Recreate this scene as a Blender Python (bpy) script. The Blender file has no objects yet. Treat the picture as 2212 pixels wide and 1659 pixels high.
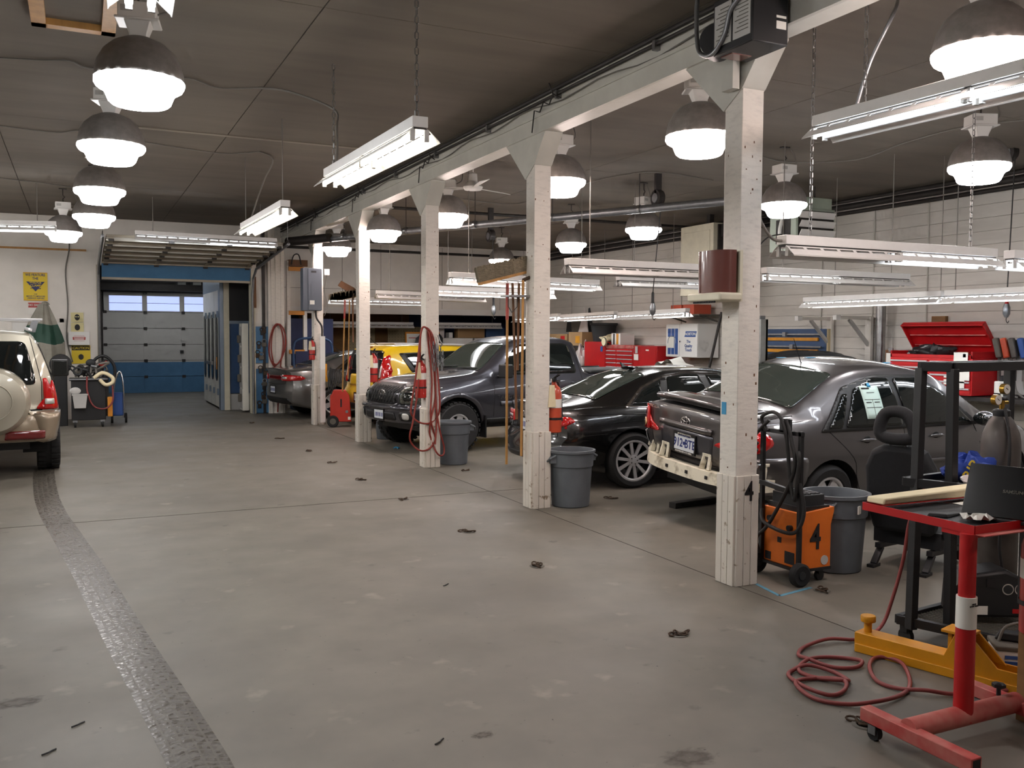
import bpy, bmesh, math, random
from mathutils import Vector, Matrix
from mathutils.bvhtree import BVHTree
random.seed(7)
S = bpy.context.scene
COL = S.collection
PI = math.pi
# ---------------------------------------------------------------- camera
CAM = Vector((0, 0, 1.8))
CR = Vector((0.9027883, -0.4300590, 0.0047515))
CU = Vector((0.0185169, 0.0499040, 0.9985824))
CF = Vector((0.4296865, 0.9014205, -0.0530161))
FPX, IW, IH = 1967.46, 2212, 1659
cd = bpy.data.cameras.new('camera'); cam = bpy.data.objects.new('camera', cd); COL.objects.link(cam)
cd.sensor_width = 36; cd.lens = 36 * FPX / IW; cd.clip_start = .05; cd.clip_end = 200
cam.matrix_world = Matrix(((CR.x, CU.x, -CF.x, CAM.x), (CR.y, CU.y, -CF.y, CAM.y), (CR.z, CU.z, -CF.z, CAM.z), (0, 0, 0, 1)))
S.camera = cam
# ---------------------------------------------------------------- world, exposure
w = bpy.data.worlds.new('world'); S.world = w; w.use_nodes = True
w.node_tree.nodes['Background'].inputs[0].default_value = (.55, .66, .85, 1)
w.node_tree.nodes['Background'].inputs[1].default_value = .35
S.view_settings.view_transform = 'Standard'; S.view_settings.look = 'None'
S.view_settings.exposure = 0.76; S.view_settings.gamma = 1; S.view_settings.use_curve_mapping = False
LAMP_E, TUBE_E = 26.0, 13.0
S.cycles.use_denoising = True; S.cycles.max_bounces = 6; S.cycles.diffuse_bounces = 3; S.cycles.glossy_bounces = 3
S.cycles.adaptive_threshold = .1; S.cycles.adaptive_min_samples = 12
S.cycles.transmission_bounces = 4; S.cycles.caustics_reflective = False; S.cycles.caustics_refractive = False
S.cycles.sample_clamp_indirect = 6; S.cycles.blur_glossy = .5


def at(x, y, X=None, Y=None, Z=None):
    """survey helper: the point of a known plane (X, Y or Z) that shows at a spot of the photograph"""
    d = CF + CR * ((x - IW / 2) / FPX) - CU * ((y - IH / 2) / FPX)
    t = X / d.x if X is not None else Y / d.y if Y is not None else (Z - 1.8) / d.z
    return CAM + d * t


# ---------------------------------------------------------------- materials
MATS = {}


def mat(name, col, rough=.5, metal=0, mott=0, scale=6, bump=0, col2=None, coat=0, emit=0, spec=.5, stretch=None, detail=3, lo=.35, hi=.7):
    if name in MATS: return MATS[name]
    m = bpy.data.materials.new(name); MATS[name] = m; m.use_nodes = True
    nt = m.node_tree; b = nt.nodes['Principled BSDF']
    c = (*col, 1)
    b.inputs['Base Color'].default_value = c; b.inputs['Roughness'].default_value = rough
    b.inputs['Metallic'].default_value = metal; b.inputs['Coat Weight'].default_value = coat
    b.inputs['Coat Roughness'].default_value = .04; b.inputs['Specular IOR Level'].default_value = spec
    if emit:
        b.inputs['Emission Color'].default_value = c; b.inputs['Emission Strength'].default_value = emit; m.cycles.emission_sampling = 'FRONT'
    if mott or bump:
        tc = nt.nodes.new('ShaderNodeTexCoord'); nz = nt.nodes.new('ShaderNodeTexNoise')
        nz.inputs['Scale'].default_value = scale; nz.inputs['Detail'].default_value = detail; nz.inputs['Roughness'].default_value = .62
        src = tc.outputs['Object']
        if stretch:
            mp = nt.nodes.new('ShaderNodeMapping'); mp.inputs['Scale'].default_value = stretch
            nt.links.new(src, mp.inputs[0]); src = mp.outputs[0]
        nt.links.new(src, nz.inputs['Vector'])
        if mott:
            rp = nt.nodes.new('ShaderNodeValToRGB'); e = rp.color_ramp.elements
            e[0].position = lo; e[1].position = hi
            e[0].color = (*(col2 or [v * (1 - mott) for v in col]), 1); e[1].color = c
            nt.links.new(nz.outputs['Fac'], rp.inputs[0]); nt.links.new(rp.outputs[0], b.inputs['Base Color'])
        if bump:
            bp = nt.nodes.new('ShaderNodeBump'); bp.inputs['Strength'].default_value = bump; bp.inputs['Distance'].default_value = .01
            nt.links.new(nz.outputs['Fac'], bp.inputs['Height']); nt.links.new(bp.outputs[0], b.inputs['Normal'])
    return m


def srgb(r, g, b): return tuple(((v / 255) / 12.92 if v <= 10 else ((v / 255 + .055) / 1.055) ** 2.4) for v in (r, g, b))


# ---------------------------------------------------------------- mesh builder
class M:
    def __init__(s): s.v = []; s.f = []; s.uv = None
    def add(s, vs, fs):
        n = len(s.v); s.v += [tuple(v) for v in vs]; s.f += [tuple(i + n for i in f) for f in fs]; return s
    def box(s, x0, x1, y0, y1, z0, z1):
        return s.add([(x, y, z) for x in (x0, x1) for y in (y0, y1) for z in (z0, z1)],
                     [(0, 1, 3, 2), (4, 6, 7, 5), (0, 4, 5, 1), (2, 3, 7, 6), (0, 2, 6, 4), (1, 5, 7, 3)])
    def cbox(s, c, sx, sy, sz): return s.box(c[0] - sx / 2, c[0] + sx / 2, c[1] - sy / 2, c[1] + sy / 2, c[2] - sz / 2, c[2] + sz / 2)
    def hexa(s, b, t):
        """b, t: four points each, bottom and top loop, counter-clockwise seen from above"""
        return s.add(list(b) + list(t), [(3, 2, 1, 0), (4, 5, 6, 7), (0, 1, 5, 4), (1, 2, 6, 5), (2, 3, 7, 6), (3, 0, 4, 7)])
    def bar(s, p, q, a, b=None, up=(0, 0, 1)):
        """square bar from p to q, section a (sideways) x b (along up)"""
        b = b or a; p, q = Vector(p), Vector(q); d = (q - p).normalized(); u = Vector(up)
        if abs(d.dot(u)) > .98: u = Vector((1, 0, 0))
        sd = d.cross(u).normalized() * a / 2; u = sd.cross(d).normalized() * b / 2
        vs = [o + k * sd + l * u for o in (p, q) for k, l in ((-1, -1), (1, -1), (1, 1), (-1, 1))]
        return s.add(vs, [(0, 1, 2, 3), (7, 6, 5, 4), (0, 4, 5, 1), (1, 5, 6, 2), (2, 6, 7, 3), (3, 7, 4, 0)])
    def tube(s, pts, r, n=8, closed=False, r2=None):
        P = [Vector(p) for p in pts]; k = len(P); rings = []; u = None
        for i, p in enumerate(P):
            a = P[i - 1] if (i or closed) else P[0]; b = P[(i + 1) % k] if (i < k - 1 or closed) else P[-1]
            d = (b - a).normalized()
            if u is None:
                u = d.orthogonal().normalized()
            u = (u - d * u.dot(d))
            u = u.normalized() if u.length > 1e-6 else d.orthogonal().normalized()
            wv = d.cross(u); rr = r if r2 is None else r + (r2 - r) * i / (k - 1)
            rings.append([p + (u * math.cos(2 * PI * j / n) + wv * math.sin(2 * PI * j / n)) * rr for j in range(n)])
        vs = [v for rg in rings for v in rg]; fs = []
        for i in range(k if closed else k - 1):
            for j in range(n):
                a, b = i * n + j, i * n + (j + 1) % n; c, d_ = ((i + 1) % k) * n + (j + 1) % n, ((i + 1) % k) * n + j
                fs.append((a, b, c, d_))
        if not closed: fs += [tuple(range(n - 1, -1, -1)), tuple(range((k - 1) * n, k * n))]
        return s.add(vs, fs)
    def lathe(s, prof, n=24, c=(0, 0, 0), ax='z', caps=True):
        """prof: (radius, height) pairs"""
        def mp(r, a, h):
            x, y = r * math.cos(a), r * math.sin(a)
            return (c[0] + x, c[1] + y, c[2] + h) if ax == 'z' else (c[0] + h, c[1] + x, c[2] + y) if ax == 'x' else (c[0] + y, c[1] + h, c[2] + x)
        vs = [mp(r, 2 * PI * j / n, h) for r, h in prof for j in range(n)]
        fs = [(i * n + j, i * n + (j + 1) % n, (i + 1) * n + (j + 1) % n, (i + 1) * n + j) for i in range(len(prof) - 1) for j in range(n)]
        if caps: fs += [tuple(range(n - 1, -1, -1)), tuple(range((len(prof) - 1) * n, len(prof) * n))]
        return s.add(vs, fs)
    def cyl(s, p, q, r, n=12, r2=None): return s.tube([p, q], r, n, r2=r2)
    def prism(s, poly, a, b, ax='y'):
        """poly in the two other axes (xz for y, xy for z, yz for x), from a to b along ax"""
        n = len(poly); mp = {'y': lambda p, h: (p[0], h, p[1]), 'z': lambda p, h: (p[0], p[1], h), 'x': lambda p, h: (h, p[0], p[1])}[ax]
        vs = [mp(p, a) for p in poly] + [mp(p, b) for p in poly]
        return s.add(vs, [tuple(range(n - 1, -1, -1)), tuple(range(n, 2 * n))] + [(i, (i + 1) % n, n + (i + 1) % n, n + i) for i in range(n)])
    def ball(s, c, rx, ry=None, rz=None, n=12, m=8):
        ry = ry or rx; rz = rz or rx
        prof = [(math.sin(PI * i / m), -math.cos(PI * i / m)) for i in range(m + 1)]
        prof[0] = (.02, -1); prof[-1] = (.02, 1)
        t = M().lathe(prof, n); return s.add([(c[0] + x * rx, c[1] + y * ry, c[2] + z * rz) for x, y, z in t.v], t.f)
    def grid(s, fn, nu, nv):
        vs = [fn(i / nu, j / nv) for i in range(nu + 1) for j in range(nv + 1)]
        return s.add(vs, [(i * (nv + 1) + j, (i + 1) * (nv + 1) + j, (i + 1) * (nv + 1) + j + 1, i * (nv + 1) + j + 1) for i in range(nu) for j in range(nv)])
    def xf(s, mtx):
        s.v = [tuple(mtx @ Vector(v)) for v in s.v]; return s
    def move(s, x, y, z): return s.xf(Matrix.Translation((x, y, z)))
    def rz(s, a): return s.xf(Matrix.Rotation(a, 4, 'Z'))
    def join(s, o): return s.add(o.v, o.f)
    def mesh(s, name):
        me = bpy.data.meshes.new(name); me.from_pydata(s.v, [], s.f); me.validate()
        bm = bmesh.new(); bm.from_mesh(me); bmesh.ops.recalc_face_normals(bm, faces=bm.faces); bm.to_mesh(me); bm.free()
        return me


def tag(o, label=None, cat=None, group=None, kind=None):
    if label: o['label'] = label
    if cat: o['category'] = cat
    if group: o['group'] = group
    if kind: o['kind'] = kind
    return o


def ob(name, m, mt, parent=None, smooth=None, bevel=0, loc=None, rot=None, label=None, segs=2):
    me = m.mesh(name) if isinstance(m, M) else m
    if mt is not None and not me.materials: me.materials.append(MATS[mt] if isinstance(mt, str) else mt)
    o = bpy.data.objects.new(name, me); COL.objects.link(o)
    if parent: o.parent = parent
    if loc: o.location = loc
    if rot: o.rotation_euler = rot
    if label: o['label'] = label
    if smooth or bevel:
        me.polygons.foreach_set('use_smooth', [True] * len(me.polygons)); me.set_sharp_from_angle(angle=math.radians(smooth or 35))
    if bevel:
        b = o.modifiers.new('edge', 'BEVEL'); b.width = bevel; b.segments = segs; b.limit_method = 'ANGLE'; b.angle_limit = math.radians(40)
        b.harden_normals = False
    return o


def thing(name, label, cat, loc=(0, 0, 0), rz=0, group=None):
    o = bpy.data.objects.new(name, None); COL.objects.link(o); o.empty_display_size = .1
    o.location = loc; o.rotation_euler = (0, 0, rz); return tag(o, label, cat, group)


def one(name, m, mt, label, cat, group=None, **k): return tag(ob(name, m, mt, **k), label, cat, group)


def struct(name, m, mt, parent=None, **k):
    o = ob(name, m, mt, parent, **k)
    if not parent: o['kind'] = 'structure'
    return o


def copy_tree(o, parent=None):
    c = o.copy(); COL.objects.link(c); c.parent = parent
    for ch in list(o.children): copy_tree(ch, c)
    return c


def text(name, body, size, mt, parent, loc, rot, ext=.0008, align='CENTER', sx=1, label=None):
    c = bpy.data.curves.new(name, 'FONT'); c.body = body; c.size = size; c.extrude = ext; c.align_x = align; c.align_y = 'CENTER'
    c.resolution_u = 2; c.offset = size * .018
    c.materials.append(MATS[mt]); o = bpy.data.objects.new(name, c); COL.objects.link(o); o.parent = parent; o.location = loc; o.rotation_euler = rot
    o.scale = (sx, 1, 1)
    if label: o['label'] = label
    me = bpy.data.meshes.new_from_object(o); n = o.name; pr = o.parent; mw = (o.location.copy(), o.rotation_euler.copy(), o.scale.copy())
    bpy.data.objects.remove(o); q = bpy.data.objects.new(name, me); COL.objects.link(q); q.parent = pr; q.location, q.rotation_euler, q.scale = mw
    if label: q['label'] = label
    return q


def spline(pts, n=6, closed=False):
    P = [Vector(p) for p in pts]; k = len(P); out = []
    for i in range(k if closed else k - 1):
        p0 = P[i - 1] if (i or closed) else P[0]; p1 = P[i]; p2 = P[(i + 1) % k]; p3 = P[(i + 2) % k] if (i + 2 < k or closed) else P[-1]
        for j in range(n):
            t = j / n
            out.append(.5 * ((2 * p1) + (p2 - p0) * t + (2 * p0 - 5 * p1 + 4 * p2 - p3) * t * t + (3 * p1 - p0 - 3 * p2 + p3) * t ** 3))
    if not closed: out.append(P[-1])
    return out


FRONT = (PI / 2, 0, 0)          # text that faces -Y
LEFTW = (PI / 2, 0, -PI / 2)    # text that faces -X
# ---------------------------------------------------------------- material palette
mat('concrete', srgb(114, 108, 98), .62, mott=.28, scale=2.4, col2=srgb(102, 97, 88), lo=.3, hi=.72)
mat('joint', srgb(22, 19, 16), .95)
mat('white_wall', srgb(232, 227, 219), .6, mott=.1, scale=2.2, lo=.25, hi=.6)
mat('block_paint', srgb(216, 211, 203), .65, mott=.1, scale=3, stretch=(1, .5, 3), lo=.25, hi=.6)
mat('mortar', srgb(150, 144, 136), .9)
mat('ceiling_board', srgb(112, 103, 92), .85, mott=.22, scale=.9, stretch=(.5, 2.5, 1), lo=.3, hi=.65)
mat('batten_grey', srgb(136, 128, 116), .8)
mat('ceiling_gap', srgb(30, 26, 22), .9)
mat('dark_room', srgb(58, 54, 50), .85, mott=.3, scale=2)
mat('brown_ply', srgb(150, 112, 70), .75, mott=.3, scale=2, stretch=(1, 1, 5))
mat('peg_cream', srgb(196, 180, 142), .7)
mat('navy', srgb(38, 46, 86), .65, mott=.2, scale=2)
mat('post_paint', srgb(226, 220, 211), .62, mott=.14, scale=9, bump=.35, stretch=(1.2, 1.2, 4), lo=.28, hi=.5)
mat('post_wear', srgb(220, 213, 202), .7, mott=.75, scale=14, bump=.3, col2=srgb(150, 132, 112), lo=.30, hi=.38)
mat('beam_paint', srgb(205, 203, 194), .5, mott=.12, scale=3)
mat('steel', srgb(165, 165, 165), .32, 1, mott=.25, scale=8)
mat('galv', srgb(150, 152, 155), .42, .85, mott=.2, scale=14)
mat('dark_pipe', srgb(52, 48, 46), .55, .3, mott=.3, scale=6)
mat('black', srgb(24, 24, 26), .5)
mat('rubber', srgb(26, 26, 27), .75, mott=.2, scale=20)
mat('black_gloss', srgb(14, 14, 16), .18)
mat('white_enamel', srgb(232, 230, 226), .35)
mat('cream_enamel', srgb(226, 219, 196), .45, mott=.12, scale=5)
mat('blue_paint', srgb(74, 122, 163), .55, mott=.18, scale=3)
mat('door_grey', srgb(190, 188, 184), .55, mott=.1, scale=2)
mat('door_back', srgb(176, 167, 150), .6, mott=.15, scale=2)
mat('booth_white', srgb(232, 230, 220), .4, mott=.1, scale=2)
mat('booth_blue', srgb(52, 82, 124), .45, mott=.15, scale=2)
mat('booth_steel', srgb(128, 143, 158), .4, .5)
mat('daylight', (.50, .60, .95), .4, emit=.55)
mat('wood', srgb(190, 140, 78), .55, mott=.25, scale=10, stretch=(1, 1, .15))
mat('wood_dark', srgb(120, 78, 44), .6, mott=.3, scale=9, stretch=(1, 1, .15))
mat('red_hose', srgb(138, 52, 42), .55)
mat('cable', srgb(34, 32, 32), .6)
mat('cable_grey', srgb(120, 116, 110), .6)
mat('orange_rack', srgb(214, 138, 38), .5)
mat('ink', srgb(26, 24, 26), .6)
mat('paper', srgb(232, 230, 222), .7)

YW, YB, XR, ZC = 21.2, 23.6, 12.35, 4.25     # aisle end wall, bay end wall, block wall, ceiling
XP = 4.34                                    # line of posts
# ---------------------------------------------------------------- floor: slabs with saw-cut joints
floor = struct('floor', M().box(-5, 12.6, -4, 31, -.2, -.003), 'joint')
fx = [-5, 4.27, 12.6]; fy = [-4, 9.55, 21.2, 31]
for i in range(2):
    for j in range(3):
        ob('slab', M().box(fx[i] + .006, fx[i + 1] - .006, fy[j] + .01, fy[j + 1] - .01, -.0029, 0), 'concrete', floor)
# floor shader: dust, stains, specks
nt = MATS['concrete'].node_tree; bsdf = nt.nodes['Principled BSDF']; rp = nt.nodes['Color Ramp']
geo = nt.nodes.new('ShaderNodeNewGeometry')
for n_ in nt.nodes:
    if n_.type == 'TEX_NOISE': nt.links.new(geo.outputs['Position'], n_.inputs['Vector'])
def _noise(scale, detail, lo, hi):
    z = nt.nodes.new('ShaderNodeTexNoise'); z.inputs['Scale'].default_value = scale; z.inputs['Detail'].default_value = detail
    nt.links.new(geo.outputs['Position'], z.inputs['Vector'])
    r = nt.nodes.new('ShaderNodeMapRange'); r.inputs[1].default_value = lo; r.inputs[2].default_value = hi
    nt.links.new(z.outputs['Fac'], r.inputs[0]); return r.outputs[0]
def _mix(a, b, fac):
    x = nt.nodes.new('ShaderNodeMix'); x.data_type = 'RGBA'; nt.links.new(fac, x.inputs[0]); nt.links.new(a, x.inputs[6])
    x.inputs[7].default_value = (*b, 1); return x.outputs[2]
c_ = _mix(rp.outputs[0], srgb(96, 91, 83), _noise(.55, 3, .52, .8))
c_ = _mix(c_, srgb(84, 78, 70), _noise(5.5, 5, .66, .76))
c_ = _mix(c_, srgb(142, 135, 123), _noise(3.1, 4, .64, .8))
c_ = _mix(c_, srgb(66, 60, 54), _noise(38, 1, .76, .8))
nt.links.new(c_, bsdf.inputs['Base Color'])
rr = nt.nodes.new('ShaderNodeMapRange'); rr.inputs[3].default_value = .5; rr.inputs[4].default_value = .62
nt.links.new(_noise(1.3, 2, .3, .7), rr.inputs[0]); nt.links.new(rr.outputs[0], bsdf.inputs['Roughness'])
# ---------------------------------------------------------------- ceiling
ceil = struct('ceiling', M().box(-5, 12.6, -4, 23.9, ZC, ZC + .2), 'ceiling_gap')
cx = [-5, -3.3, -.8, 1.7, 4.2, 6.8, 9.4, 12.6]; cy = [-4, 2, 6.85, 11.7, 16.55, 21.2, 23.9]
for i in range(7):
    for j in range(6):
        ob('ceiling_panel', M().box(cx[i] + .005, cx[i + 1] - .005, cy[j] + .003, cy[j + 1] - .003, ZC - .02, ZC + .05), 'ceiling_board', ceil)
ob('batten', M().box(.5, 4.15, 11.66, 11.74, ZC - .03, ZC - .018), 'batten_grey', ceil)
# ---------------------------------------------------------------- walls
struct('wall_left', M().box(-5.2, -5, -4, YW, 0, ZC), 'white_wall')
struct('wall_front', M().box(-5, 12.6, -4.2, -4, 0, ZC), 'white_wall')
OX0, OX1, OZ = .43, 3.58, 3.25
struct('wall_back', M().box(-5, OX0, YW, YW + .25, 0, ZC), 'white_wall')
hd = struct('wall_header', M().box(OX0, OX1, YW, YW + .25, OZ, ZC), 'white_wall')
struct('wall_pier', M().box(OX1, 4.2, YW, YW + .25, 0, ZC), 'white_wall')
struct('wall_return', M().box(4.0, 4.2, YW + .25, 30, 0, ZC), 'white_wall')
wb = struct('wall_bay', M().box(4.2, XR + .2, YB, YB + .2, 2.36, ZC), 'white_wall')
ob('corner_pier', M().box(11.7, XR, YB, YB + .2, 0, 2.36), 'white_wall', wb)
ob('side_pier', M().box(4.2, 4.9, YB, YB + .2, 0, 2.36), 'white_wall', wb)
ob('shelf_lip', M().box(4.9, 11.7, YB - .04, YB, 2.36, 2.52), 'white_enamel', wb)
for x_ in (5.6, 7.35, 9.1, 10.85): ob('panel_joint', M().box(x_ - .006, x_ + .006, YB - .004, YB, 2.5, 4.2), 'mortar', wb)
ob('panel_joint', M().box(4.2, XR, YB - .004, YB, 3.0, 3.012), 'mortar', wb)
# store room behind the bay opening
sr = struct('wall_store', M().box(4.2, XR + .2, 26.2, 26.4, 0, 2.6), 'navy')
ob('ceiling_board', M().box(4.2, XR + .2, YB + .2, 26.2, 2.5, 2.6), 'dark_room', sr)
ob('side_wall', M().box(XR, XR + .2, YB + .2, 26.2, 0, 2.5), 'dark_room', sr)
ob('plywood_sheet', M().box(5.7, 9.0, 26.16, 26.2, .3, 2.1), 'brown_ply', sr)
ob('top_fascia', M().box(5.7, 9.0, 26.1, 26.2, 2.1, 2.5), 'wood_dark', sr)
def peg(x0, x1, z0, z1):
    p = ob('pegboard', M().box(x0, x1, 26.13, 26.16, z0, z1), 'peg_cream', sr)
    h = M(); nx, nz = int((x1 - x0) / .09), int((z1 - z0) / .09)
    for i in range(nx):
        for j in range(nz): h.cbox((x0 + .05 + i * .09, 26.129, z0 + .05 + j * .09), .016, .004, .016)
    ob('peg_hole', h, 'ink', p)['kind'] = 'stuff'
peg(7.15, 7.95, 1.2, 2.05); peg(8.35, 9.55, 1.15, 2.05)
# block wall: one course per joint that shows
wr = struct('wall_right', M().box(XR + .02, XR + .25, -4, YB, 0, ZC), 'mortar')
for k in range(21):
    ob('block_course', M().box(XR, XR + .05, -4, YB, k * .2 + .005, min(ZC, k * .2 + .2)), 'block_paint', wr)
for y_ in (6.9, 8.6, 10.4, 11.5, 12.7, 15.0, 17.0):
    ob('conduit', M().cyl((XR - .02, y_, .4 if y_ != 15 else 1.4), (XR - .02, y_, 4.0), .012, 8), 'beam_paint', wr)
# ---------------------------------------------------------------- room beyond the aisle opening
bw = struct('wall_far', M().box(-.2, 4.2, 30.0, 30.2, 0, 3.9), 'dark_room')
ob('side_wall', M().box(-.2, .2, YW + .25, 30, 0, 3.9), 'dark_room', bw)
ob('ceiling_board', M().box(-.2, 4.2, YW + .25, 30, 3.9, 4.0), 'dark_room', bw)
ob('header_beam', M().box(.2, 4.0, 29.5, 29.7, 3.1, 3.3), 'dark_pipe', bw)
ob('cross_pipe', M().cyl((.2, 29.0, 3.35), (4.0, 29.0, 3.42), .05), 'dark_pipe', bw)
for x_ in (2.75, 3.2):
    fr = ob('high_frame', M().box(x_, x_ + .36, 29.85, 29.98, 3.2, 3.6), 'black', bw)
    ob('high_pane', M().box(x_ + .06, x_ + .3, 29.83, 29.85, 3.26, 3.54), 'door_grey', fr)
# far sectional door
d1 = tag(bpy.data.objects.new('door_1', None), kind='structure'); COL.objects.link(d1); d1.location = (0, 29.93, 0)
zs = [0, .5, .99, 1.48, 1.97, 2.46, 3.05]; X0, X1 = .72, 4.0
for k in range(6):
    if k == 5: break
    z0, z1 = zs[k] + .006, zs[k + 1] - .006
    if k == 1:
        s_ = ob('door_section', M().box(X0, X1, -.05, 0, z0, .94), 'blue_paint', d1); ob('upper_band', M().box(X0, X1, -.05, 0, .94, z1), 'door_grey', s_)
    else: s_ = ob('door_section', M().box(X0, X1, -.05, 0, z0, z1), 'blue_paint' if k < 1 else 'door_grey', d1)
    for x_ in (X0 + .02, 1.86, 2.95):
        ob('stile', M().box(x_ - .05, x_ + .05, -.062, -.05, z0, z1 if k != 1 else .94), 'blue_paint' if k < 2 else 'door_grey', s_)
        ob('hinge', M().box(x_ - .04, x_ + .06, -.085, -.06, z1 - .04, z1 + .04), 'dark_pipe', s_)
top = ob('door_section', M().box(X0, X1, -.05, 0, 2.95, 3.05).box(X0, X1, -.05, 0, 2.466, 2.5).box(X0, .87, -.05, 0, 2.5, 2.95).box(1.79, 1.93, -.05, 0, 2.5, 2.95).box(2.86, 3.0, -.05, 0, 2.5, 2.95), 'door_grey', d1)
for a_, b_ in ((.87, 1.79), (1.93, 2.86), (3.0, 4.0)):
    g_ = ob('window_pane', M().box(a_, b_, -.03, -.02, 2.5, 2.95), 'daylight', top)
    ob('glazing_bar', M().box(a_, b_, -.035, -.03, 2.725, 2.737), 'dark_pipe', g_)
ob('door_track', M().box(X0 - .12, X0 - .03, -.15, -.03, 0, 3.1).box(X0 - .12, X1, -.2, -.05, 3.06, 3.14), 'dark_pipe', d1)
ob('latch', M().box(1.82, 1.92, -.16, -.05, 3.0, 3.12).box(2.86, 2.96, -.09, -.05, 1.2, 1.3), 'black', d1)
# ---------------------------------------------------------------- spray booth beside the far door
bo = thing('spray_booth', 'white and blue spray booth with slotted window doors inside the far room', 'spray booth', (3.05, 22.4, 0))
ob('shell', M().box(.06, .94, .1, 3.25, 0, 3.3), 'booth_steel', bo, bevel=.01)
ob('door_header', M().box(0, .06, .25, 3.25, 2.85, 3.3), 'booth_steel', bo)
for k in range(4):
    y0, y1 = .28 + k * .72, .28 + k * .72 + .70
    lf = ob('door_leaf', M().box(-.01, .05, y0, y1, .05, 2.85), 'booth_white', bo, bevel=.006)
    win = [(y0 + .35 + .15 * math.cos(a) * 1, 1.48 + (.62 if math.sin(a) > 0 else -.62) + .15 * math.sin(a)) for a in [PI * 2 * i / 20 for i in range(20)]]
    ob('window_frame', M().prism([(y0 + .35 + (p[0] - y0 - .35) * 1.28, 1.48 + (p[1] - 1.48) * 1.05) for p in win], -.022, -.008, 'x'), 'black', lf)
    ob('window_glass', M().prism(win, -.028, -.02, 'x'), 'black_gloss', lf)
    ob('door_hinge', M().box(-.05, 0, y0 - .03, y0 + .05, .35, .5).box(-.05, 0, y0 - .03, y0 + .05, 2.2, 2.35), 'booth_steel', lf)
ob('push_bar', M().box(-.09, -.05, 1.15, 2.1, 1.05, 1.12).box(-.06, 0, 1.2, 1.28, 1.04, 1.13).box(-.06, 0, 1.95, 2.03, 1.04, 1.13), 'steel', bo)
ob('notice', M().box(-.035, -.028, .45, .58, .95, 1.25), 'orange_rack', bo)
ob('corner_post', M().box(-.02, .07, -.03, .24, 0, 3.3), 'booth_steel', bo, bevel=.006)
ob('front_post', M().box(.07, .2, -.03, .12, 0, 3.3), 'cream_enamel', bo, bevel=.006)
ob('kick_panel', M().box(.2, .94, .03, .1, 0, .38), 'door_grey', bo)
ob('blue_panel', M().box(.2, .94, .03, .1, .4, 2.05), 'booth_blue', bo)
ob('dark_void', M().box(.2, .94, .04, .1, 2.12, 3.3), 'black', bo)  # black sheet painted as the dark of the void above the blue panel
ob('panel_cap', M().box(.2, .94, 0, .1, 2.05, 2.12), 'booth_steel', bo)
# ---------------------------------------------------------------- jambs, pilaster, wall trims
struct('trim_1', M().box(OX0 - .05, OX0 + .02, YW - .06, YW + .25, 0, OZ), 'door_back')
struct('trim_2', M().box(OX1 - .03, OX1 + .06, YW - .06, YW + .25, 0, OZ), 'cream_enamel')
pl = struct('trim_3', M().box(3.92, 4.28, YW - .1, YW + .3, 0, ZC), 'post_paint')
ob('corner_board', M().box(3.8, 3.86, YW - .06, YW, 0, ZC), 'dark_pipe', pl)
for x_ in (3.98, 4.08, 4.2): ob('board_edge', M().box(x_, x_ + .025, YW - .125, YW - .1, 0, ZC), 'post_paint', pl)
ob('wood_strip', M().box(-5, .2, YW - .02, YW, 3.52, 3.56), 'wood', bpy.data.objects['wall_back'])
ob('blue_dado', M().box(3.62, 3.92, YW - .012, YW, 0, 1.02), 'blue_paint', bpy.data.objects['wall_pier'])
# ---------------------------------------------------------------- white door in the end wall behind the off-roader
d2 = tag(bpy.data.objects.new('door_2', None), kind='structure'); COL.objects.link(d2); d2.location = (-.75, YW, 0)
ob('door_leaf', M().box(-.45, .42, -.03, 0, 0, 2.03), 'white_enamel', d2)
ob('door_casing', M().box(-.53, -.45, -.05, 0, 0, 2.11).box(.42, .5, -.05, 0, 0, 2.11).box(-.53, .5, -.05, 0, 2.03, 2.11), 'white_wall', d2)
for x_, z0_, z1_ in ((-.33, 1.15, 1.85), (.06, 1.15, 1.85), (-.33, .2, 1.0), (.06, .2, 1.0)):
    ob('door_panel', M().box(x_, x_ + .28, -.042, -.03, z0_, z1_), 'white_enamel', d2, bevel=.008)
# ---------------------------------------------------------------- posts and beam
beam = struct('beam', M().box(XP - .095, XP + .095, -4, YW, 3.84, ZC - .02), 'beam_paint', bevel=.01)
ob('lower_fascia', M().prism([(XP - .12, 3.84), (XP - .12, 4.0), (XP - .095, 4.03), (XP - .095, 3.835)], -4, YW, 'y'), 'beam_paint', beam)
ob('reflector_lip', M().box(XP - .135, XP - .09, -4, YW, 3.99, 4.02), 'beam_paint', beam)
ob('beam_conduit', M().cyl((XP - .125, -4, 4.13), (XP - .125, YW, 4.13), .016), 'dark_pipe', beam)
ob('beam_conduit', M().cyl((XP - .12, -4, 4.19), (XP - .12, YW, 4.19), .02), 'dark_pipe', beam)
for k in range(9):
    y_ = 6.2 + k * 1.65
    ob('saddle_clip', M().box(XP - .15, XP - .09, y_ - .02, y_ + .02, 4.08, 4.16), 'steel', beam)
sagw = []
for k in range(60):
    y_ = 2 + k * .32; sagw.append((XP - .115, y_, 4.07 + .025 * math.sin(k * 1.3) + .02 * math.sin(k * .37)))
ob('loose_wire', M().tube(sagw, .006, 5), 'cable_grey', beam)
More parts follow.
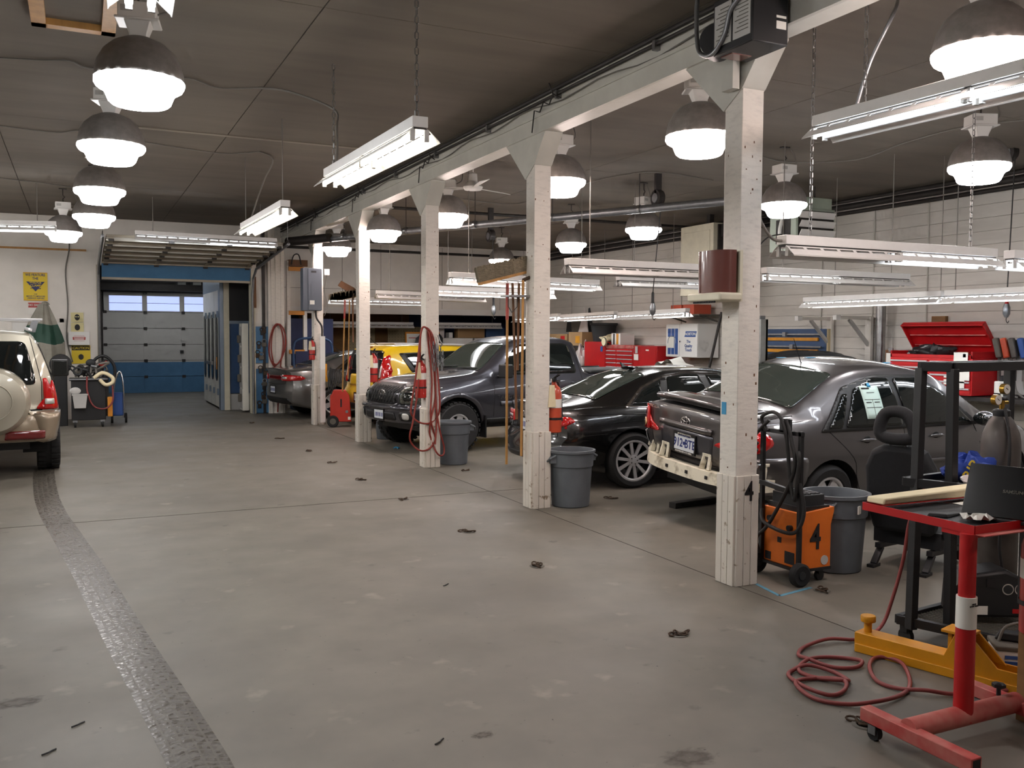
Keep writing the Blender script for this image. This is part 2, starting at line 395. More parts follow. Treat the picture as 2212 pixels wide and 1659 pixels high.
for y_ in (7.9, 11.3, 14.6, 17.6):
    ob('wire_hanger', M().tube([(XP - .15, y_ + .45, 3.85), (XP - .15, y_ + .4, 4.06), (XP - .15, y_ + .28, 4.02), (XP - .15, y_ + .2, 4.1), (XP - .15, y_ + .08, 4.05), (XP - .15, y_, 4.13), (XP - .15, y_ - .16, 4.06)], .007, 5), 'dark_pipe', beam)
    ob('hanger_chain', M().cyl((XP - .15, y_, 4.13), (XP - .2, y_, 4.24), .007, 5), 'dark_pipe', beam)
for k in range(6):
    y_ = 5.26 + 3.227 * k - (3.227 if k == 5 else 0)
    if k == 5: y_ = 5.26 - 3.227
    h = .095
    p = struct('post', M().box(XP - h, XP + h, y_ - h, y_ + h, 0, 3.84), 'post_paint', bevel=.006)
    tag(p, ['white painted timber post with a 4 stencilled low on it, beside the orange welder', 'white timber post with brooms and shovels racked against it, behind the black sedan',
            'white timber post looped with red air hose in front of the pickup', 'white timber post with a broom rack, between the pickup and the yellow hatchback',
            'white timber post carrying the grey electrical cabinet by the silver sedan', 'white timber post nearest the camera position'][k], 'post')
    ob('haunch', M().prism([(y_ - .33, 3.9), (y_ + .56, 3.9), (y_ + .56, 3.83), (y_ + .105, 3.42), (y_ - .105, 3.55), (y_ - .33, 3.83)], XP - h - .008, XP + h + .004, 'x'), 'beam_paint', p)
    for sx, sy in ((-1, 0), (0, -1), (1, 0), (0, 1)):
        for q in (-1, 0, 1):
            wv = .062; cxx, cyy = XP + sx * (h + .01) + (q * .066 if sy else 0), y_ + sy * (h + .01) + (q * .066 if sx else 0)
            ob('cladding_board', M().cbox((cxx, cyy, .4), .02 if sx else wv, .02 if sy else wv, .8), 'post_wear', p, bevel=.003)
    # chipped paint and nail marks
    mk = M(); R = random.Random(k)
    for _ in range(26):
        zz = R.uniform(.85, 3.3); o_ = R.uniform(-.085, .085); a_ = R.uniform(.004, .012); b_ = R.uniform(.004, .022)
        if R.random() < .5: mk.cbox((XP - h - .001, y_ + o_, zz), .002, a_, b_)
        else: mk.cbox((XP + o_, y_ - h - .001, zz), a_, .002, b_)
    ob('paint_chip', mk, 'wood_dark', p)['kind'] = 'stuff'
# ---------------------------------------------------------------- high-bay lamps
mat('lamp_dome', srgb(140, 134, 130), .5, .1, mott=.25, scale=14)
mat('lamp_white', (1.0, .97, .96), .4, emit=LAMP_E)
mat('lamp_blue', (.93, .97, 1.0), .4, emit=LAMP_E * 1.05)
mat('lamp_pink', (1.0, .82, .76), .4, emit=LAMP_E)
mat('tube_white', (.94, .97, 1.0), .4, emit=TUBE_E)
mat('tube_blue', (.86, .92, 1.0), .4, emit=TUBE_E)
mat('tube_warm', (1.0, .93, .80), .4, emit=TUBE_E)
mat('tube_off', srgb(205, 205, 205), .3)
mat('fixture', srgb(224, 222, 219), .4, mott=.06, scale=9)


def lamp_proto():
    t = thing('high_bay_lamp', 'x', 'lamp')
    ob('reflector', M().lathe([(.285, 0), (.283, .05), (.265, .12), (.225, .19), (.165, .245), (.09, .28), (.07, .285)], 24), 'lamp_dome', t, smooth=40)
    ob('refractor', M().lathe([(.288, .004), (.29, -.02), (.272, -.05), (.238, -.065), (.222, -.085), (.2, -.14), (.18, -.158), (.02, -.165)], 20), 'lamp_white', t, smooth=50)
    ob('socket_housing', M().lathe([(.075, .27), (.08, .3), (.12, .385), (.15, .385)], 4).rz(PI / 4), 'white_enamel', t, bevel=.006)
    ob('ballast_box', M().box(-.12, .12, -.1, .1, .39, .5).box(-.14, .14, -.115, .115, .38, .395), 'white_enamel', t, bevel=.008)
    ob('nameplate', M().box(-.1, -.03, -.103, -.1, .43, .47), 'door_grey', t)
    ob('hook', M().tube([(0, 0, .5), (0, 0, .56), (.03, 0, .59), (0, 0, .62), (0, 0, .72)], .008, 6).cbox((0, 0, .73), .12, .06, .02), 'dark_pipe', t)
    ob('supply_cord', M().tube(spline([(.12, 0, .45), (.2, .02, .5), (.2, .05, .62), (.12, .04, .72)]), .007, 6), 'cable_grey', t)
    return t


LAMPS = [  # x, y, colour, label
    (.41, 6.72, 'lamp_blue', 'bell-shaped high-bay lamp over the aisle, nearest and largest of its row'),
    (.31, 9.11, 'lamp_white', 'bell-shaped high-bay lamp over the aisle, second from the camera'),
    (.27, 11.97, 'lamp_white', 'bell-shaped high-bay lamp over the aisle, third from the camera'),
    (.25, 14.62, 'lamp_white', 'bell-shaped high-bay lamp over the aisle, fourth, above the lifted shutter door'),
    (-.18, 17.2, 'lamp_white', 'bell-shaped high-bay lamp farthest down the aisle, behind the end of a tube light'),
    (4.9, 3.78, 'lamp_pink', 'pinkish high-bay lamp in the upper right corner above the big tube light'),
    (4.82, 6.42, 'lamp_pink', 'pinkish high-bay lamp partly hidden by the post marked 4'),
    (4.83, 8.94, 'lamp_pink', 'pinkish high-bay lamp beside the post with the long brooms'),
    (4.79, 12.2, 'lamp_pink', 'pinkish high-bay lamp beside the hose-hung post, near the ceiling fan'),
    (4.6, 14.6, 'lamp_pink', 'pinkish high-bay lamp cut across by the long grey duct'),
    (4.63, 17.74, 'lamp_pink', 'pinkish high-bay lamp above the grey electrical cabinet'),
    (8.12, 6.27, 'lamp_white', 'high-bay lamp hanging before the pipes at the right edge of the block wall'),
    (8.23, 9.17, 'lamp_white', 'high-bay lamp in front of the louvred unit heater'),
    (8.15, 12.27, 'lamp_white', 'high-bay lamp beside the cream heater cabinet, under the duct'),
    (8.28, 14.86, 'lamp_white', 'high-bay lamp in the middle of the repair bay, below the duct'),
    (8.67, 18.77, 'lamp_pink', 'smallest high-bay lamp, deep in the bay above the broom head'),
    (1.6, 3.6, 'lamp_white', 'unseen high-bay lamp added over the near aisle for foreground light'),  # added out of view so the near floor gets enough light
    (-3.4, 10.5, 'lamp_white', 'unseen high-bay lamp added at the left beside the off-roader to brighten the end wall'),  # extra row added out of view to brighten the left end wall
    (-3.4, 14.0, 'lamp_white', 'unseen high-bay lamp added at the left beyond the off-roader to brighten the end wall'),  # second of the added left row, also lifting the end wall
    (-3.2, 18.4, 'lamp_white', 'unseen high-bay lamp added at the left close to the end wall to brighten it'),  # last added lamp of that row, nearest the wall it brightens
    (4.9, 1.1, 'lamp_pink', 'unseen high-bay lamp added over the near bay for foreground light'),  # added beyond the view to light the near bay
    (8.1, 3.4, 'lamp_white', 'unseen high-bay lamp added by the near block wall for foreground light'),  # unseen addition that lights the foreground on the right
]
proto = lamp_proto(); bulb = {}
for i, (x_, y_, c_, lab) in enumerate(LAMPS):
    t = proto if i == 0 else copy_tree(proto)
    t.location = (x_, y_, 3.5); t.rotation_euler.z = random.uniform(-.5, .5); tag(t, lab, 'lamp', 'high-bay lamps hung from the ceiling')
    for ch in t.children:
        if ch.name.startswith('refractor'):
            if c_ not in bulb:
                bulb[c_] = ch.data.copy(); bulb[c_].materials.clear(); bulb[c_].materials.append(MATS[c_])
            ch.data = bulb[c_]


def chain(m, p, q, r=.004, link=.05):
    p, q = Vector(p), Vector(q); n = max(2, int((q - p).length / link)); d = (q - p) / n
    for k in range(n):
        a, b = p + d * k, p + d * (k + 1.12); s_ = Vector((.012, 0, 0)) if k % 2 else Vector((0, .012, 0))
        m.tube([a, a + d * .2 + s_, b - d * .2 + s_, b, b - d * .2 - s_, a + d * .2 - s_], r, 4, closed=True)
    return m


def fixture(label, p, q, tubes='11/11', tcol='tube_white', z_top=4.2, chains=(.12, .88), links=False, group='tube lights', wing=.138, cord=None):
    """tubes: lit pattern near/far pair along the length"""
    p, q = Vector(p), Vector(q); L = (q - p).length; a = math.atan2(q.y - p.y, q.x - p.x)
    t = thing('fluorescent_fixture', label, 'tube light', p, a, group)
    t.rotation_euler = (0, -math.asin((q.z - p.z) / L), a)
    ob('channel', M().box(0, L, -.055, .055, .012, .085), 'fixture', t, bevel=.004); ob('channel_gap', M().box(.01, L - .01, -.045, .045, 0, .013), 'dark_pipe', t)
    m = M()
    for s_ in (-1, 1):
        nrm = (0, s_ * .66, .75)
        def strip(y0, z0, y1, z1, x0=0, x1=L):
            w_ = math.hypot(y1 - y0, z1 - z0); m.bar((x0, s_ * (y0 + y1) / 2, (z0 + z1) / 2), (x1, s_ * (y0 + y1) / 2, (z0 + z1) / 2), w_, .002, nrm)
        strip(.05, 0, .064, -.008); strip(.086, -.024, wing, -.076); strip(wing, -.076, wing + .005, -.083)
        n = int(L / .17)
        for k in range(n + 1): strip(.062, -.007, .088, -.026, max(0, k * L / n - .016), min(L, k * L / n + .016))
    ob('reflector', m, 'fixture', t)
    segs = tubes.split('/')
    for si, sg in enumerate(segs):
        x0, x1 = L * si / len(segs) + .03, L * (si + 1) / len(segs) - .03
        for ti, on in enumerate(sg):
            y_ = (-.05, .05)[ti]
            ob('tube', M().cyl((x0, y_, -.048), (x1, y_, -.048), .019, 10), tcol if on == '1' else 'tube_off', t, smooth=40)
            for xe in (x0 - .02, x1): ob('lampholder', M().box(xe, xe + .02, y_ - .016, y_ + .016, -.078, 0), 'door_grey', t)
    for c_ in chains:
        b_ = p + (q - p) * c_; inv = t.rotation_euler.to_matrix().inverted()
        a0 = inv @ (Vector((b_.x, b_.y, b_.z + .085)) - p); a1 = inv @ (Vector((b_.x, b_.y, z_top)) - p)
        ob('hanging_chain', chain(M(), a0, a1) if links else M().cyl(a0, a1, .006, 5), 'cable_grey' if not links else 'steel', t)
    return t


fixture('tube light hung lengthwise over the aisle, nearer of the two warm bright ones', (2.1, 5.85, 3.18), (2.1, 8.3, 3.22), tcol='tube_warm', chains=(.03, .93), links=True)
fixture('tube light hung lengthwise over the aisle, the farther small warm one', (2.1, 10.25, 3.2), (2.1, 13.0, 3.24), tcol='tube_warm', chains=(.05, .95))
fixture('tube light hung crosswise above the lifted shutter door', (.94, 17.3, 3.52), (3.38, 17.3, 3.5), '10/01', 'tube_blue')
fixture('tube light cut by the left edge of the picture, near the white end wall', at(-240, 482, Y=16.5), at(122, 490, Y=16.5), '11/11', 'tube_white')
fixture('tube light with bare glowing tubes at the top left corner', (.2, 2.35, 3.4), (.3, 4.8, 3.42), chains=(.1, .9))
fixture('large tube light sloping across the upper right, largest of them all', (4.66, 4.87, 3.24), (4.66, 2.43, 3.2), '10/10', 'tube_blue', chains=(.17, .8), links=True)
zt = 4.22
fixture('pinkish tube light hanging just behind the post marked 4, below the louvred heater', (4.92, 5.5, 2.5), (7.33, 5.5, 2.5), '00/11', 'tube_blue', chains=(.12, .88), links=True)
fixture('tube light reaching in from the right edge, end on to the pinkish one', (7.55, 5.5, 2.5), (9.95, 5.5, 2.5), '11/11', 'tube_blue')
fixture('tube light half lit, hung before the block wall between post and silver sedan', (7.56, 8.75, 2.56), (10.0, 8.75, 2.56), '10/00', 'tube_white')
fixture('tube light running up to the pole-mounted hose reel cover', (4.82, 8.75, 2.56), (7.25, 8.75, 2.56), '00/00', 'tube_white')
fixture('tube light ending near the black broom head, white tube showing', (4.72, 11.95, 2.6), (7.13, 11.95, 2.56), '11/11', 'tube_white')
fixture('blue-white tube light seen beneath the hose reel cover', (7.45, 11.9, 2.64), (9.9, 11.9, 2.64), '00/10', 'tube_blue')
fixture('brightest tube light deep in the bay between hose post and broom post', (5.76, 15.4, 2.6), (8.2, 15.4, 2.58), '11/11', 'tube_white')
fixture('unlit tube light above the yellow hatchback', (5.6, 18.3, 2.64), (8.04, 18.3, 2.6), '00/00')
fixture('tube light under the bay end wall behind the broom rack', (5.4, 21.4, 2.62), (8.0, 21.4, 2.62), '11/11', 'tube_white')
for k, (ya, lab) in enumerate(((14.4, 'tube light of the wall row beside the sanding-supply cabinet'), (17.0, 'tube light of the wall row above the pickup bed'), (19.6, 'tube light of the wall row farthest along'))):
    fixture(lab, (10.6, ya, 2.26), (10.6, ya + 2.44, 2.23), ('11/01', '10/11', '11/11')[k], 'tube_white', chains=(.2, .8))
fixture('tube light of the wall row above the steel wall brackets', (10.4, 11.05, 2.34), (10.4, 8.5, 2.34), '11/11', 'tube_white', chains=(.24, .98))
fixture('tube light of the wall row above the open red tool chest', (10.4, 8.45, 2.34), (10.4, 5.95, 2.34), '11/11', 'tube_blue', chains=(.05, .95))
fixture('dusty unlit tube light inside the store room opening', (5.9, 24.6, 2.08), (8.6, 24.6, 2.08), '00/00', z_top=2.5)
fixture('dusty unlit tube light over the cardboard boxes in the store room', (9.0, 24.3, 2.08), (11.2, 24.3, 2.08), '00/00', z_top=2.5)
# ---------------------------------------------------------------- vehicles
mat('paint_black', srgb(8, 8, 9), .22, coat=1)
mat('paint_grey', srgb(98, 95, 96), .32, .75, coat=1)
mat('paint_slate', srgb(70, 70, 77), .32, .7, coat=1)
mat('paint_silver', srgb(128, 127, 126), .32, .75, coat=1)
mat('paint_yellow', srgb(226, 186, 22), .32, coat=1)
mat('paint_beige', srgb(186, 180, 164), .34, .45, coat=.8)
mat('paint_tan', srgb(158, 142, 122), .36, .45, coat=.8)
mat('glass_dark', srgb(20, 24, 24), .03, spec=.7)
mat('glass_green', srgb(52, 60, 56), .04, spec=.7)
mat('trim_black', srgb(20, 20, 21), .45)
mat('gap', srgb(6, 6, 7), .8)
mat('chrome', srgb(225, 225, 228), .12, 1)
mat('alloy', srgb(198, 198, 200), .3, .35)
mat('lamp_red', srgb(190, 16, 18), .12, coat=1, spec=.6)
mat('lamp_deep', srgb(110, 8, 12), .15, coat=1)
mat('lamp_clear', srgb(214, 214, 210), .12, .25, coat=1)
mat('lamp_amber', srgb(214, 170, 120), .2, coat=1)
mat('plate', srgb(226, 230, 236), .4)
mat('plate_blue', srgb(38, 52, 122), .5)
mat('foam_white', srgb(226, 220, 200), .6, mott=.35, scale=9, col2=srgb(160, 150, 128), lo=.3, hi=.5)
mat('tape_blue', srgb(62, 150, 196), .6)
mat('arch_liner', srgb(16, 16, 17), .9)


def interp(tab, x):
    """monotone cubic through (x, v) pairs"""
    n = len(tab)
    if x <= tab[0][0]: return tab[0][1]
    if x >= tab[-1][0]: return tab[-1][1]
    xs = [p[0] for p in tab]; ys = [p[1] for p in tab]
    d = [(ys[i + 1] - ys[i]) / (xs[i + 1] - xs[i]) for i in range(n - 1)]
    def slope(i):
        if i == 0: return d[0]
        if i == n - 1: return d[-1]
        if d[i - 1] * d[i] <= 0: return 0
        return 2 * d[i - 1] * d[i] / (d[i - 1] + d[i])
    for i in range(n - 1):
        if x <= xs[i + 1]:
            h = xs[i + 1] - xs[i]; t = (x - xs[i]) / h
            return (2 * t ** 3 - 3 * t * t + 1) * ys[i] + (t ** 3 - 2 * t * t + t) * h * slope(i) + (-2 * t ** 3 + 3 * t * t) * ys[i + 1] + (t ** 3 - t * t) * h * slope(i + 1)


class Car:
    """local frame: x from rear bumper to front, y to the car's own left, z up"""
    def __init__(s, name, label, cat, paint, L, tabs, loc, deg, rear=None, front=None, kr=.16, kf=.3, wheels=None, group='vehicles parked in the workshop', pw=4):
        s.t = thing(name, label, cat, (loc[0], loc[1], 0), math.radians(deg), group); s.L = L; s.paint = paint
        rear = rear or [(0, 0), (2, 0)]; front = front or [(0, 0), (2, 0)]
        def section(x):
            g = lambda k: interp(tabs[k], x)
            zb, wb, zm, wm, zs, ws, zt, wt = (g(k) for k in ('zb', 'wb', 'zm', 'wm', 'zs', 'ws', 'zt', 'wt'))
            cr = interp(tabs['cr'], x) if 'cr' in tabs else .05
            pts = [(0, zb), (wb * .6, zb), (wb, zb + .01), (wb + (wm - wb) * .6, zb + (zm - zb) * .35), (wm, zm), (wm - (wm - ws) * .35, zm + (zs - zm) * .6), (ws, zs)]
            e = (wt, zt - cr)
            for f in (.3, .6, .86): pts.append((ws + (e[0] - ws) * f + .022 * math.sin(PI * f) * (1 if e[1] - zs > .2 else 0), zs + (e[1] - zs) * f))
            pts += [(e[0] - wt * .05, e[1] + cr * .28), (wt * .8, e[1] + cr * .62), (wt * .5, e[1] + cr * .9), (0, zt)]
            return pts
        W = max(v for _, v in tabs['wm'])
        n = int(L / .045); xs = [L * i / n for i in range(n + 1)]
        def warp(x, y, z):
            br = max(0, 1 - x / .9) ** 2; bf = max(0, 1 - (L - x) / 1.1) ** 2
            k = (abs(y) / W) ** pw
            return (x + br * (interp(rear, z) + kr * k) - bf * (interp(front, z) + kf * k), y, z)
        m = M(); rings = []
        for x in xs:
            h = spline([(0, a, b) for a, b in section(x)], 4); h = [(p.y, p.z) for p in h]
            rings.append([(a, b) for a, b in h] + [(-a, b) for a, b in h[-2:0:-1]])
        k = len(rings[0]); vs = []; fs = []
        for x, rg in zip(xs, rings): vs += [warp(x, a, b) for a, b in rg]
        for i in range(n):
            for j in range(k): fs.append((i * k + j, i * k + (j + 1) % k, (i + 1) * k + (j + 1) % k, (i + 1) * k + j))
        m.add(vs, fs)
        for x, rg, off in ((0, rings[0], 0), (L, rings[-1], n * k)):
            zc = sum(b for _, b in rg) / k; prev = [off + j for j in range(k)]
            for f in (.88, .72, .52, .3, .1):
                base = len(m.v); m.v += [warp(x, a * f, zc + (b - zc) * f) for a, b in rg]
                for j in range(k): m.f.append((prev[j], prev[(j + 1) % k], base + (j + 1) % k, base + j))
                prev = [base + j for j in range(k)]
            m.f.append(tuple(prev))
        me = m.mesh('body'); bm = bmesh.new(); bm.from_mesh(me); s.bvh = BVHTree.FromBMesh(bm); bm.free()
        s.body = ob('body', me, paint, s.t, smooth=50)
        s.wheels = wheels or []
        for (wx, wy, R, gap) in s.wheels:
            for sg in (-1, 1):
                c = M().cyl((wx, sg * (wy - .3), R), (wx, sg * (wy + .35), R), R + gap, 40)
                cut = ob('cut', c, None); cut.parent = s.t
                md = s.body.modifiers.new('arch', 'BOOLEAN'); md.object = cut; md.operation = 'DIFFERENCE'; md.solver = 'EXACT'
        if s.wheels:
            bpy.context.view_layer.update(); dg = bpy.context.evaluated_depsgraph_get()
            nm = bpy.data.meshes.new_from_object(s.body.evaluated_get(dg)); old = s.body.data
            s.body.modifiers.clear(); s.body.data = nm
            nm.materials.clear(); nm.materials.append(MATS[paint])
            nm.polygons.foreach_set('use_smooth', [True] * len(nm.polygons)); nm.set_sharp_from_angle(angle=math.radians(40))
            for o in [o for o in s.t.children if o.name.startswith('cut')]: bpy.data.objects.remove(o)
            for (wx, wy, R, gap) in s.wheels:
                for sg in (-1, 1):
                    arc = [(wx + (R + gap - .004) * math.cos(PI * (1 - i / 20) * 1.15 - .22), R + (R + gap - .004) * math.sin(PI * (1 - i / 20) * 1.15 - .22)) for i in range(21)]
                    lm = M().grid(lambda u, v: (arc[int(round(u * 20))][0], sg * (wy - .3 + v * .28), max(.12, arc[int(round(u * 20))][1])), 20, 2)
                    ob('arch_liner', lm, 'arch_liner', s.t)
    def hit(s, a, b, ax):
        o, d = {'l': ((a, 4, b), (0, -1, 0)), 'r': ((a, -4, b), (0, 1, 0)), 'b': ((-4, a, b), (1, 0, 0)), 'f': ((s.L + 4, a, b), (-1, 0, 0)), 't': ((a, b, 6), (0, 0, -1))}[ax]
        h = s.bvh.ray_cast(Vector(o), Vector(d))
        if h[0] is None:
            q = {'l': (a, 1, b), 'r': (a, -1, b), 'b': (0, a, b), 'f': (s.L, a, b), 't': (a, b, 1.5)}[ax]
            h = s.bvh.find_nearest(Vector(q))
        n = h[1] if h[1].dot(Vector(d)) < 0 else -h[1]
        return h[0], n
    def patch(s, name, poly, ax, mt, parent=None, off=.004, th=.004, r=.03, res=.05, label=None, smooth=True):
        """a convex outline in the view plane (x,z for sides, y,z for ends, x,y for top) laid on the skin"""
        P = [Vector(p) for p in poly]
        if r:
            out = []
            for i, p in enumerate(P):
                a, b = P[i - 1] - p, P[(i + 1) % len(P)] - p; rr = min(r, a.length * .45, b.length * .45)
                p0, p1 = p + a.normalized() * rr, p + b.normalized() * rr
                out += [p0 * (1 - t) ** 2 + p * 2 * t * (1 - t) + p1 * t * t for t in (0, .33, .66, 1)]
            P = out
        area = sum(P[i - 1].x * P[i].y - P[i].x * P[i - 1].y for i in range(len(P)))
        if area < 0: P.reverse()
        x0, x1 = min(p.x for p in P), max(p.x for p in P); y0, y1 = min(p.y for p in P), max(p.y for p in P)
        nx, ny = max(1, math.ceil((x1 - x0) / res)), max(1, math.ceil((y1 - y0) / res))
        bm = bmesh.new()
        vs = [[bm.verts.new((x0 + (x1 - x0) * i / nx, y0 + (y1 - y0) * j / ny, 0)) for j in range(ny + 1)] for i in range(nx + 1)]
        for i in range(nx):
            for j in range(ny): bm.faces.new((vs[i][j], vs[i + 1][j], vs[i + 1][j + 1], vs[i][j + 1]))
        for i in range(len(P)):
            a, b = P[i - 1], P[i]; e = b - a
            if e.length < 1e-6: continue
            bmesh.ops.bisect_plane(bm, geom=bm.verts[:] + bm.edges[:] + bm.faces[:], plane_co=(a.x, a.y, 0), plane_no=(e.y, -e.x, 0), clear_outer=True, dist=1e-6)
        for v in bm.verts:
            h, n = s.hit(v.co.x, v.co.y, ax); v.co = h + n * off
        bmesh.ops.recalc_face_normals(bm, faces=bm.faces)
        me = bpy.data.meshes.new(name); bm.to_mesh(me); bm.free()
        o = ob(name, me, mt, parent or s.t, label=label)
        if me.polygons:
            c = me.polygons[0]; d = {'l': (0, 1, 0), 'r': (0, -1, 0), 'b': (-1, 0, 0), 'f': (1, 0, 0), 't': (0, 0, 1)}[ax]
            if c.normal.dot(Vector(d)) < 0: me.flip_normals()
        me.polygons.foreach_set('use_smooth', [smooth] * len(me.polygons))
        if th:
            so = o.modifiers.new('thickness', 'SOLIDIFY'); so.thickness = th; so.offset = 1
        return o
    def line(s, name, pts, ax, mt, wd=.008, off=.0015, parent=None, th=.001, sp=0):
        if sp: pts = [(p.x, p.y) for p in spline([(a, b, 0) for a, b in pts], sp)]
        fine = []
        for i in range(len(pts) - 1):
            a, b = Vector(pts[i]), Vector(pts[i + 1]); k = max(1, int((b - a).length / .08))
            fine += [a + (b - a) * j / k for j in range(k)]
        fine.append(Vector(pts[-1])); m = M(); vs = []
        for i, p in enumerate(fine):
            d = (fine[min(i + 1, len(fine) - 1)] - fine[max(i - 1, 0)]).normalized(); q = Vector((-d.y, d.x)) * wd / 2
            for w_ in (p + q, p - q):
                h, n = s.hit(w_.x, w_.y, ax); vs.append(h + n * off)
        m.add(vs, [(2 * i, 2 * i + 1, 2 * i + 3, 2 * i + 2) for i in range(len(fine) - 1)])
        o = ob(name, m, mt, parent or s.t, smooth=40)
        so = o.modifiers.new('thickness', 'SOLIDIFY'); so.thickness = max(th, .001); so.offset = 0
        return o
    def wheel(s, wx, wy, R, rim, wd, spokes=5, style='plain', sides=(-1, 1), tread=0):
        for sg in sides:
            tm = M().lathe([(rim - .005, -wd / 2 + .02), (rim + .01, -wd / 2), (R - .035, -wd / 2 - .006), (R - .008, -wd / 2 + .02), (R, -wd / 2 + .045), (R, wd / 2 - .045), (R - .008, wd / 2 - .02), (R - .035, wd / 2 + .006), (rim + .01, wd / 2), (rim - .005, wd / 2 - .02), (rim - .03, 0)], 40, ax='y', caps=False)
            ty = ob('wheel', tm, 'rubber', s.t, smooth=35, loc=(wx, sg * wy, R), label='black rubber tyre')
            if tread:
                tr = M()
                for k in range(tread):
                    a = 2 * PI * k / tread
                    for q in (-1, 1):
                        tr.xf(Matrix.Rotation(-PI / tread if 0 else 0, 4, 'Y')); b = M().cbox((R + .004, q * wd * .3, 0), .02, wd * .36, 2 * PI * R / tread * .62).xf(Matrix.Rotation(a + (q * PI / tread / 2), 4, 'Y')); tr.join(b)
                ob('tread_block', tr, 'rubber', ty)['kind'] = 'stuff'
            f = sg * (wd / 2 - .012)
            ob('rim_barrel', M().lathe([(rim, -wd / 2 + .02), (rim - .012, -wd / 2 + .03), (rim - .02, 0), (rim - .012, wd / 2 - .03), (rim, wd / 2 - .015)], 36, ax='y', caps=False).lathe([(rim * .55, -.02), (rim * .55, .0)], 24, ax='y'), 'black', ty, smooth=35)
            sp = M().lathe([(rim + .004, f - sg * .02), (rim + .004, f), (rim - .016, f + sg * .002), (rim - .03, f - sg * .012)], 40, ax='y', caps=False)
            for k in range(spokes):
                a0 = 2 * PI * (k + .25) / spokes
                for da in ((-.13, .13) if style == 'twin' else (0,)):
                    a = a0 + da; w0 = {'twin': .022, 'wide': .055, 'thin': .02}.get(style, .035); b = M()
                    b.hexa([(.02, f - sg * .02, -w0 * .8), (rim - .012, f - sg * .018, -w0), (rim - .012, f - sg * .018, w0), (.02, f - sg * .02, w0 * .8)],
                           [(.02, f - sg * .035, -w0 * .8), (rim - .012, f - sg * .045, -w0), (rim - .012, f - sg * .045, w0), (.02, f - sg * .035, w0 * .8)])
                    sp.join(b.xf(Matrix.Rotation(a, 4, 'Y')))
            sp.lathe([(.065, f - sg * .05), (.065, f - sg * .012), (.045, f - sg * .004), (.01, f)], 20, ax='y')
            ob('rim', sp, 'alloy', ty, smooth=35, label='silver alloy rim')
            for k in range(5):
                a = 2 * PI * k / 5
                ob('wheel_nut', M().cyl((.042 * math.cos(a), f - sg * .01, .042 * math.sin(a)), (.042 * math.cos(a), f + sg * .001, .042 * math.sin(a)), .007, 6), 'black', ty) if style in ('thin', 'twin') else None
    def mirror(s, x, y, z, mt, sides=(-1, 1), sx=.1, sy=.2, sz=.14, boxy=False):
        for sg in sides:
            if boxy:
                h = ob('mirror', M().box(-sx * .6, sx * .7, -sy / 2, sy / 2, -sz / 2, sz / 2).bar((-.02, -sg * .06, -sz * .4), (.03, -sg * .2, -sz * .4), .05, .05), mt, s.t, bevel=.035, segs=4, loc=(x, sg * y, z)); ob('mirror_glass', M().box(-sx * .64, -sx * .59, -sy * .38, sy * .38, -sz * .38, sz * .38), 'glass_dark', h, bevel=.01); continue
            h = ob('mirror', M().ball((0, 0, 0), sx, sy / 2, sz / 2 * 1.05, 14, 10).bar((-.02, -sg * .06, -.05), (.03, -sg * .16, -.07), .05, .035), mt, s.t, smooth=50, loc=(x, sg * y, z))
            ob('mirror_glass', M().ball((-.075, 0, 0), .03, sy / 2 * .8, sz / 2 * .8, 14, 8), 'glass_dark', h, smooth=50)
    def plate(s, x, z, ax, body='ABC 12D', y=0, wd=.3, hgt=.15, lines=None, frame=True):
        h, n = s.hit(y, z, ax); f = 1 if ax == 'f' else -1
        px = h.x + f * .012
        p = ob('licence_plate', M().box(px - .004, px + .004, y - wd / 2, y + wd / 2, z - hgt / 2, z + hgt / 2), 'plate', s.t, bevel=.003)
        if frame:
            m = M()
            for z_ in (-1, 1): m.box(px - .008, px + .008, y - wd / 2 - .012, y + wd / 2 + .012, z + z_ * (hgt / 2 + .004) - .012, z + z_ * (hgt / 2 + .004) + .012)
            for y_ in (-1, 1): m.box(px - .008, px + .008, y + y_ * (wd / 2 + .004) - .008, y + y_ * (wd / 2 + .004) + .008, z - hgt / 2, z + hgt / 2)
            ob('plate_frame', m, 'trim_black', p)
        rot = (PI / 2, 0, -PI / 2) if ax == 'b' else (PI / 2, 0, PI / 2)
        if body: text('plate_number', body, hgt * .72, 'plate_blue', p, (px + f * .005, y, z - .005), rot, sx=.82)
        else:
            for k in range(6): ob('plate_mark', M().cbox((px + f * .005, y - wd * .36 + k * wd * .145, z - .005), .002, wd * .05 + .01 * (k % 2), hgt * .42), 'plate_blue', p)
        for body2, sz, dz, mt in (lines or []): text('plate_lettering', body2, sz, mt, p, (px + f * .0095, y, z + dz), rot)
        return p
    def emblem(s, y, z, ax, r, kind='oval'):
        h, n = s.hit(y, z, ax); f = 1 if ax == 'f' else -1; x = h.x + f * .012; m = M()
        def ell(cy, cz, a, b, t=.0055): m.tube([(x, y + cy + a * math.cos(2 * PI * k / 22), z + cz + b * math.sin(2 * PI * k / 22)) for k in range(22)], t, 6, closed=True)
        if kind == 'oval': ell(0, 0, r, r * .68); ell(0, 0, r * .36, r * .66); ell(0, r * .3, r * .7, r * .3)
        else:
            for k in range(4): ell((k - 1.5) * r * 1.15, 0, r * .72, r * .72)
        return ob('emblem', m, 'chrome', s.t, smooth=60)


def T(**k): return k


def both(c, fn):
    for a in ('l', 'r'): fn(a)


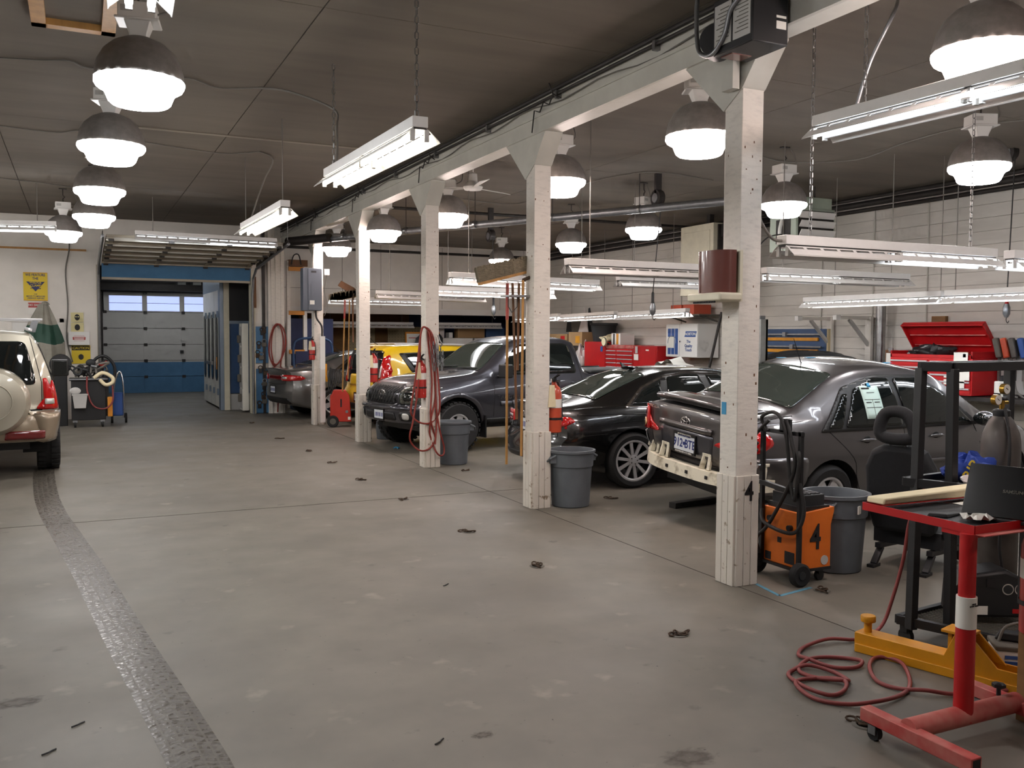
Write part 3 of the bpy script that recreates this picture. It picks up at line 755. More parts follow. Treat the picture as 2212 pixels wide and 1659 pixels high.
# ---- grey saloon without its rear bumper cover
c = Car('sedan', 'grey metallic saloon with its rear bumper removed and white absorber exposed', 'car', 'paint_grey', 4.5, T(
    zb=[(0, .42), (.35, .3), (.8, .2), (3.6, .18), (4.5, .26)], wb=[(0, .70), (.4, .78), (1, .82), (3.7, .82), (4.5, .7)],
    zm=[(0, .68), (1, .62), (3.6, .58), (4.5, .5)], wm=[(0, .78), (.3, .85), (.9, .88), (2.2, .885), (3.6, .87), (4.2, .8), (4.5, .72)],
    zs=[(0, .98), (.5, 1.0), (1.2, 1.0), (2.6, .96), (3.3, .9), (4.1, .78), (4.5, .66)], ws=[(0, .7), (.4, .76), (1, .8), (2.4, .81), (3.4, .78), (4.2, .68), (4.5, .6)],
    zt=[(0, 1.06), (.35, 1.1), (.62, 1.13), (.85, 1.23), (1.3, 1.44), (1.6, 1.5), (2.1, 1.515), (2.55, 1.465), (3.0, 1.255), (3.45, 1.0), (3.9, .92), (4.3, .82), (4.5, .72)],
    wt=[(0, .66), (.5, .7), (.7, .67), (1.3, .585), (2.1, .58), (2.7, .6), (3.1, .66), (3.45, .74), (4.2, .6), (4.5, .52)],
    cr=[(0, .04), (.6, .05), (1.3, .07), (2.4, .07), (3.3, .05), (4.5, .05)]),
    (5.17, 7.12), 2.0, rear=[(.3, .16), (.55, .12), (.62, .04), (.8, .02), (1.0, .02), (1.1, .06), (1.5, .1)], kr=.2, wheels=[(1.04, .78, .31, .06), (3.62, .78, .31, .06)])
c.t.rotation_euler.x = math.radians(4.5); c.t.location.z = .07
c.wheel(1.04, .77, .31, .2, .2, 5, 'wide'); c.wheel(3.62, .77, .31, .2, .2, 5, 'wide')
for a in ('l', 'r'):
    c.patch('window_surround', [(.90, .925), (3.15, .92), (2.72, 1.23), (2.35, 1.41), (1.75, 1.415), (1.31, 1.31)], a, 'trim_black', off=.007, res=.03)
    g = c.patch('rear_door_window', [(1.22, .955), (1.98, .955), (1.93, 1.38), (1.72, 1.385), (1.43, 1.29)], a, 'glass_dark', off=.017, res=.03)
    c.patch('quarter_window', [(1.0, .955), (1.17, .955), (1.34, 1.245), (1.28, 1.245)], a, 'glass_dark', off=.017, res=.03, r=.015)
    c.patch('front_door_window', [(2.05, .955), (3.02, .94), (2.68, 1.21), (2.34, 1.375), (2.0, 1.38)], a, 'glass_dark', off=.017, res=.03)
    c.line('door_gap', [(1.98, .26), (1.98, .6), (2.0, .97)], a, 'gap')
    c.line('door_gap', [(1.46, .3), (1.36, .5), (1.3, .68), (1.02, .92), (1.0, .94)], a, 'gap', sp=4)
    c.line('door_gap', [(3.1, .28), (3.14, .6), (3.06, .95)], a, 'gap', sp=3)
    c.line('side_moulding', [(1.62, .6), (3.05, .6)], a, 'paint_grey', .035, .012, th=.012)
    c.line('sill_gap', [(1.5, .28), (3.1, .28)], a, 'gap', .012)
    for hx in (1.48, 2.44):
        sg = 1 if a == 'l' else -1; h_, n_ = c.hit(hx, .84, a)
        hd = ob('door_handle', M().ball((hx, h_.y + sg * .022, .84), .1, .014, .017, 14, 8), 'paint_grey', c.t, smooth=60)
        ob('handle_recess', M().ball((hx, h_.y + sg * .002, .835), .05, .006, .038, 14, 8), 'gap', hd, smooth=60)
    sg = 1 if a == 'l' else -1
    c.patch('tail_lamp', [(sg * .60, .76), (sg * .63, .98), (sg * .70, 1.0), (sg * .8, .86), (sg * .79, .74)], 'b', 'lamp_red', off=.012, th=.02, r=.04)
    c.patch('reverse_lamp', [(sg * .64, .81), (sg * .67, .86), (sg * .72, .86), (sg * .74, .81), (sg * .70, .77)], 'b', 'lamp_amber', off=.034, th=.004, r=.02)
    c.patch('tail_lamp', [(.02, .76), (.1, .98), (.32, .92), (.36, .84), (.22, .76)], a, 'lamp_red', off=.006, th=.01, r=.04)
    c.patch('bumper_side', [(.2, .36), (.12, .72), (.72, .72), (.72, .5), (.62, .34)], a, 'paint_grey', off=.01, th=.01, r=.05)
c.patch('rear_window', [(.70, -.63), (.70, .63), (1.32, .52), (1.32, -.52)], 't', 'glass_green', off=.004, r=.06)
c.patch('windscreen', [(2.62, -.5), (2.62, .5), (3.36, .64), (3.36, -.64)], 't', 'glass_dark', off=.004, r=.06)
c.line('boot_gap', [(.66, -.7), (.3, -.705), (.08, -.69)], 't', 'gap'); c.line('boot_gap', [(.66, .7), (.3, .705), (.08, .69)], 't', 'gap')
c.line('boot_gap', [(-.58, 1.0), (-.56, .7), (-.45, .56), (0, .52), (.45, .56), (.56, .7), (.58, 1.0)], 'b', 'gap', sp=4)
sp_ = M().grid(lambda u, v: (.02 + .26 * v + .14 * abs(u * 2 - 1) ** 4, (u * 2 - 1) * .68, 1.148 + .02 * v - .045 * abs(u * 2 - 1) ** 3), 20, 4)
o = ob('spoiler', sp_, 'paint_grey', c.t, smooth=60); md = o.modifiers.new('thickness', 'SOLIDIFY'); md.thickness = .026; md.offset = -1
ob('spoiler_gap', M().box(.1, .2, -.58, .58, 1.08, 1.135), 'trim_black', c.t)
c.patch('plate_recess', [(-.36, .58), (-.4, .86), (.4, .86), (.36, .58)], 'b', 'paint_slate', off=.002, th=.002, r=.06)
c.line('chrome_strip', [(-.38, .885), (.38, .885)], 'b', 'paint_grey', .05, .02, th=.03)
c.plate(0, .72, 'b', '912 BTE', 0, .31, .16, [('BEAUTIFUL BRITISH COLUMBIA', .013, .068, 'plate_blue'), ('JIM PATTISON TOYOTA', .019, .083, 'paper'), ('NORTHSHORE AUTO MALL', .02, -.085, 'paper'), ('\u2022', .12, -.005, 'plate_blue')])
c.emblem(0, .93, 'b', .065)
text('badge', 'COROLLA', .045, 'chrome', c.t, (.005, .52, 1.005), (PI / 2, 0, -PI / 2))
ab = M().grid(lambda u, v: (-.06 + .26 * abs(u * 2 - 1) ** 3.2 + .1 * v, (u * 2 - 1) * .86, .5 + .0 * v), 28, 2)
vs_ = []
m = M()
def bx(u, d=0): return -.05 + d + .3 * abs(u) ** 3.2
for k in range(28):
    u0, u1 = -1 + k / 14, -1 + (k + 1) / 14
    m.hexa([(bx(u0), u0 * .86, .42), (bx(u0, .11), u0 * .86, .42), (bx(u1, .11), u1 * .86, .42), (bx(u1), u1 * .86, .42)],
           [(bx(u0, .01), u0 * .86, .53), (bx(u0, .11), u0 * .86, .53), (bx(u1, .11), u1 * .86, .53), (bx(u1, .01), u1 * .86, .53)])
fo = ob('bumper_absorber', m, 'foam_white', c.t, label='white foam bumper absorber')
for k, u in enumerate((-.92, -.62, -.36, .36, .62, .92)):
    br = M().bar((bx(u, .06), u * .86 - .05, .53), (bx(u, .09), u * .86 - .035, .67), .03, .05).bar((bx(u, .06), u * .86 + .05, .53), (bx(u, .09), u * .86 + .035, .67), .03, .05).bar((bx(u, .09), u * .86 - .06, .665), (bx(u, .09), u * .86 + .06, .665), .05, .03)
    ob('absorber_bracket', br, 'foam_white', fo, bevel=.005)
for u in (-.45, -.15, .2): ob('absorber_hole', M().cbox((bx(u) - .001, u * .86, .475), .01, .03, .03), 'ink', fo)
ob('crash_beam', M().bar((.16, -.66, .5), (.16, .66, .5), .06, .1), 'trim_black', c.t)
ob('exhaust_underbody', M().box(.3, 1.0, -.6, .6, .24, .36), 'trim_black', c.t)
c.mirror(3.02, .96, 1.0, 'paint_grey')
ob('aerial', M().tube([(1.5, 0, 1.44), (1.42, 0, 1.48), (1.3, 0, 1.72)], .008, 6, r2=.003).ball((1.5, 0, 1.45), .06, .025, .03), 'trim_black', c.t)
for x_, y_ in ((1.75, .2), (2.3, -.3), (1.6, .45)):
    h_, n_ = c.hit(x_, y_, 't'); ob('masking_tape', M().cbox((x_, y_, h_.z + .004), .12, .05, .003), 'tape_blue', c.t)
h_, n_ = c.hit(1.62, 1.18, 'r')
pp = c.patch('window_paper', [(1.5, 1.02), (1.74, 1.02), (1.74, 1.31), (1.5, 1.31)], 'r', 'paper_green' if 'paper_green' in MATS else mat('paper_green', srgb(198, 222, 214), .7), off=.027, th=.001, r=.004)
for z_ in (1.19, 1.12): c.line('printed_rule', [(1.52, z_), (1.72, z_)], 'r', 'ink', .004, .0295, pp)
c.line('printed_rule', [(1.62, 1.03), (1.62, 1.19)], 'r', 'ink', .003, .0295, pp); c.line('printed_heading', [(1.52, 1.288), (1.62, 1.288)], 'r', 'ink', .014, .0295, pp)
c.line('printed_heading', [(1.57, 1.25), (1.67, 1.25)], 'r', 'ink', .005, .0295, pp); c.line('printed_heading', [(1.53, 1.165), (1.6, 1.165)], 'r', 'ink', .008, .0295, pp); c.line('printed_heading', [(1.64, 1.165), (1.71, 1.165)], 'r', 'ink', .008, .0295, pp)
c.patch('masking_tape', [(1.6, 1.3), (1.65, 1.3), (1.64, 1.335), (1.61, 1.335)], 'r', 'tape_blue', off=.03, th=.001, r=0)

# ---- black saloon
c = Car('sedan', 'glossy black saloon with red tail lamps and ten-spoke silver wheels', 'car', 'paint_black', 4.7, T(
    zb=[(0, .3), (.3, .24), (.8, .18), (3.8, .17), (4.7, .24)], wb=[(0, .72), (.4, .8), (1, .85), (3.8, .85), (4.7, .7)],
    zm=[(0, .62), (1, .62), (3.8, .58), (4.7, .5)], wm=[(0, .84), (.3, .885), (.9, .905), (2.4, .912), (3.8, .9), (4.4, .84), (4.7, .76)],
    zs=[(0, .93), (.6, .95), (1.3, .95), (2.8, .91), (3.5, .86), (4.3, .74), (4.7, .64)], ws=[(0, .76), (.5, .82), (1.2, .845), (2.6, .85), (3.6, .82), (4.4, .7), (4.7, .6)],
    zt=[(0, .99), (.35, 1.02), (.62, 1.06), (.9, 1.17), (1.3, 1.33), (1.7, 1.41), (2.2, 1.425), (2.7, 1.38), (3.15, 1.2), (3.6, .97), (4.1, .89), (4.5, .78), (4.7, .68)],
    wt=[(0, .7), (.5, .72), (.7, .69), (1.3, .6), (2.2, .585), (2.8, .61), (3.2, .68), (3.6, .76), (4.4, .62), (4.7, .54)],
    cr=[(0, .04), (.6, .05), (1.4, .08), (2.6, .08), (3.5, .05), (4.7, .05)]),
    (4.9, 10.0), -3.5, rear=[(.25, .1), (.36, .02), (.55, 0), (.62, .06), (.95, .08), (1.02, .1), (1.4, .12)], kr=.22, wheels=[(1.07, .8, .332, .05), (3.88, .8, .332, .05)])
c.wheel(1.07, .8, .332, .245, .23, 10, 'thin'); c.wheel(3.88, .8, .332, .245, .23, 10, 'thin')
for a in ('l', 'r'):
    sg = 1 if a == 'l' else -1
    ch = [(.98, .955), (3.35, .91), (2.95, 1.16), (2.45, 1.335), (1.95, 1.36), (1.6, 1.31), (1.28, 1.19), (.99, .975)]
    c.patch('chrome_surround', ch, a, 'chrome', off=.003, r=.02)
    c.patch('window_surround', [(1.03, .975), (3.29, .93), (2.93, 1.145), (2.44, 1.318), (1.95, 1.342), (1.61, 1.292), (1.3, 1.175)], a, 'trim_black', off=.006, r=.02, th=.002)
    c.patch('quarter_window', [(1.07, .985), (1.46, .978), (1.56, 1.26), (1.32, 1.17)], a, 'glass_dark', off=.01, r=.02)
    c.patch('rear_door_window', [(1.56, .976), (2.2, .965), (2.12, 1.325), (1.95, 1.33), (1.66, 1.29)], a, 'glass_dark', off=.01, r=.02)
    c.patch('front_door_window', [(2.3, .963), (3.22, .94), (2.9, 1.14), (2.43, 1.305), (2.22, 1.318)], a, 'glass_dark', off=.01, r=.02)
    c.line('door_gap', [(2.22, .26), (2.24, .6), (2.2, .97)], a, 'gap'); c.line('door_gap', [(1.6, .3), (1.45, .5), (1.36, .7), (1.3, .96)], a, 'gap', sp=4); c.line('door_gap', [(3.3, .28), (3.34, .6), (3.3, .92)], a, 'gap')
    c.line('shoulder_crease', [(.35, .885), (2, .875), (3.9, .82)], a, 'paint_black', .012, .006, th=.006)
    c.line('sill_moulding', [(1.5, .3), (3.4, .3)], a, 'paint_black', .07, .012, th=.02)
    for hx in (1.72, 2.62):
        h_, n_ = c.hit(hx, .83, a); ob('door_handle', M().ball((hx, h_.y + sg * .022, .83), .1, .013, .016, 14, 8), 'paint_black', c.t, smooth=60)
    c.patch('tail_lamp', [(sg * .36, .73), (sg * .36, .87), (sg * .8, .865), (sg * .84, .77), (sg * .7, .725)], 'b', 'lamp_red', off=.008, th=.014, r=.03)
    c.patch('lamp_bar', [(sg * .42, .78), (sg * .42, .815), (sg * .66, .815), (sg * .66, .78)], 'b', 'lamp_clear', off=.024, th=.004, r=.01)
    c.patch('tail_lamp', [(.05, .74), (.05, .87), (.26, .86), (.33, .81), (.2, .75)], a, 'lamp_red', off=.006, th=.01, r=.03)
    c.line('bumper_gap', [(.08, .66), (.35, .64), (.72, .66)], a, 'gap', .006)
c.patch('rear_window', [(.66, -.64), (.66, .64), (1.42, .53), (1.42, -.53)], 't', 'glass_green', off=.004, r=.06)
c.patch('windscreen', [(2.72, -.5), (2.72, .5), (3.5, .66), (3.5, -.66)], 't', 'glass_dark', off=.004, r=.06)
c.line('boot_gap', [(.62, -.72), (.3, -.735), (.14, -.72)], 't', 'gap', .006); c.line('boot_gap', [(.62, .72), (.3, .735), (.14, .72)], 't', 'gap', .006)
c.line('boot_gap', [(-.62, .66), (0, .64), (.62, .66)], 'b', 'gap')
c.patch('rear_valance', [(-.75, .27), (-.8, .38), (.8, .38), (.75, .27)], 'b', 'trim_black', off=.004, r=.04)
text('badge', 'A4', .07, 'chrome', c.t, (c.hit(.62, .7, 'b')[0].x - .008, .62, .7), (PI / 2, 0, -PI / 2))
c.emblem(0, .84, 'b', .045, 'rings')
c.plate(0, .72, 'b', '', 0, .31, .155)
c.mirror(3.2, .99, .97, 'paint_black')
ob('roof_fin', M().prism([(1.62, 1.39), (1.42, 1.43), (1.36, 1.47), (1.4, 1.38)], -.015, .015, 'y').ball((1.5, 0, 1.4), .13, .04, .02), 'paint_black', c.t, smooth=40)
# ---- slate pickup, nose to the aisle
mat('headlamp', srgb(112, 116, 110), .1, .55, coat=1, mott=.6, scale=18)
c = Car('pickup_truck', 'dark slate pickup truck parked nose out with big knobbly tyres', 'truck', 'paint_slate', 5.29, T(
    zb=[(0, .5), (.6, .45), (4.4, .42), (5.0, .42), (5.29, .46)], wb=[(0, .78), (1, .84), (4.4, .84), (5.29, .74)],
    zm=[(0, .85), (2.6, .82), (4.4, .84), (5.29, .72)], wm=[(0, .88), (.5, .91), (1.6, .915), (3.6, .915), (4.4, .925), (5.0, .9), (5.29, .82)],
    zs=[(0, 1.12), (1.7, 1.14), (3.6, 1.12), (4.4, 1.06), (5.0, .98), (5.29, .86)], ws=[(0, .85), (1.7, .865), (3.6, .86), (4.3, .84), (5.0, .78), (5.29, .72)],
    zt=[(0, 1.2), (1.72, 1.2), (1.78, 1.28), (1.9, 1.72), (2.2, 1.79), (2.7, 1.8), (3.05, 1.77), (3.3, 1.67), (3.95, 1.25), (4.1, 1.22), (4.7, 1.16), (5.05, 1.09), (5.2, 1.0), (5.29, .92)],
    wt=[(0, .82), (1.7, .82), (1.9, .64), (2.4, .62), (3.1, .62), (3.5, .7), (3.95, .78), (4.6, .74), (5.29, .66)],
    cr=[(0, .02), (1.7, .03), (2.0, .06), (3.2, .06), (4.0, .05), (5.29, .05)]),
    (9.43, 14.69), 190.7, front=[(.4, .1), (.52, .02), (.68, 0), (.74, .06), (.9, .07), (1.05, .12), (1.2, .2)], kf=.26, kr=.05, wheels=[(1.17, .8, .385, .075), (4.42, .8, .385, .085)])
for x_ in (1.17, 4.42): c.wheel(x_, .83, .385, .21, .26, 6, 'wide', tread=30)
for a in ('l', 'r'):
    sg = 1 if a == 'l' else -1
    for x_ in (1.17, 4.42):
        arc = [(x_ + .5 * math.cos(t), .385 + .5 * math.sin(t)) for t in [PI * i / 16 for i in range(-1, 18)]]
        arc = [(p[0], max(p[1], .42)) for p in arc]
        c.line('fender_flare', arc, a, 'paint_slate', .07, .018, th=.03)
    c.patch('front_door_window', [(2.78, 1.17), (3.62, 1.17), (3.2, 1.58), (3.05, 1.655), (2.78, 1.67)], a, 'glass_dark', r=.05)
    c.patch('rear_door_window', [(1.98, 1.17), (2.66, 1.17), (2.66, 1.67), (2.06, 1.67)], a, 'glass_dark', r=.08)
    for pts in ([(2.72, .5), (2.72, 1.7)], [(3.72, .52), (3.72, 1.12), (3.66, 1.2)], [(1.86, .9), (1.9, 1.2), (2.0, 1.72)], [(1.73, .46), (1.73, 1.19)]): c.line('door_gap', pts, a, 'gap')
    c.line('side_moulding', [(1.95, .72), (3.6, .72)], a, 'paint_slate', .075, .014, th=.02)
    c.line('side_step', [(1.8, .46), (3.85, .46)], a, 'trim_black', .06, .02, th=.03)
    for hx in (2.05, 2.88):
        h_, n_ = c.hit(hx, 1.02, a); ob('door_handle', M().ball((hx, h_.y + sg * .025, 1.02), .1, .016, .02, 14, 8), 'paint_slate', c.t, smooth=60)
    c.patch('headlamp', [(sg * .5, .74), (sg * .5, .97), (sg * .6, 1.03), (sg * .85, 1.0), (sg * .87, .76)], 'f', 'headlamp', off=.004, th=.012, r=.03)
    c.patch('lamp_core', [(sg * .58, .8), (sg * .58, .95), (sg * .74, .95), (sg * .74, .8)], 'f', 'glass_dark', off=.017, th=.004, r=.05)
    c.patch('headlamp', [(5.0, .78), (4.86, .98), (5.1, .98), (5.15, .78)], a, 'headlamp', off=.004, th=.01, r=.03)
    c.patch('fog_lamp_bezel', [(sg * .56, .5), (sg * .56, .64), (sg * .78, .64), (sg * .78, .5)], 'f', 'trim_black', off=.004, r=.06)
    c.patch('fog_lamp', [(sg * .62, .52), (sg * .62, .62), (sg * .74, .62), (sg * .74, .52)], 'f', 'lamp_clear', off=.01, r=.05)
    if a == 'l': text('badge', 'TACOMA', .085, 'chrome', c.t, (3.45, c.hit(3.45, .82, 'l')[0].y + .008, .82), (PI / 2, 0, PI), sx=1.2)
c.patch('grille_surround', [(-.5, .75), (-.5, 1.0), (-.4, 1.05), (.4, 1.05), (.5, 1.0), (.5, .75), (.38, .7), (-.38, .7)], 'f', 'paint_slate', off=.004, r=.03)
gr = c.patch('grille', [(-.46, .77), (-.46, .98), (-.38, 1.025), (.38, 1.025), (.46, .98), (.46, .77), (.36, .73), (-.36, .73)], 'f', 'black', off=.009, r=.03)
for k in range(-5, 6):
    c.line('grille_bar', [(k * .085 - .08, .76), (k * .085 + .08, 1.0)] if abs(k) < 5 else [(k * .085, .79), (k * .085, .96)], 'f', 'trim_black', .012, .016, gr, th=.01)
    c.line('grille_bar', [(k * .085 + .08, .76), (k * .085 - .08, 1.0)] if abs(k) < 5 else [(k * .085, .79), (k * .085, .96)], 'f', 'trim_black', .012, .016, gr, th=.01)
c.patch('bumper_intake', [(-.48, .5), (-.45, .62), (.45, .62), (.48, .5)], 'f', 'black', off=.004, r=.03)
c.line('bumper_lip', [(-.8, .685), (.8, .685)], 'f', 'paint_slate', .04, .02, th=.03)
c.emblem(0, .88, 'f', .105)
c.plate(0, .57, 'f', '', .0, .3, .15)
c.patch('windscreen', [(3.28, -.56), (3.28, .56), (3.9, .7), (3.9, -.7)], 't', 'glass_green', off=.004, r=.08)
for y_ in (.15, -.45): c.line('wiper', [(3.93, y_), (3.86, y_ + .5)], 't', 'trim_black', .016, .02, th=.012)
c.patch('bed_cover', [(.06, -.74), (.06, .74), (1.68, .74), (1.68, -.74)], 't', 'trim_black', off=.004)
c.line('bed_rail', [(.05, .79), (1.7, .79)], 't', 'trim_black', .09, .02, th=.03); c.line('bed_rail', [(.05, -.79), (1.7, -.79)], 't', 'trim_black', .09, .02, th=.03)
c.line('hood_gap', [(3.95, .74), (4.6, .72), (5.12, .62)], 't', 'gap', .007); c.line('hood_gap', [(3.95, -.74), (4.6, -.72), (5.12, -.62)], 't', 'gap', .007)
c.mirror(3.6, 1.05, 1.24, 'trim_black', sx=.1, sy=.24, sz=.22, boxy=True)
ob('mud_flap', M().box(3.9, 3.92, .7, .95, .2, .55), 'trim_black', c.t); ob('mud_flap', M().box(3.9, 3.92, -.95, -.7, .2, .55), 'trim_black', c.t)
ob('chassis', M().box(.4, 4.9, -.6, .6, .32, .46), 'trim_black', c.t)

# ---- yellow boxy hatchback
c = Car('hatchback', 'bright yellow boxy hatchback with tall red tail lamps', 'car', 'paint_yellow', 4.14, T(
    zb=[(0, .32), (.5, .24), (3.6, .2), (4.14, .26)], wb=[(0, .74), (.6, .83), (3.6, .83), (4.14, .7)],
    zm=[(0, .66), (2, .64), (4.14, .55)], wm=[(0, .84), (.35, .895), (1.5, .9), (3.2, .9), (4.14, .76)],
    zs=[(0, 1.06), (1, 1.04), (2.4, 1.0), (3.4, .98), (4.14, .78)], ws=[(0, .78), (.5, .84), (2.5, .85), (3.4, .83), (4.14, .64)],
    zt=[(0, 1.55), (.3, 1.605), (1.2, 1.625), (2.2, 1.6), (2.6, 1.53), (3.25, 1.16), (3.6, 1.06), (3.95, .98), (4.14, .86)],
    wt=[(0, .6), (.4, .64), (2.2, .62), (2.6, .64), (3.2, .74), (3.7, .7), (4.14, .56)], cr=[(0, .05), (2.3, .06), (3.3, .05), (4.14, .05)]),
    (4.95, 17.4), 12, rear=[(.3, .1), (.42, .02), (.68, 0), (.76, .05), (1.0, .08), (1.4, .16), (1.6, .24)], kr=.16, wheels=[(.74, .79, .32, .055), (3.3, .79, .32, .055)])
c.wheel(.74, .79, .32, .22, .21, 5, 'wide'); c.wheel(3.3, .79, .32, .22, .21, 5, 'wide')
c.patch('tailgate_glass', [(-.7, .86), (-.72, 1.1), (-.62, 1.5), (.62, 1.5), (.72, 1.1), (.7, .86)], 'b', 'black_gloss', off=.004, r=.06)
c.patch('rear_window', [(-.5, 1.1), (-.47, 1.46), (.47, 1.46), (.5, 1.1)], 'b', 'glass_dark', off=.01, r=.05)
c.patch('tailgate_panel', [(-.48, .8), (-.46, 1.03), (.46, 1.03), (.48, .8)], 'b', 'paint_yellow', off=.01, r=.07)
c.patch('bumper_dark', [(-.66, .34), (-.66, .46), (.66, .46), (.66, .34)], 'b', 'trim_black', off=.004, r=.04)
c.plate(0, .58, 'b', '', 0, .3, .15)
for a in ('l', 'r'):
    sg = 1 if a == 'l' else -1
    c.patch('tail_lamp', [(sg * .6, .86), (sg * .64, 1.12), (sg * .6, 1.38), (sg * .69, 1.42), (sg * .8, 1.1), (sg * .8, .88)], 'b', 'lamp_red', off=.01, th=.02, r=.04)
    c.patch('lamp_chrome', [(sg * .645, .98), (sg * .66, 1.2), (sg * .69, 1.2), (sg * .69, .98)], 'b', 'lamp_clear', off=.032, th=.004, r=.01)
    c.patch('tail_lamp', [(.06, .88), (.12, 1.36), (.26, 1.3), (.3, 1.05), (.22, .86)], a, 'lamp_red', off=.006, th=.01, r=.05)
    c.patch('window_surround', [(.72, 1.08), (3.05, 1.08), (2.5, 1.46), (2.3, 1.5), (.5, 1.45)], a, 'trim_black', off=.003, r=.05)
    c.patch('quarter_window', [(.82, 1.11), (1.16, 1.11), (1.12, 1.45), (.62, 1.43)], a, 'glass_dark', off=.008)
    c.patch('rear_door_window', [(1.22, 1.11), (1.94, 1.11), (1.94, 1.475), (1.18, 1.455)], a, 'glass_dark', off=.008)
    c.patch('front_door_window', [(2.02, 1.11), (2.92, 1.11), (2.46, 1.43), (2.3, 1.475), (2.02, 1.475)], a, 'glass_dark', off=.008)
    c.line('roof_rail', [(.5, sg * .56), (2.3, sg * .55)], 't', 'alloy', .04, .03, th=.03)
    for pts in ([(1.98, .3), (1.98, 1.1)], [(1.2, .35), (1.12, .8), (1.2, 1.1)], [(3.0, .3), (3.0, 1.05)]): c.line('door_gap', pts, a, 'gap')
    for hx in (1.36, 2.2):
        h_, n_ = c.hit(hx, .9, a); ob('door_handle', M().ball((hx, h_.y + sg * .022, .9), .1, .014, .018, 14, 8), 'paint_yellow', c.t, smooth=60)
c.patch('windscreen', [(2.58, -.56), (2.58, .56), (3.2, .7), (3.2, -.7)], 't', 'glass_green', off=.004, r=.06)
c.mirror(2.9, 1.0, 1.12, 'paint_yellow')
ob('roof_aerial', M().tube([(.5, .1, 1.61), (.42, .1, 1.64), (.2, .1, 1.86)], .008, 6, r2=.004), 'trim_black', c.t)
ob('spoiler_lamp', M().box(.2, .24, -.16, .16, 1.555, 1.575), 'lamp_deep', c.t)

# ---- silver saloon under the electrical cabinet
c = Car('sedan', 'silver grey saloon at the far end with a wide curved red tail lamp', 'car', 'paint_silver', 4.67, T(
    zb=[(0, .32), (.3, .26), (.8, .2), (3.8, .18), (4.67, .24)], wb=[(0, .72), (.5, .82), (3.8, .84), (4.67, .7)],
    zm=[(0, .66), (1, .64), (3.8, .6), (4.67, .5)], wm=[(0, .8), (.3, .88), (.9, .91), (2.4, .915), (3.8, .9), (4.67, .74)],
    zs=[(0, 1.0), (.6, 1.02), (1.3, 1.0), (2.8, .95), (3.5, .9), (4.3, .78), (4.67, .66)], ws=[(0, .72), (.5, .8), (1.2, .84), (2.6, .85), (3.6, .82), (4.67, .6)],
    zt=[(0, 1.08), (.3, 1.1), (.62, 1.13), (.9, 1.22), (1.4, 1.39), (1.9, 1.465), (2.3, 1.47), (2.7, 1.41), (3.2, 1.2), (3.65, 1.0), (4.2, .9), (4.67, .7)],
    wt=[(0, .68), (.5, .72), (1.4, .59), (2.3, .57), (2.8, .61), (3.6, .76), (4.67, .54)], cr=[(0, .05), (1.4, .08), (2.6, .08), (4.67, .05)]),
    (3.8, 19.98), 8, rear=[(.3, .12), (.4, .03), (.6, 0), (.72, .03), (.98, .04), (1.06, .0), (1.12, .06), (1.5, .1)], kr=.24, wheels=[(1.02, .8, .33, .05), (3.74, .8, .33, .05)])
c.wheel(1.02, .8, .33, .22, .22, 5, 'wide'); c.wheel(3.74, .8, .33, .22, .22, 5, 'wide')
c.patch('lamp_bar_dark', [(-.7, .83), (-.72, .93), (.72, .93), (.7, .83)], 'b', 'lamp_deep', off=.004, r=.04)
for a in ('l', 'r'):
    sg = 1 if a == 'l' else -1
    c.patch('tail_lamp', [(sg * .42, .82), (sg * .45, .95), (sg * .76, .95), (sg * .84, .88), (sg * .76, .82)], 'b', 'lamp_red', off=.009, th=.014, r=.04)
    c.patch('lamp_clear', [(sg * .47, .86), (sg * .47, .91), (sg * .64, .91), (sg * .64, .86)], 'b', 'lamp_clear', off=.025, th=.003, r=.02)
    c.patch('tail_lamp', [(.08, .83), (.08, .95), (.34, .92), (.42, .87), (.3, .83)], a, 'lamp_red', off=.006, th=.01, r=.03)
    c.patch('window_surround', [(1.0, 1.0), (3.3, .97), (2.9, 1.18), (2.45, 1.36), (1.95, 1.385), (1.5, 1.3)], a, 'chrome', off=.003, r=.03)
    c.patch('rear_door_window', [(1.14, 1.015), (2.2, 1.0), (2.14, 1.355), (1.95, 1.36), (1.52, 1.275)], a, 'glass_dark', off=.008, r=.02)
    c.patch('front_door_window', [(2.28, 1.0), (3.2, .98), (2.86, 1.17), (2.43, 1.34), (2.22, 1.35)], a, 'glass_dark', off=.008, r=.02)
    for pts in ([(2.24, .3), (2.24, 1.0)], [(1.62, .3), (1.4, .6), (1.2, 1.0)], [(3.3, .3), (3.3, .96)]): c.line('door_gap', pts, a, 'gap')
    for hx in (1.66, 2.6):
        h_, n_ = c.hit(hx, .88, a); ob('door_handle', M().ball((hx, h_.y + sg * .022, .88), .1, .014, .018, 14, 8), 'chrome', c.t, smooth=60)
c.patch('rear_window', [(.68, -.62), (.68, .62), (1.5, .52), (1.5, -.52)], 't', 'glass_green', off=.004, r=.06)
c.patch('windscreen', [(2.76, -.5), (2.76, .5), (3.54, .66), (3.54, -.66)], 't', 'glass_dark', off=.004, r=.06)
c.patch('rear_valance', [(-.72, .33), (-.66, .46), (.66, .46), (.72, .33)], 'b', 'trim_black', off=.004, r=.05)
c.plate(0, .62, 'b', '', 0, .3, .15)
c.line('boot_gap', [(-.6, 1.02), (-.58, .76), (0, .73), (.58, .76), (.6, 1.02)], 'b', 'gap')
c.mirror(3.2, 1.0, 1.0, 'paint_silver')
ob('roof_aerial', M().tube([(1.6, 0, 1.42), (1.5, 0, 1.46), (1.28, 0, 1.66)], .008, 6, r2=.004), 'trim_black', c.t)

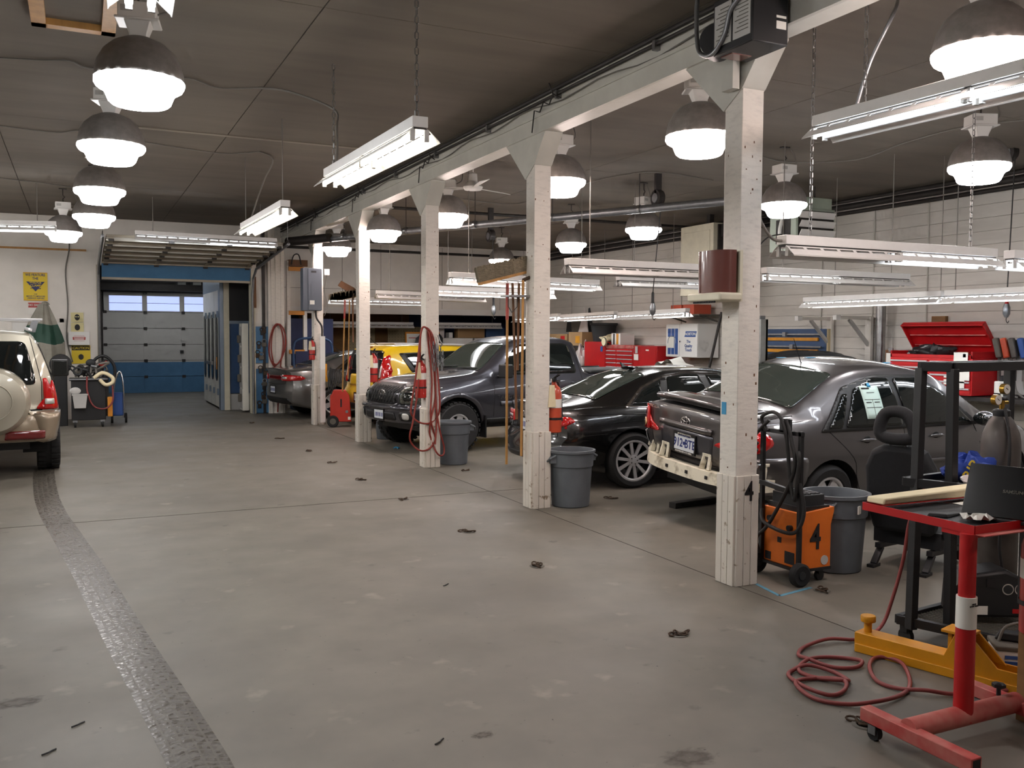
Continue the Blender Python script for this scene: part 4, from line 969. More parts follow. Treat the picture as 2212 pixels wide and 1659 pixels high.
# ---- beige off-roader with spare wheel on its tailgate
c = Car('off_roader', 'beige off-road wagon seen from behind with a covered spare wheel', 'car', 'paint_beige', 4.7, T(
    zb=[(0, .46), (.4, .42), (4.2, .4), (4.7, .46)], wb=[(0, .8), (.6, .86), (4.2, .86), (4.7, .76)],
    zm=[(0, .78), (4.7, .72)], wm=[(0, .9), (.3, .935), (4.0, .935), (4.7, .8)],
    zs=[(0, 1.14), (3.3, 1.12), (4.7, .9)], ws=[(0, .87), (.5, .89), (3.4, .88), (4.7, .7)],
    zt=[(0, 1.8), (.25, 1.84), (2.4, 1.86), (2.75, 1.78), (3.35, 1.26), (3.6, 1.2), (4.5, 1.08), (4.7, .96)],
    wt=[(0, .66), (2.4, .66), (2.8, .68), (3.4, .8), (4.7, .6)], cr=[(0, .06), (2.6, .07), (3.5, .05), (4.7, .05)]),
    (-1.15, 12.62), 93, rear=[(.4, .1), (.5, .0), (.78, 0), (.84, .1), (1.1, .1), (1.4, .14), (1.85, .22)], kr=.16, pw=6, wheels=[(.98, .82, .38, .06), (3.76, .82, .38, .06)])
c.wheel(.98, .82, .38, .22, .26, 6, 'wide', tread=28); c.wheel(3.76, .82, .38, .22, .26, 6, 'wide')
c.patch('rear_window', [(-.68, 1.16), (-.66, 1.3), (-.57, 1.7), (.57, 1.7), (.66, 1.3), (.68, 1.16)], 'b', 'glass_dark', off=.005, r=.08)
c.line('tailgate_gap', [(-.74, .84), (-.74, 1.2), (-.62, 1.76)], 'b', 'gap'); c.line('tailgate_gap', [(.74, .84), (.74, 1.2), (.62, 1.76)], 'b', 'gap'); c.line('tailgate_gap', [(-.74, .845), (.74, .845)], 'b', 'gap', .02)
for a in ('l', 'r'):
    sg = 1 if a == 'l' else -1
    c.patch('tail_lamp', [(sg * .765, .85), (sg * .75, 1.24), (sg * .79, 1.24), (sg * .865, 1.06), (sg * .875, .85)], 'b', 'lamp_red', off=.006, th=.012, r=.01)
    c.patch('reverse_lamp', [(sg * .77, .915), (sg * .77, .985), (sg * .87, .985), (sg * .873, .915)], 'b', 'lamp_clear', off=.02, th=.003, r=.01)
    c.patch('tail_lamp', [(.12, .85), (.2, 1.22), (.3, 1.0), (.32, .85)], a, 'lamp_red', off=.006, th=.01, r=.02)
    c.patch('bumper_reflector', [(sg * .32, .5), (sg * .34, .6), (sg * .76, .6), (sg * .76, .5)], 'b', 'lamp_deep', off=.02, th=.008, r=.02)
    c.patch('side_cladding', [(.04, .46), (.02, .82), (.6, .82), (.55, .46)], a, 'paint_tan', off=.012, th=.01, r=.03)
    c.patch('door_cladding', [(1.45, .46), (1.45, .8), (3.3, .8), (3.3, .46)], a, 'paint_tan', off=.012, th=.01, r=.03)
    c.patch('side_window', [(.2, 1.2), (.3, 1.68), (1.1, 1.7), (1.1, 1.2)], a, 'glass_dark', r=.05)
    c.patch('door_window', [(1.2, 1.2), (1.2, 1.7), (2.5, 1.7), (3.0, 1.2)], a, 'glass_dark', r=.05)
    c.line('roof_rail', [(.3, sg * .6), (2.4, sg * .6)], 't', 'alloy', .05, .05, th=.03)
c.patch('bumper_cover', [(-.88, .47), (-.88, .82), (.88, .82), (.88, .47)], 'b', 'paint_tan', off=.008, th=.008, r=.05)
sw = ob('spare_wheel_cover', M().lathe([(.36, .16), (.4, .1), (.42, 0), (.41, -.1), (.36, -.17), (.2, -.2), (.02, -.21)], 40, ax='x', c=(.02, -.2, .97)), 'paint_beige', c.t, smooth=40)
ob('cover_ridge', M().tube([(-.19, -.2 + .22 * math.cos(2 * PI * k / 40), .97 + .22 * math.sin(2 * PI * k / 40)) for k in range(40)], .008, 6, closed=True), 'paint_beige', sw, smooth=60)
for x_ in (.75, 1.9):
    rk = ob('roof_bar', M().bar((x_, -.78, 1.98), (x_, .78, 1.98), .06, .03), 'alloy', c.t, bevel=.006)
    for sg in (-1, 1): ob('bar_foot', M().bar((x_, sg * .66, 1.82), (x_, sg * .7, 1.97), .05, .07), 'galv', rk)
c.mirror(3.15, 1.06, 1.27, 'trim_black', sx=.12, sy=.24, sz=.26, boxy=True)
ob('tow_bar', M().box(-.05, .4, -.2, .2, .36, .42), 'trim_black', c.t); ob('chassis', M().box(.3, 4.3, -.6, .6, .34, .48), 'trim_black', c.t)
# ---------------------------------------------------------------- foreground, bays and posts
mat('red_paint', srgb(188, 26, 30), .38, mott=.1, scale=6)
mat('red_dusty', srgb(176, 40, 40), .6, mott=.35, scale=5, col2=srgb(190, 120, 110))
mat('red_ext', srgb(176, 34, 26), .3, coat=.5)
mat('orange_red', srgb(192, 74, 44), .35, coat=.4)
mat('charger_red', srgb(188, 46, 30), .45, mott=.15, scale=5)
mat('yellow_paint', srgb(222, 152, 24), .45, mott=.18, scale=6)
mat('orange_paint', srgb(222, 112, 30), .5, mott=.12, scale=5)
mat('grey_plastic', srgb(100, 106, 112), .55, mott=.15, scale=7)
mat('charcoal', srgb(40, 42, 44), .6, mott=.15, scale=8)
mat('seat_cloth', srgb(30, 31, 34), .85, mott=.2, scale=30)
mat('foam', srgb(236, 222, 184), .85, mott=.08, scale=10)
mat('blue_cloth', srgb(28, 62, 152), .75, mott=.15, scale=6)
mat('yellow_ink', srgb(226, 200, 40), .6)
mat('poly_bag', srgb(206, 196, 192), .3, spec=.6)
mat('cyl_grey', srgb(98, 92, 88), .45, .3, mott=.3, scale=6)
mat('brass', srgb(176, 140, 64), .3, 1)
mat('sky_tape', srgb(92, 152, 178), .7, mott=.3, scale=20)
mat('hose_red', srgb(134, 58, 56), .5)
mat('bristle', srgb(140, 128, 108), .9, mott=.5, scale=30, stretch=(1, 1, 6))
mat('rust', srgb(74, 56, 40), .85, mott=.4, scale=30)
mat('cabinet_grey', srgb(92, 98, 108), .4, .3)
mat('battery_blue', srgb(44, 82, 150), .5)
mat('card', srgb(166, 132, 92), .8)
mat('amber_smoke', srgb(104, 58, 52), .2, coat=.6)
mat('grime', srgb(96, 92, 84), .8)


def can(label, x, y, rz=0, mt='grey_plastic'):
    t = thing('trash_can', label, 'trash can', (x, y, 0), rz, 'grey round rubbish bins')
    ob('body', M().lathe([(.19, 0), (.2, .01), (.225, .42), (.237, .43), (.245, .57), (.262, .575), (.262, .6), (.238, .6), (.23, .57), (.19, .03), (.02, .03)], 32), mt, t, smooth=40)
    for s_ in (-1, 1):
        h = ob('handle', M().tube([(s_ * .235, -.07, .55), (s_ * .3, -.055, .52), (s_ * .31, 0, .48), (s_ * .3, .055, .52), (s_ * .235, .07, .55)], .013, 6).hexa([(s_ * .23, -.07, .47), (s_ * .29, -.05, .47), (s_ * .29, .05, .47), (s_ * .23, .07, .47)], [(s_ * .23, -.07, .55), (s_ * .29, -.05, .53), (s_ * .29, .05, .53), (s_ * .23, .07, .55)]), mt, t)
    return t


b_ = can('grey rubbish bin beside the orange welder, nearest of the bins', 5.3, 5.26, .5)
ob('sticker', M().cbox((-.13, -.215, .5), .06, .01, .06).rz(0), 'paper', b_)
can('grey rubbish bin beside the broom post, in front of the black saloon', 4.71, 8.42, .1)
can('grey rubbish bin beside the hose-hung post, at the pickup tyre', 4.74, 11.86, -.3)
can('grey rubbish bin under the nose of the pickup, half hidden', 4.86, 15.2, .3)

# ---- red mobile work stand with tray
ZT = .95
t = thing('work_stand', 'red steel work stand on casters with a tilted flat tray', 'work stand', (3.53, 2.72, 0))
ob('base_bar', M().box(-.37, -.31, -.33, .24, .075, .135), 'red_dusty', t, bevel=.004)
ob('bar_end', M().box(-.362, -.318, -.331, -.3, .083, .127), 'ink', t)
ob('base_bar', M().box(.33, .39, -.33, .25, .075, .135), 'red_dusty', t, bevel=.004)
ob('cross_tube', M().cyl((-.34, 0, .12), (.36, 0, .12), .045, 20), 'red_dusty', t, smooth=40)
ob('column', M().cyl((0, 0, .1), (0, 0, .62), .042, 24), 'red_paint', t, smooth=40)
ob('inner_column', M().cyl((0, 0, .6), (0, 0, ZT - .01), .036, 24), 'red_paint', t, smooth=40)
ob('collar_plate', M().box(-.0, .25, -.02, .14, ZT - .03, ZT - .004), 'red_paint', t)
lb = ob('product_label', M().cyl((0, 0, .52), (0, 0, .66), .0435, 24), 'paper', t, smooth=40)
text('label_print', '200 LB\nWORK TABLE', .009, 'ink', lb, (-.008, -.0445, .63), FRONT)
for x_ in (-.34, .36):
    for y_ in (.18, -.3):
        cs = ob('caster', M().cyl((x_ - .014, y_, .032), (x_ + .014, y_, .032), .032, 16), 'rubber', t, smooth=40)
        ob('caster_fork', M().box(x_ - .022, x_ - .016, y_ - .02, y_ + .02, .03, .078).box(x_ + .016, x_ + .022, y_ - .02, y_ + .02, .03, .078).box(x_ - .022, x_ + .022, y_ - .02, y_ + .02, .07, .078), 'galv', cs)
ob('lock_knob', M().cyl((.26, .02, .16), (.26, .02, .2), .01).lathe([(.03, .2), (.03, .215), (.01, .22)], 6, c=(.26, .02, 0)), 'black', t)
TX0, TX1, TY0, TY1 = 0, .95, -.03, .6
ob('tray_sheet', M().box(TX0, TX1, TY0, TY1, ZT - .004, ZT), 'red_paint', t)
ob('tray_mat', M().box(TX0 + .03, TX1 - .03, TY0 + .03, TY1 - .03, ZT, ZT + .003), 'charcoal', t)
ob('tray_rim', M().box(TX0 - .004, TX0, TY0, TY1, ZT - .01, ZT + .028).box(TX0, TX1, TY1, TY1 + .004, ZT - .01, ZT + .028).box(TX0, TX1, TY0 - .004, TY0, ZT - .01, ZT + .028).box(TX1, TX1 + .004, TY0, TY1, ZT - .01, ZT + .028), 'red_paint', t)
ob('rim_lip', M().box(TX0, TX1, TY0 - .05, TY0, ZT - .012, ZT - .008), 'red_dusty', t)
one('foam_strip', M().hexa([(3.54, 3.2, ZT + .03), (4.32, 3.2, ZT + .03), (4.32, 3.31, ZT + .03), (3.54, 3.31, ZT + .03)], [(3.545, 3.2, ZT + .062), (4.3, 3.205, ZT + .075), (4.3, 3.31, ZT + .075), (3.545, 3.31, ZT + .06)]), 'foam', 'long cream foam strip lying on the back rim of the red work stand', 'foam', bevel=.008)
lq = at(2086, 1120, Z=ZT + .004)
lp = thing('laptop', 'black laptop computer standing half open on the red work stand', 'laptop', (lq.x + .06, lq.y - .16, ZT + .004), math.radians(-68))
ob('keyboard_base', M().box(-.19, .19, 0, .26, 0, .018), 'black', lp, bevel=.004)
ld = ob('screen_lid', M().box(-.19, .19, -.006, .006, 0, .26), 'black_gloss', lp, bevel=.004, loc=(0, -.0, .022), rot=(math.radians(-30), 0, 0), label='glossy black lid with maker name')
text('maker_name', 'SAMSUNG', .022, 'grime', ld, (.02, -.0075, .13), FRONT)
rt = M(); R = random.Random(4)
rt.grid(lambda u, v: (3.66 + u * .2 + .01 * R.random(), 2.78 + v * .09 + .01 * R.random(), ZT + .012 + .036 * R.random()), 9, 5)
o = one('paper_towel', rt, 'paper', 'crumpled white paper towel on the front of the red tray', 'paper towel'); md = o.modifiers.new('thickness', 'SOLIDIFY'); md.thickness = .002
one('sponge_block', M().box(3.86, 3.97, 2.76, 2.82, ZT + .004, ZT + .045), 'foam', 'small tan sanding block beside the paper towel', 'sanding block', bevel=.006)
one('trim_scraper', M().hexa([(3.62, 3.02, ZT + .004), (3.67, 2.94, ZT + .004), (3.84, 2.98, ZT + .004), (3.81, 3.03, ZT + .004)], [(3.63, 3.015, ZT + .02), (3.67, 2.95, ZT + .022), (3.82, 2.98, ZT + .014), (3.8, 3.02, ZT + .014)]), 'black', 'flat black plastic scraper lying on the red tray', 'scraper', bevel=.004)
one('power_cable', M().tube(spline([(3.83, 2.9, ZT + .06), (3.87, 2.83, ZT + .06), (3.91, 2.76, ZT + .04), (3.93, 2.68, ZT + .035), (3.95, 2.64, ZT - .0)]), .007, 8).cyl((3.85, 2.86, ZT + .07), (3.89, 2.79, ZT + .05), .016, 10).cyl((3.91, 2.74, ZT + .045), (3.93, 2.69, ZT + .035), .02, 8), 'black', 'black power plug and lead hanging over the red tray rim', 'cable', smooth=50)
one('paper_sheet', M().grid(lambda u, v: (4.02 + u * .2, 3.12 + v * .08, ZT + .006 + .004 * u), 4, 2), 'paper', 'white paper sheet on the tray behind the laptop', 'paper')

# ---- yellow pulling arm lying on the floor
t = thing('frame_puller', 'yellow steel frame-puller arm with a round post, lying on the floor', 'frame puller', (4.06, 3.82, 0), math.radians(-74))
LY = 1.15
ob('arm_channel', M().box(0, LY, -.055, .055, .03, .04).box(0, LY, -.06, -.05, 0, .11).box(0, LY, .05, .06, 0, .11).box(0, .62, -.055, .055, .1, .11), 'yellow_paint', t, bevel=.004)
ob('lower_rail', M().box(.01, LY, -.075, -.06, 0, .05), 'yellow_paint', t, bevel=.004)
ob('round_post', M().lathe([(.022, .1), (.022, .17), (.04, .17), (.042, .175), (.042, .2), (.038, .205)], 20, c=(.05, 0, 0)), 'yellow_paint', t, smooth=40)
br = ob('stand_bracket', M().prism([(.5, .1), (.56, .24), (.64, .24), (.78, .1)], -.06, -.045, 'y').prism([(.5, .1), (.56, .24), (.64, .24), (.78, .1)], .045, .06, 'y').box(.49, .64, -.07, .07, .235, .25), 'yellow_paint', t, bevel=.003)
ob('end_web', M().box(.52, .54, -.05, .05, .1, .24), 'yellow_paint', br)

# ---- red air hose coiled on the floor
H = [(1985, 1290), (1955, 1340), (1915, 1368), (1858, 1381), (1790, 1385), (1738, 1398), (1725, 1415), (1745, 1428), (1800, 1442), (1850, 1442), (1862, 1434), (1840, 1424), (1790, 1420), (1745, 1430), (1725, 1448), (1760, 1464), (1820, 1475), (1832, 1470), (1800, 1452), (1745, 1442), (1710, 1450), (1705, 1462), (1740, 1490), (1790, 1502), (1820, 1495), (1828, 1480), (1800, 1466), (1735, 1468), (1720, 1485), (1760, 1510), (1830, 1522), (1900, 1520), (1950, 1500), (1966, 1475), (1950, 1440), (1920, 1422), (1890, 1422), (1878, 1445), (1895, 1472), (1940, 1488), (2000, 1497), (2060, 1500), (2140, 1497), (2212, 1488)]
hp = []
for k, p in enumerate(H):
    q = at(*p, Z=.012); hp.append((q.x, q.y, .014 + .012 * (k % 3 == 1)))
hp[0] = (4.55, 3.95, .45); hp[1] = (4.5, 3.98, .2); hp[2] = (4.42, 3.99, .03)
hp = [(4.52, 3.78, .93), (4.54, 3.9, .7)] + hp
one('air_hose', M().tube(spline(hp, 6), .011, 8), 'hose_red', 'dusty red air hose coiled on the floor by the red work stand', 'hose', smooth=60)

# ---- black welding cart with gas bottle
t = thing('welding_cart', 'black angle-iron welding cart with a mesh bottom shelf', 'cart', (4.36, 3.72, 0))
# corners: near left, near right side goes along +x and -y
ux, uy = Vector((.16, -.13)), Vector((.95, .12))
cor = [Vector((0, 0)), ux, ux + uy, uy]
tops = [Vector((.13, .09)), Vector((.2, -.07)), Vector((.2, -.07)) + uy, Vector((.13, .09)) + uy]
for k in range(4): ob('upright', M().bar((*cor[k], .1), (*tops[k], 1.62), .05, .05), 'black', t, bevel=.003)
for k in range(4): ob('top_rail', M().bar((*tops[k], 1.63), (*tops[(k + 1) % 4], 1.63), .05, .055), 'black', t, bevel=.003)
cor = [Vector((-.02, .08)), Vector((.18, -.45)), Vector((1.1, -.3)), Vector((.95, .2))]
for zz in (.14, .95):
    m = M(); dn = Vector((.06, .03)) if zz > .5 else Vector((0, 0))
    for k in range(4): p_, q_ = cor[k] + dn, cor[(k + 1) % 4] + dn; m.bar((*p_, zz), (*q_, zz), .035, .05)
    ob('shelf_frame', m, 'black', t)
m = M(); ex, ey = cor[1] - cor[0], cor[3] - cor[0]
for k in range(1, 20): a_ = cor[0] + ex * (k / 20); m.bar((a_.x, a_.y, .14), (a_.x + ey.x, a_.y + ey.y, .14), .005, .006)
for k in range(1, 34): a_ = cor[0] + ey * (k / 34); m.bar((a_.x, a_.y, .144), (a_.x + ex.x, a_.y + ex.y, .144), .005, .006)
ob('shelf_mesh', m, 'grime', t)['kind'] = 'stuff'
ob('shelf_plate', M().prism([tuple(q_ + Vector((.06, .03))) for q_ in cor], .925, .935, 'z'), 'charcoal', t)
for x_, y_ in ((.02, .05), (.19, -.38), (1.04, -.25), (.92, .16)):
    cs = ob('caster', M().cyl((x_ - .015, y_, .045), (x_ + .015, y_, .045), .045, 16), 'rubber', t, smooth=40); ob('caster_fork', M().box(x_ - .025, x_ + .025, y_ - .025, y_ + .025, .07, .12), 'black', cs)
t = thing('gas_cylinder', 'grey gas bottle with brass regulator gauges on the welding cart', 'gas cylinder', (5.17, 3.78, .15))
ob('bottle', M().lathe([(.1, 0), (.115, .02), (.115, .98), (.105, 1.06), (.07, 1.14), (.045, 1.17), (.04, 1.2)], 28), 'cyl_grey', t, smooth=40)
ob('collar', M().lathe([(.045, 1.16), (.05, 1.17), (.05, 1.2), (.04, 1.21)], 20), 'charcoal', t, smooth=40)
ob('valve', M().cyl((0, 0, 1.2), (0, 0, 1.27), .016).cyl((-.05, 0, 1.25), (.05, 0, 1.25), .012), 'brass', t, smooth=40)
ob('valve_wheel', M().lathe([(.03, 1.265), (.035, 1.275), (.03, 1.285)], 10), 'black', t)
for x_, y_, z_ in ((-.075, -.03, 1.27), (.0, -.03, 1.335)):
    g = ob('gauge', M().cyl((x_, y_, z_), (x_, y_ + .03, z_), .033, 24), 'brass', t, smooth=40); ob('gauge_face', M().cyl((x_, y_ - .003, z_), (x_, y_, z_), .029, 24), 'paper', g); ob('needle', M().bar((x_ - .012, y_ - .004, z_ + .008), (x_ + .006, y_ - .004, z_ - .004), .003, .002, (0, 1, 0)), 'ink', g)
ob('gas_hose', M().tube(spline([(-.04, -.05, 1.22), (-.08, -.12, 1.0), (-.13, -.14, .7), (-.2, -.16, .4), (-.16, -.2, .1)]), .009, 8), 'black', t, smooth=60)
# welder power unit and battery box on the bottom shelf
t = thing('wire_welder', 'black portable welding machine with round gauges on the cart shelf', 'welder', (4.78, 3.58, .165), math.radians(-28))
ob('case', M().prism([(-.2, .02), (-.19, .2), (-.13, .27), (.08, .3), (.17, .26), (.21, .16), (.21, .02)], -.11, .11, 'y'), 'black', t, bevel=.02)
ob('outlet', M().box(-.1, -.05, -.115, -.11, .2, .25).box(-.03, .02, -.115, -.11, .2, .25), 'ink', t)
for x_ in (.09, .16): g = ob('gauge', M().cyl((x_, -.115, .19), (x_, -.105, .19), .033, 20), 'chrome', t); ob('gauge_face', M().cyl((x_, -.118, .19), (x_, -.115, .19), .026, 20), 'charcoal', g)
ob('warning_label', M().box(-.12, -.02, -.113, -.11, .04, .09), 'paper', t); ob('maker_badge', M().box(.12, .16, -.113, -.11, .05, .075), 'red_paint', t)
t = thing('car_battery', 'white car battery with blue stripes and a black handle by the yellow arm', 'battery', (4.5, 3.12, .0), math.radians(-40))
ob('case', M().box(-.15, .15, -.09, .09, 0, .16), 'white_enamel', t, bevel=.008)
ob('top_cover', M().box(-.155, .155, -.095, .095, .16, .185), 'grime', t, bevel=.006)
for k in range(4): ob('stripe', M().box(-.11, .1, -.0925, -.09, .03 + k * .03, .048 + k * .03), 'battery_blue', t)
ob('handle', M().tube(spline([(-.12, 0, .185), (-.08, 0, .27), (.05, 0, .29), (.13, 0, .2)]), .008, 8), 'cable_grey', t, smooth=60)
ob('terminal', M().cyl((.1, .04, .185), (.1, .04, .21), .015), 'galv', t)
one('booster_clamp', M().hexa([(4.4, 3.22, .19), (4.5, 3.08, .19), (4.58, 3.12, .19), (4.48, 3.26, .19)], [(4.42, 3.21, .23), (4.5, 3.1, .23), (4.56, 3.13, .23), (4.48, 3.24, .23)]), 'black', 'black booster clamp block resting on the car battery', 'clamp', bevel=.008)
# bags on the middle shelf
def bag(name, label, c, rx, ry, rz, mt, seed, rough=.16):
    R = random.Random(seed); m = M(); ph = [R.uniform(0, 6) for _ in range(6)]
    def f(u, v):
        a, b = u * 2 * PI, (v - .5) * PI
        k = 1 + rough * (math.sin(3 * a + ph[0]) * math.cos(2 * b + ph[1]) + .7 * math.sin(5 * a + ph[2] + 3 * b) + .5 * math.sin(9 * a + ph[3]) * math.cos(5 * b))
        return (c[0] + rx * k * math.cos(a) * math.cos(b), c[1] + ry * k * math.sin(a) * math.cos(b), max(c[2], c[2] + rz * (.5 + .5 * math.sin(b)) * 2 * k * .5))
    m.grid(f, 30, 14); return one(name, m, mt, label, 'bag', smooth=30)
o = bag('tote_bag', 'blue cloth bag with yellow lettering on the cart shelf', (4.84, 3.74, .935), .2, .1, .15, 'blue_cloth', 3)
text('lettering', 'RIP', .085, 'yellow_ink', o, (4.74, 3.65, 1.02), (PI / 2, math.radians(-60), -.35))
o = bag('plastic_bag', 'crumpled clear plastic bag with red print in front of the blue bag', (4.74, 3.52, .935), .19, .08, .09, 'poly_bag', 9)
ob('red_print', M().box(-.06, .07, -.004, 0, 0, .012).box(-.04, .06, -.004, 0, .02, .032), 'red_hose', o, loc=(4.74, 3.45, .99), rot=(-.6, 0, -.4))

# ---- loose car seat
t = thing('bucket_chair', 'black cloth car seat with open headrest standing on the floor beside the bin', 'car seat', (6.03, 5.09, 0), math.radians(108))
ob('cushion', M().grid(lambda u, v: (-.26 + .52 * u, -.28 + .52 * v, .3 + .08 * math.sin(PI * u) ** .5 * math.sin(PI * v) ** .4), 10, 10).box(-.26, .26, -.28, .24, .18, .31), 'seat_cloth', t, smooth=50, bevel=.0)
ob('backrest', M().prism([(-.23, .3), (-.27, .5), (-.26, .82), (-.2, .95), (-.1, 1.0), (.1, 1.0), (.2, .95), (.26, .82), (.27, .5), (.23, .3)], .2, .34, 'y').xf(Matrix.Translation((0, .27, .3)) @ Matrix.Rotation(math.radians(-12), 4, 'X') @ Matrix.Translation((0, -.27, -.3))), 'seat_cloth', t, bevel=.04, segs=4)
hr = M(); o_ = [(-.12, 0), (.12, 0), (.09, .17), (-.07, .17)]
hr.tube(spline([(p[0], .46, 1.05 + p[1]) for p in o_], 6, True), .046, 10, closed=True)
ob('headrest', hr, 'seat_cloth', t, smooth=60)
for x_ in (-.06, .06): ob('headrest_rod', M().cyl((x_, .44, .93), (x_, .46, 1.04), .007), 'steel', t)
for x_ in (-.2, .2):
    ob('mounting_rail', M().bar((x_, -.3, .12), (x_, .3, .16), .045, .04).bar((x_, -.32, .02), (x_, -.24, .14), .05, .03).bar((x_, .24, .14), (x_, .36, .02), .05, .03).box(x_ - .03, x_ + .03, .3, .42, 0, .025), 'black', t, bevel=.003)
ob('side_lever', M().lathe([(.07, -.3), (.07, -.27)], 16, ax='x', c=(0, .18, .33)), 'black', t, smooth=40)

# ---- orange welder marked 4
t = thing('mig_welder', 'orange wheeled welder with a black 4 painted on its side', 'welder', (4.7, 5.0, 0), 0)
body = ob('case', M().prism([(0, .11), (.3, .1), (.3, .42), (.33, .52), (.33, .55), (0, .52)], .0, .38, 'y'), 'orange_paint', t, bevel=.004)
text('painted_number', '4', .26, 'ink', t, (.15, -.003, .33), FRONT, sx=.8)
ob('front_label', M().box(-.003, 0, .05, .15, .13, .22).box(-.003, 0, .3, .36, .12, .18).box(-.003, 0, .19, .23, .27, .31), 'ink', t)
ob('socket', M().cyl((-.03, .3, .44), (0, .3, .44), .022).cyl((-.03, .09, .4), (0, .09, .4), .022), 'black', t)
ob('vent_disc', M().cyl((.24, -.004, .16), (.24, 0, .16), .035, 20), 'door_grey', t)
ob('tool_tray', M().box(.02, .3, .02, .36, .5, .56), 'black', t)
ob('charger', M().box(.04, .28, .05, .34, .53, .64), 'charcoal', t, bevel=.006)
for k in range(5): ob('charger_slat', M().box(.05 + k * .045, .075 + k * .045, .07, .32, .64, .648), 'black', t)
ob('base_plate', M().box(-.02, .3, -.01, .39, .09, .11), 'black', t)
ob('handle_frame', M().bar((-.015, -.01, .08), (-.015, -.01, 1.12), .03).bar((-.015, .39, .08), (-.015, .39, 1.12), .03).bar((-.015, -.03, 1.1), (-.015, .41, 1.1), .03).bar((-.015, -.03, .66), (-.015, .41, .7), .035), 'black', t, bevel=.002)
ob('handle_plate', M().box(-.03, -.01, .09, .2, 1.1, 1.2), 'charcoal', t)
for y_ in (-.04, .42): w_ = ob('wheel', M().lathe([(.03, -.025), (.07, -.03), (.085, -.02), (.085, .02), (.07, .03), (.03, .025)], 24, ax='y', c=(-.03, y_, .085)), 'rubber', t, smooth=40); ob('wheel_hub', M().cyl((-.03, y_ - .032, .085), (-.03, y_ + .032, .085), .03, 16), 'charcoal', w_)
for y_ in (.05, .33): ob('caster', M().cyl((.24, y_ - .015, .035), (.24, y_ + .015, .035), .035, 14).box(.22, .26, y_ - .02, y_ + .02, .05, .1), 'black', t)
for k, pts in enumerate(([(-.04, .32, 1.1), (-.06, .36, 1.2), (-.06, .2, 1.24), (-.06, .1, 1.1), (-.05, .06, .8), (-.06, .0, .62), (-.05, -.03, .9), (-.04, -.01, .98)],
                        [(-.04, .3, 1.18), (-.07, .42, 1.05), (-.07, .46, .9), (-.05, .42, .8)], [(-.04, .12, 1.2), (-.05, .05, 1.05), (-.05, .02, .82), (-.06, .25, .42), (-.07, .38, .28), (-.04, .38, .16)],
                        [(-.04, .36, .5), (-.08, .3, .42), (-.08, .1, .38), (-.05, -.02, .4), (-.03, -.07, .55), (-.04, -.03, .75)], [(-.04, .42, 1.0), (-.06, .52, .85), (-.06, .5, .72), (-.05, .44, .74)])):
    ob('cable', M().tube(spline(pts), .014 if k < 4 else .01, 8), 'cable', t, smooth=60)
ob('torch', M().tube(spline([(-.05, .42, .95), (-.06, .46, .86), (-.07, .41, .8), (-.07, .37, .84)]), .014, 8), 'chrome', t, smooth=60)
ob('torch_grip', M().bar((-.06, .44, .98), (-.06, .48, 1.06), .03).bar((-.06, .5, .9), (-.06, .46, 1.0), .04), 'black', t, bevel=.006)
# blue tape marking on the slab
tp = M()
for p, q in (((1612, 1250), (1684, 1287)), ((1684, 1287), (1752, 1269)), ((1612, 1236), (1640, 1231))):
    a_, b2 = at(*p, Z=.001), at(*q, Z=.001); tp.bar((a_.x, a_.y, .0008), (b2.x, b2.y, .0008), .03, .0012)
tag(ob('floor_tape', tp, 'sky_tape'), 'worn light blue tape marking the floor under the orange welder', 'floor tape')

# ---- chain anchors sunk in the floor
ap = thing('floor_anchor', 'x', 'floor anchor', (0, 0, 0)); ap.scale = (.8, .8, .8)
ob('cup', M().lathe([(.075, .002), (.07, .006), (.05, .006), (.045, .002)], 18), 'grime', ap)
for k, (dx, dy, a_) in enumerate(((-.06, 0, .3), (-.01, .02, 1.2), (.04, -.01, -.4), (.08, .01, .6), (.02, -.03, 2.2))):
    ob('chain_link', M().tube([(dx + .032 * math.cos(s_) * math.cos(a_) - .018 * math.sin(s_) * math.sin(a_), dy + .032 * math.cos(s_) * math.sin(a_) + .018 * math.sin(s_) * math.cos(a_), .012 + .008 * math.sin(s_ + k)) for s_ in [2 * PI * i / 10 for i in range(10)]], .007, 5, closed=True), 'rust', ap)
first = True
for k, (p, lab) in enumerate((((1466, 1371), 'chain anchor in the open floor left of the coiled hose'), ((1160, 1223), 'chain anchor in the floor midway between bin and tyre track'), ((1010, 1149), 'worn chain anchor in the floor below the long crack'), ((872, 1079), 'chain anchor sitting just on the long floor crack'),
                         ((778, 1037), 'chain anchor just beyond the long floor crack'), ((717, 1000), 'chain anchor in the aisle left of the hose post foot'), ((667, 975), 'chain anchor in the aisle left of the pickup bumper'), ((605, 948), 'chain anchor in the aisle short of the cabinet post'), ((1775, 1276), 'chain anchor on the end of the blue floor tape'),
                         ((1318, 1077), 'chain anchor beside the bin below the black saloon wheel'), ((1005, 1017), 'chain anchor beside the bin at the pickup tyre'), ((1868, 1566), 'chain anchor next to the caster of the red work stand'), ((1178, 1072), 'chain anchor between broom post and its bin'), ((545, 914), 'farthest chain anchor in the aisle, by the blue peg panel'))):
    o = ap if first else copy_tree(ap); first = False
    q = at(*p, Z=0); o.location = (q.x, q.y, 0); o.rotation_euler.z = k * 1.3; tag(o, lab, 'floor anchor', 'chain anchors set in the floor')

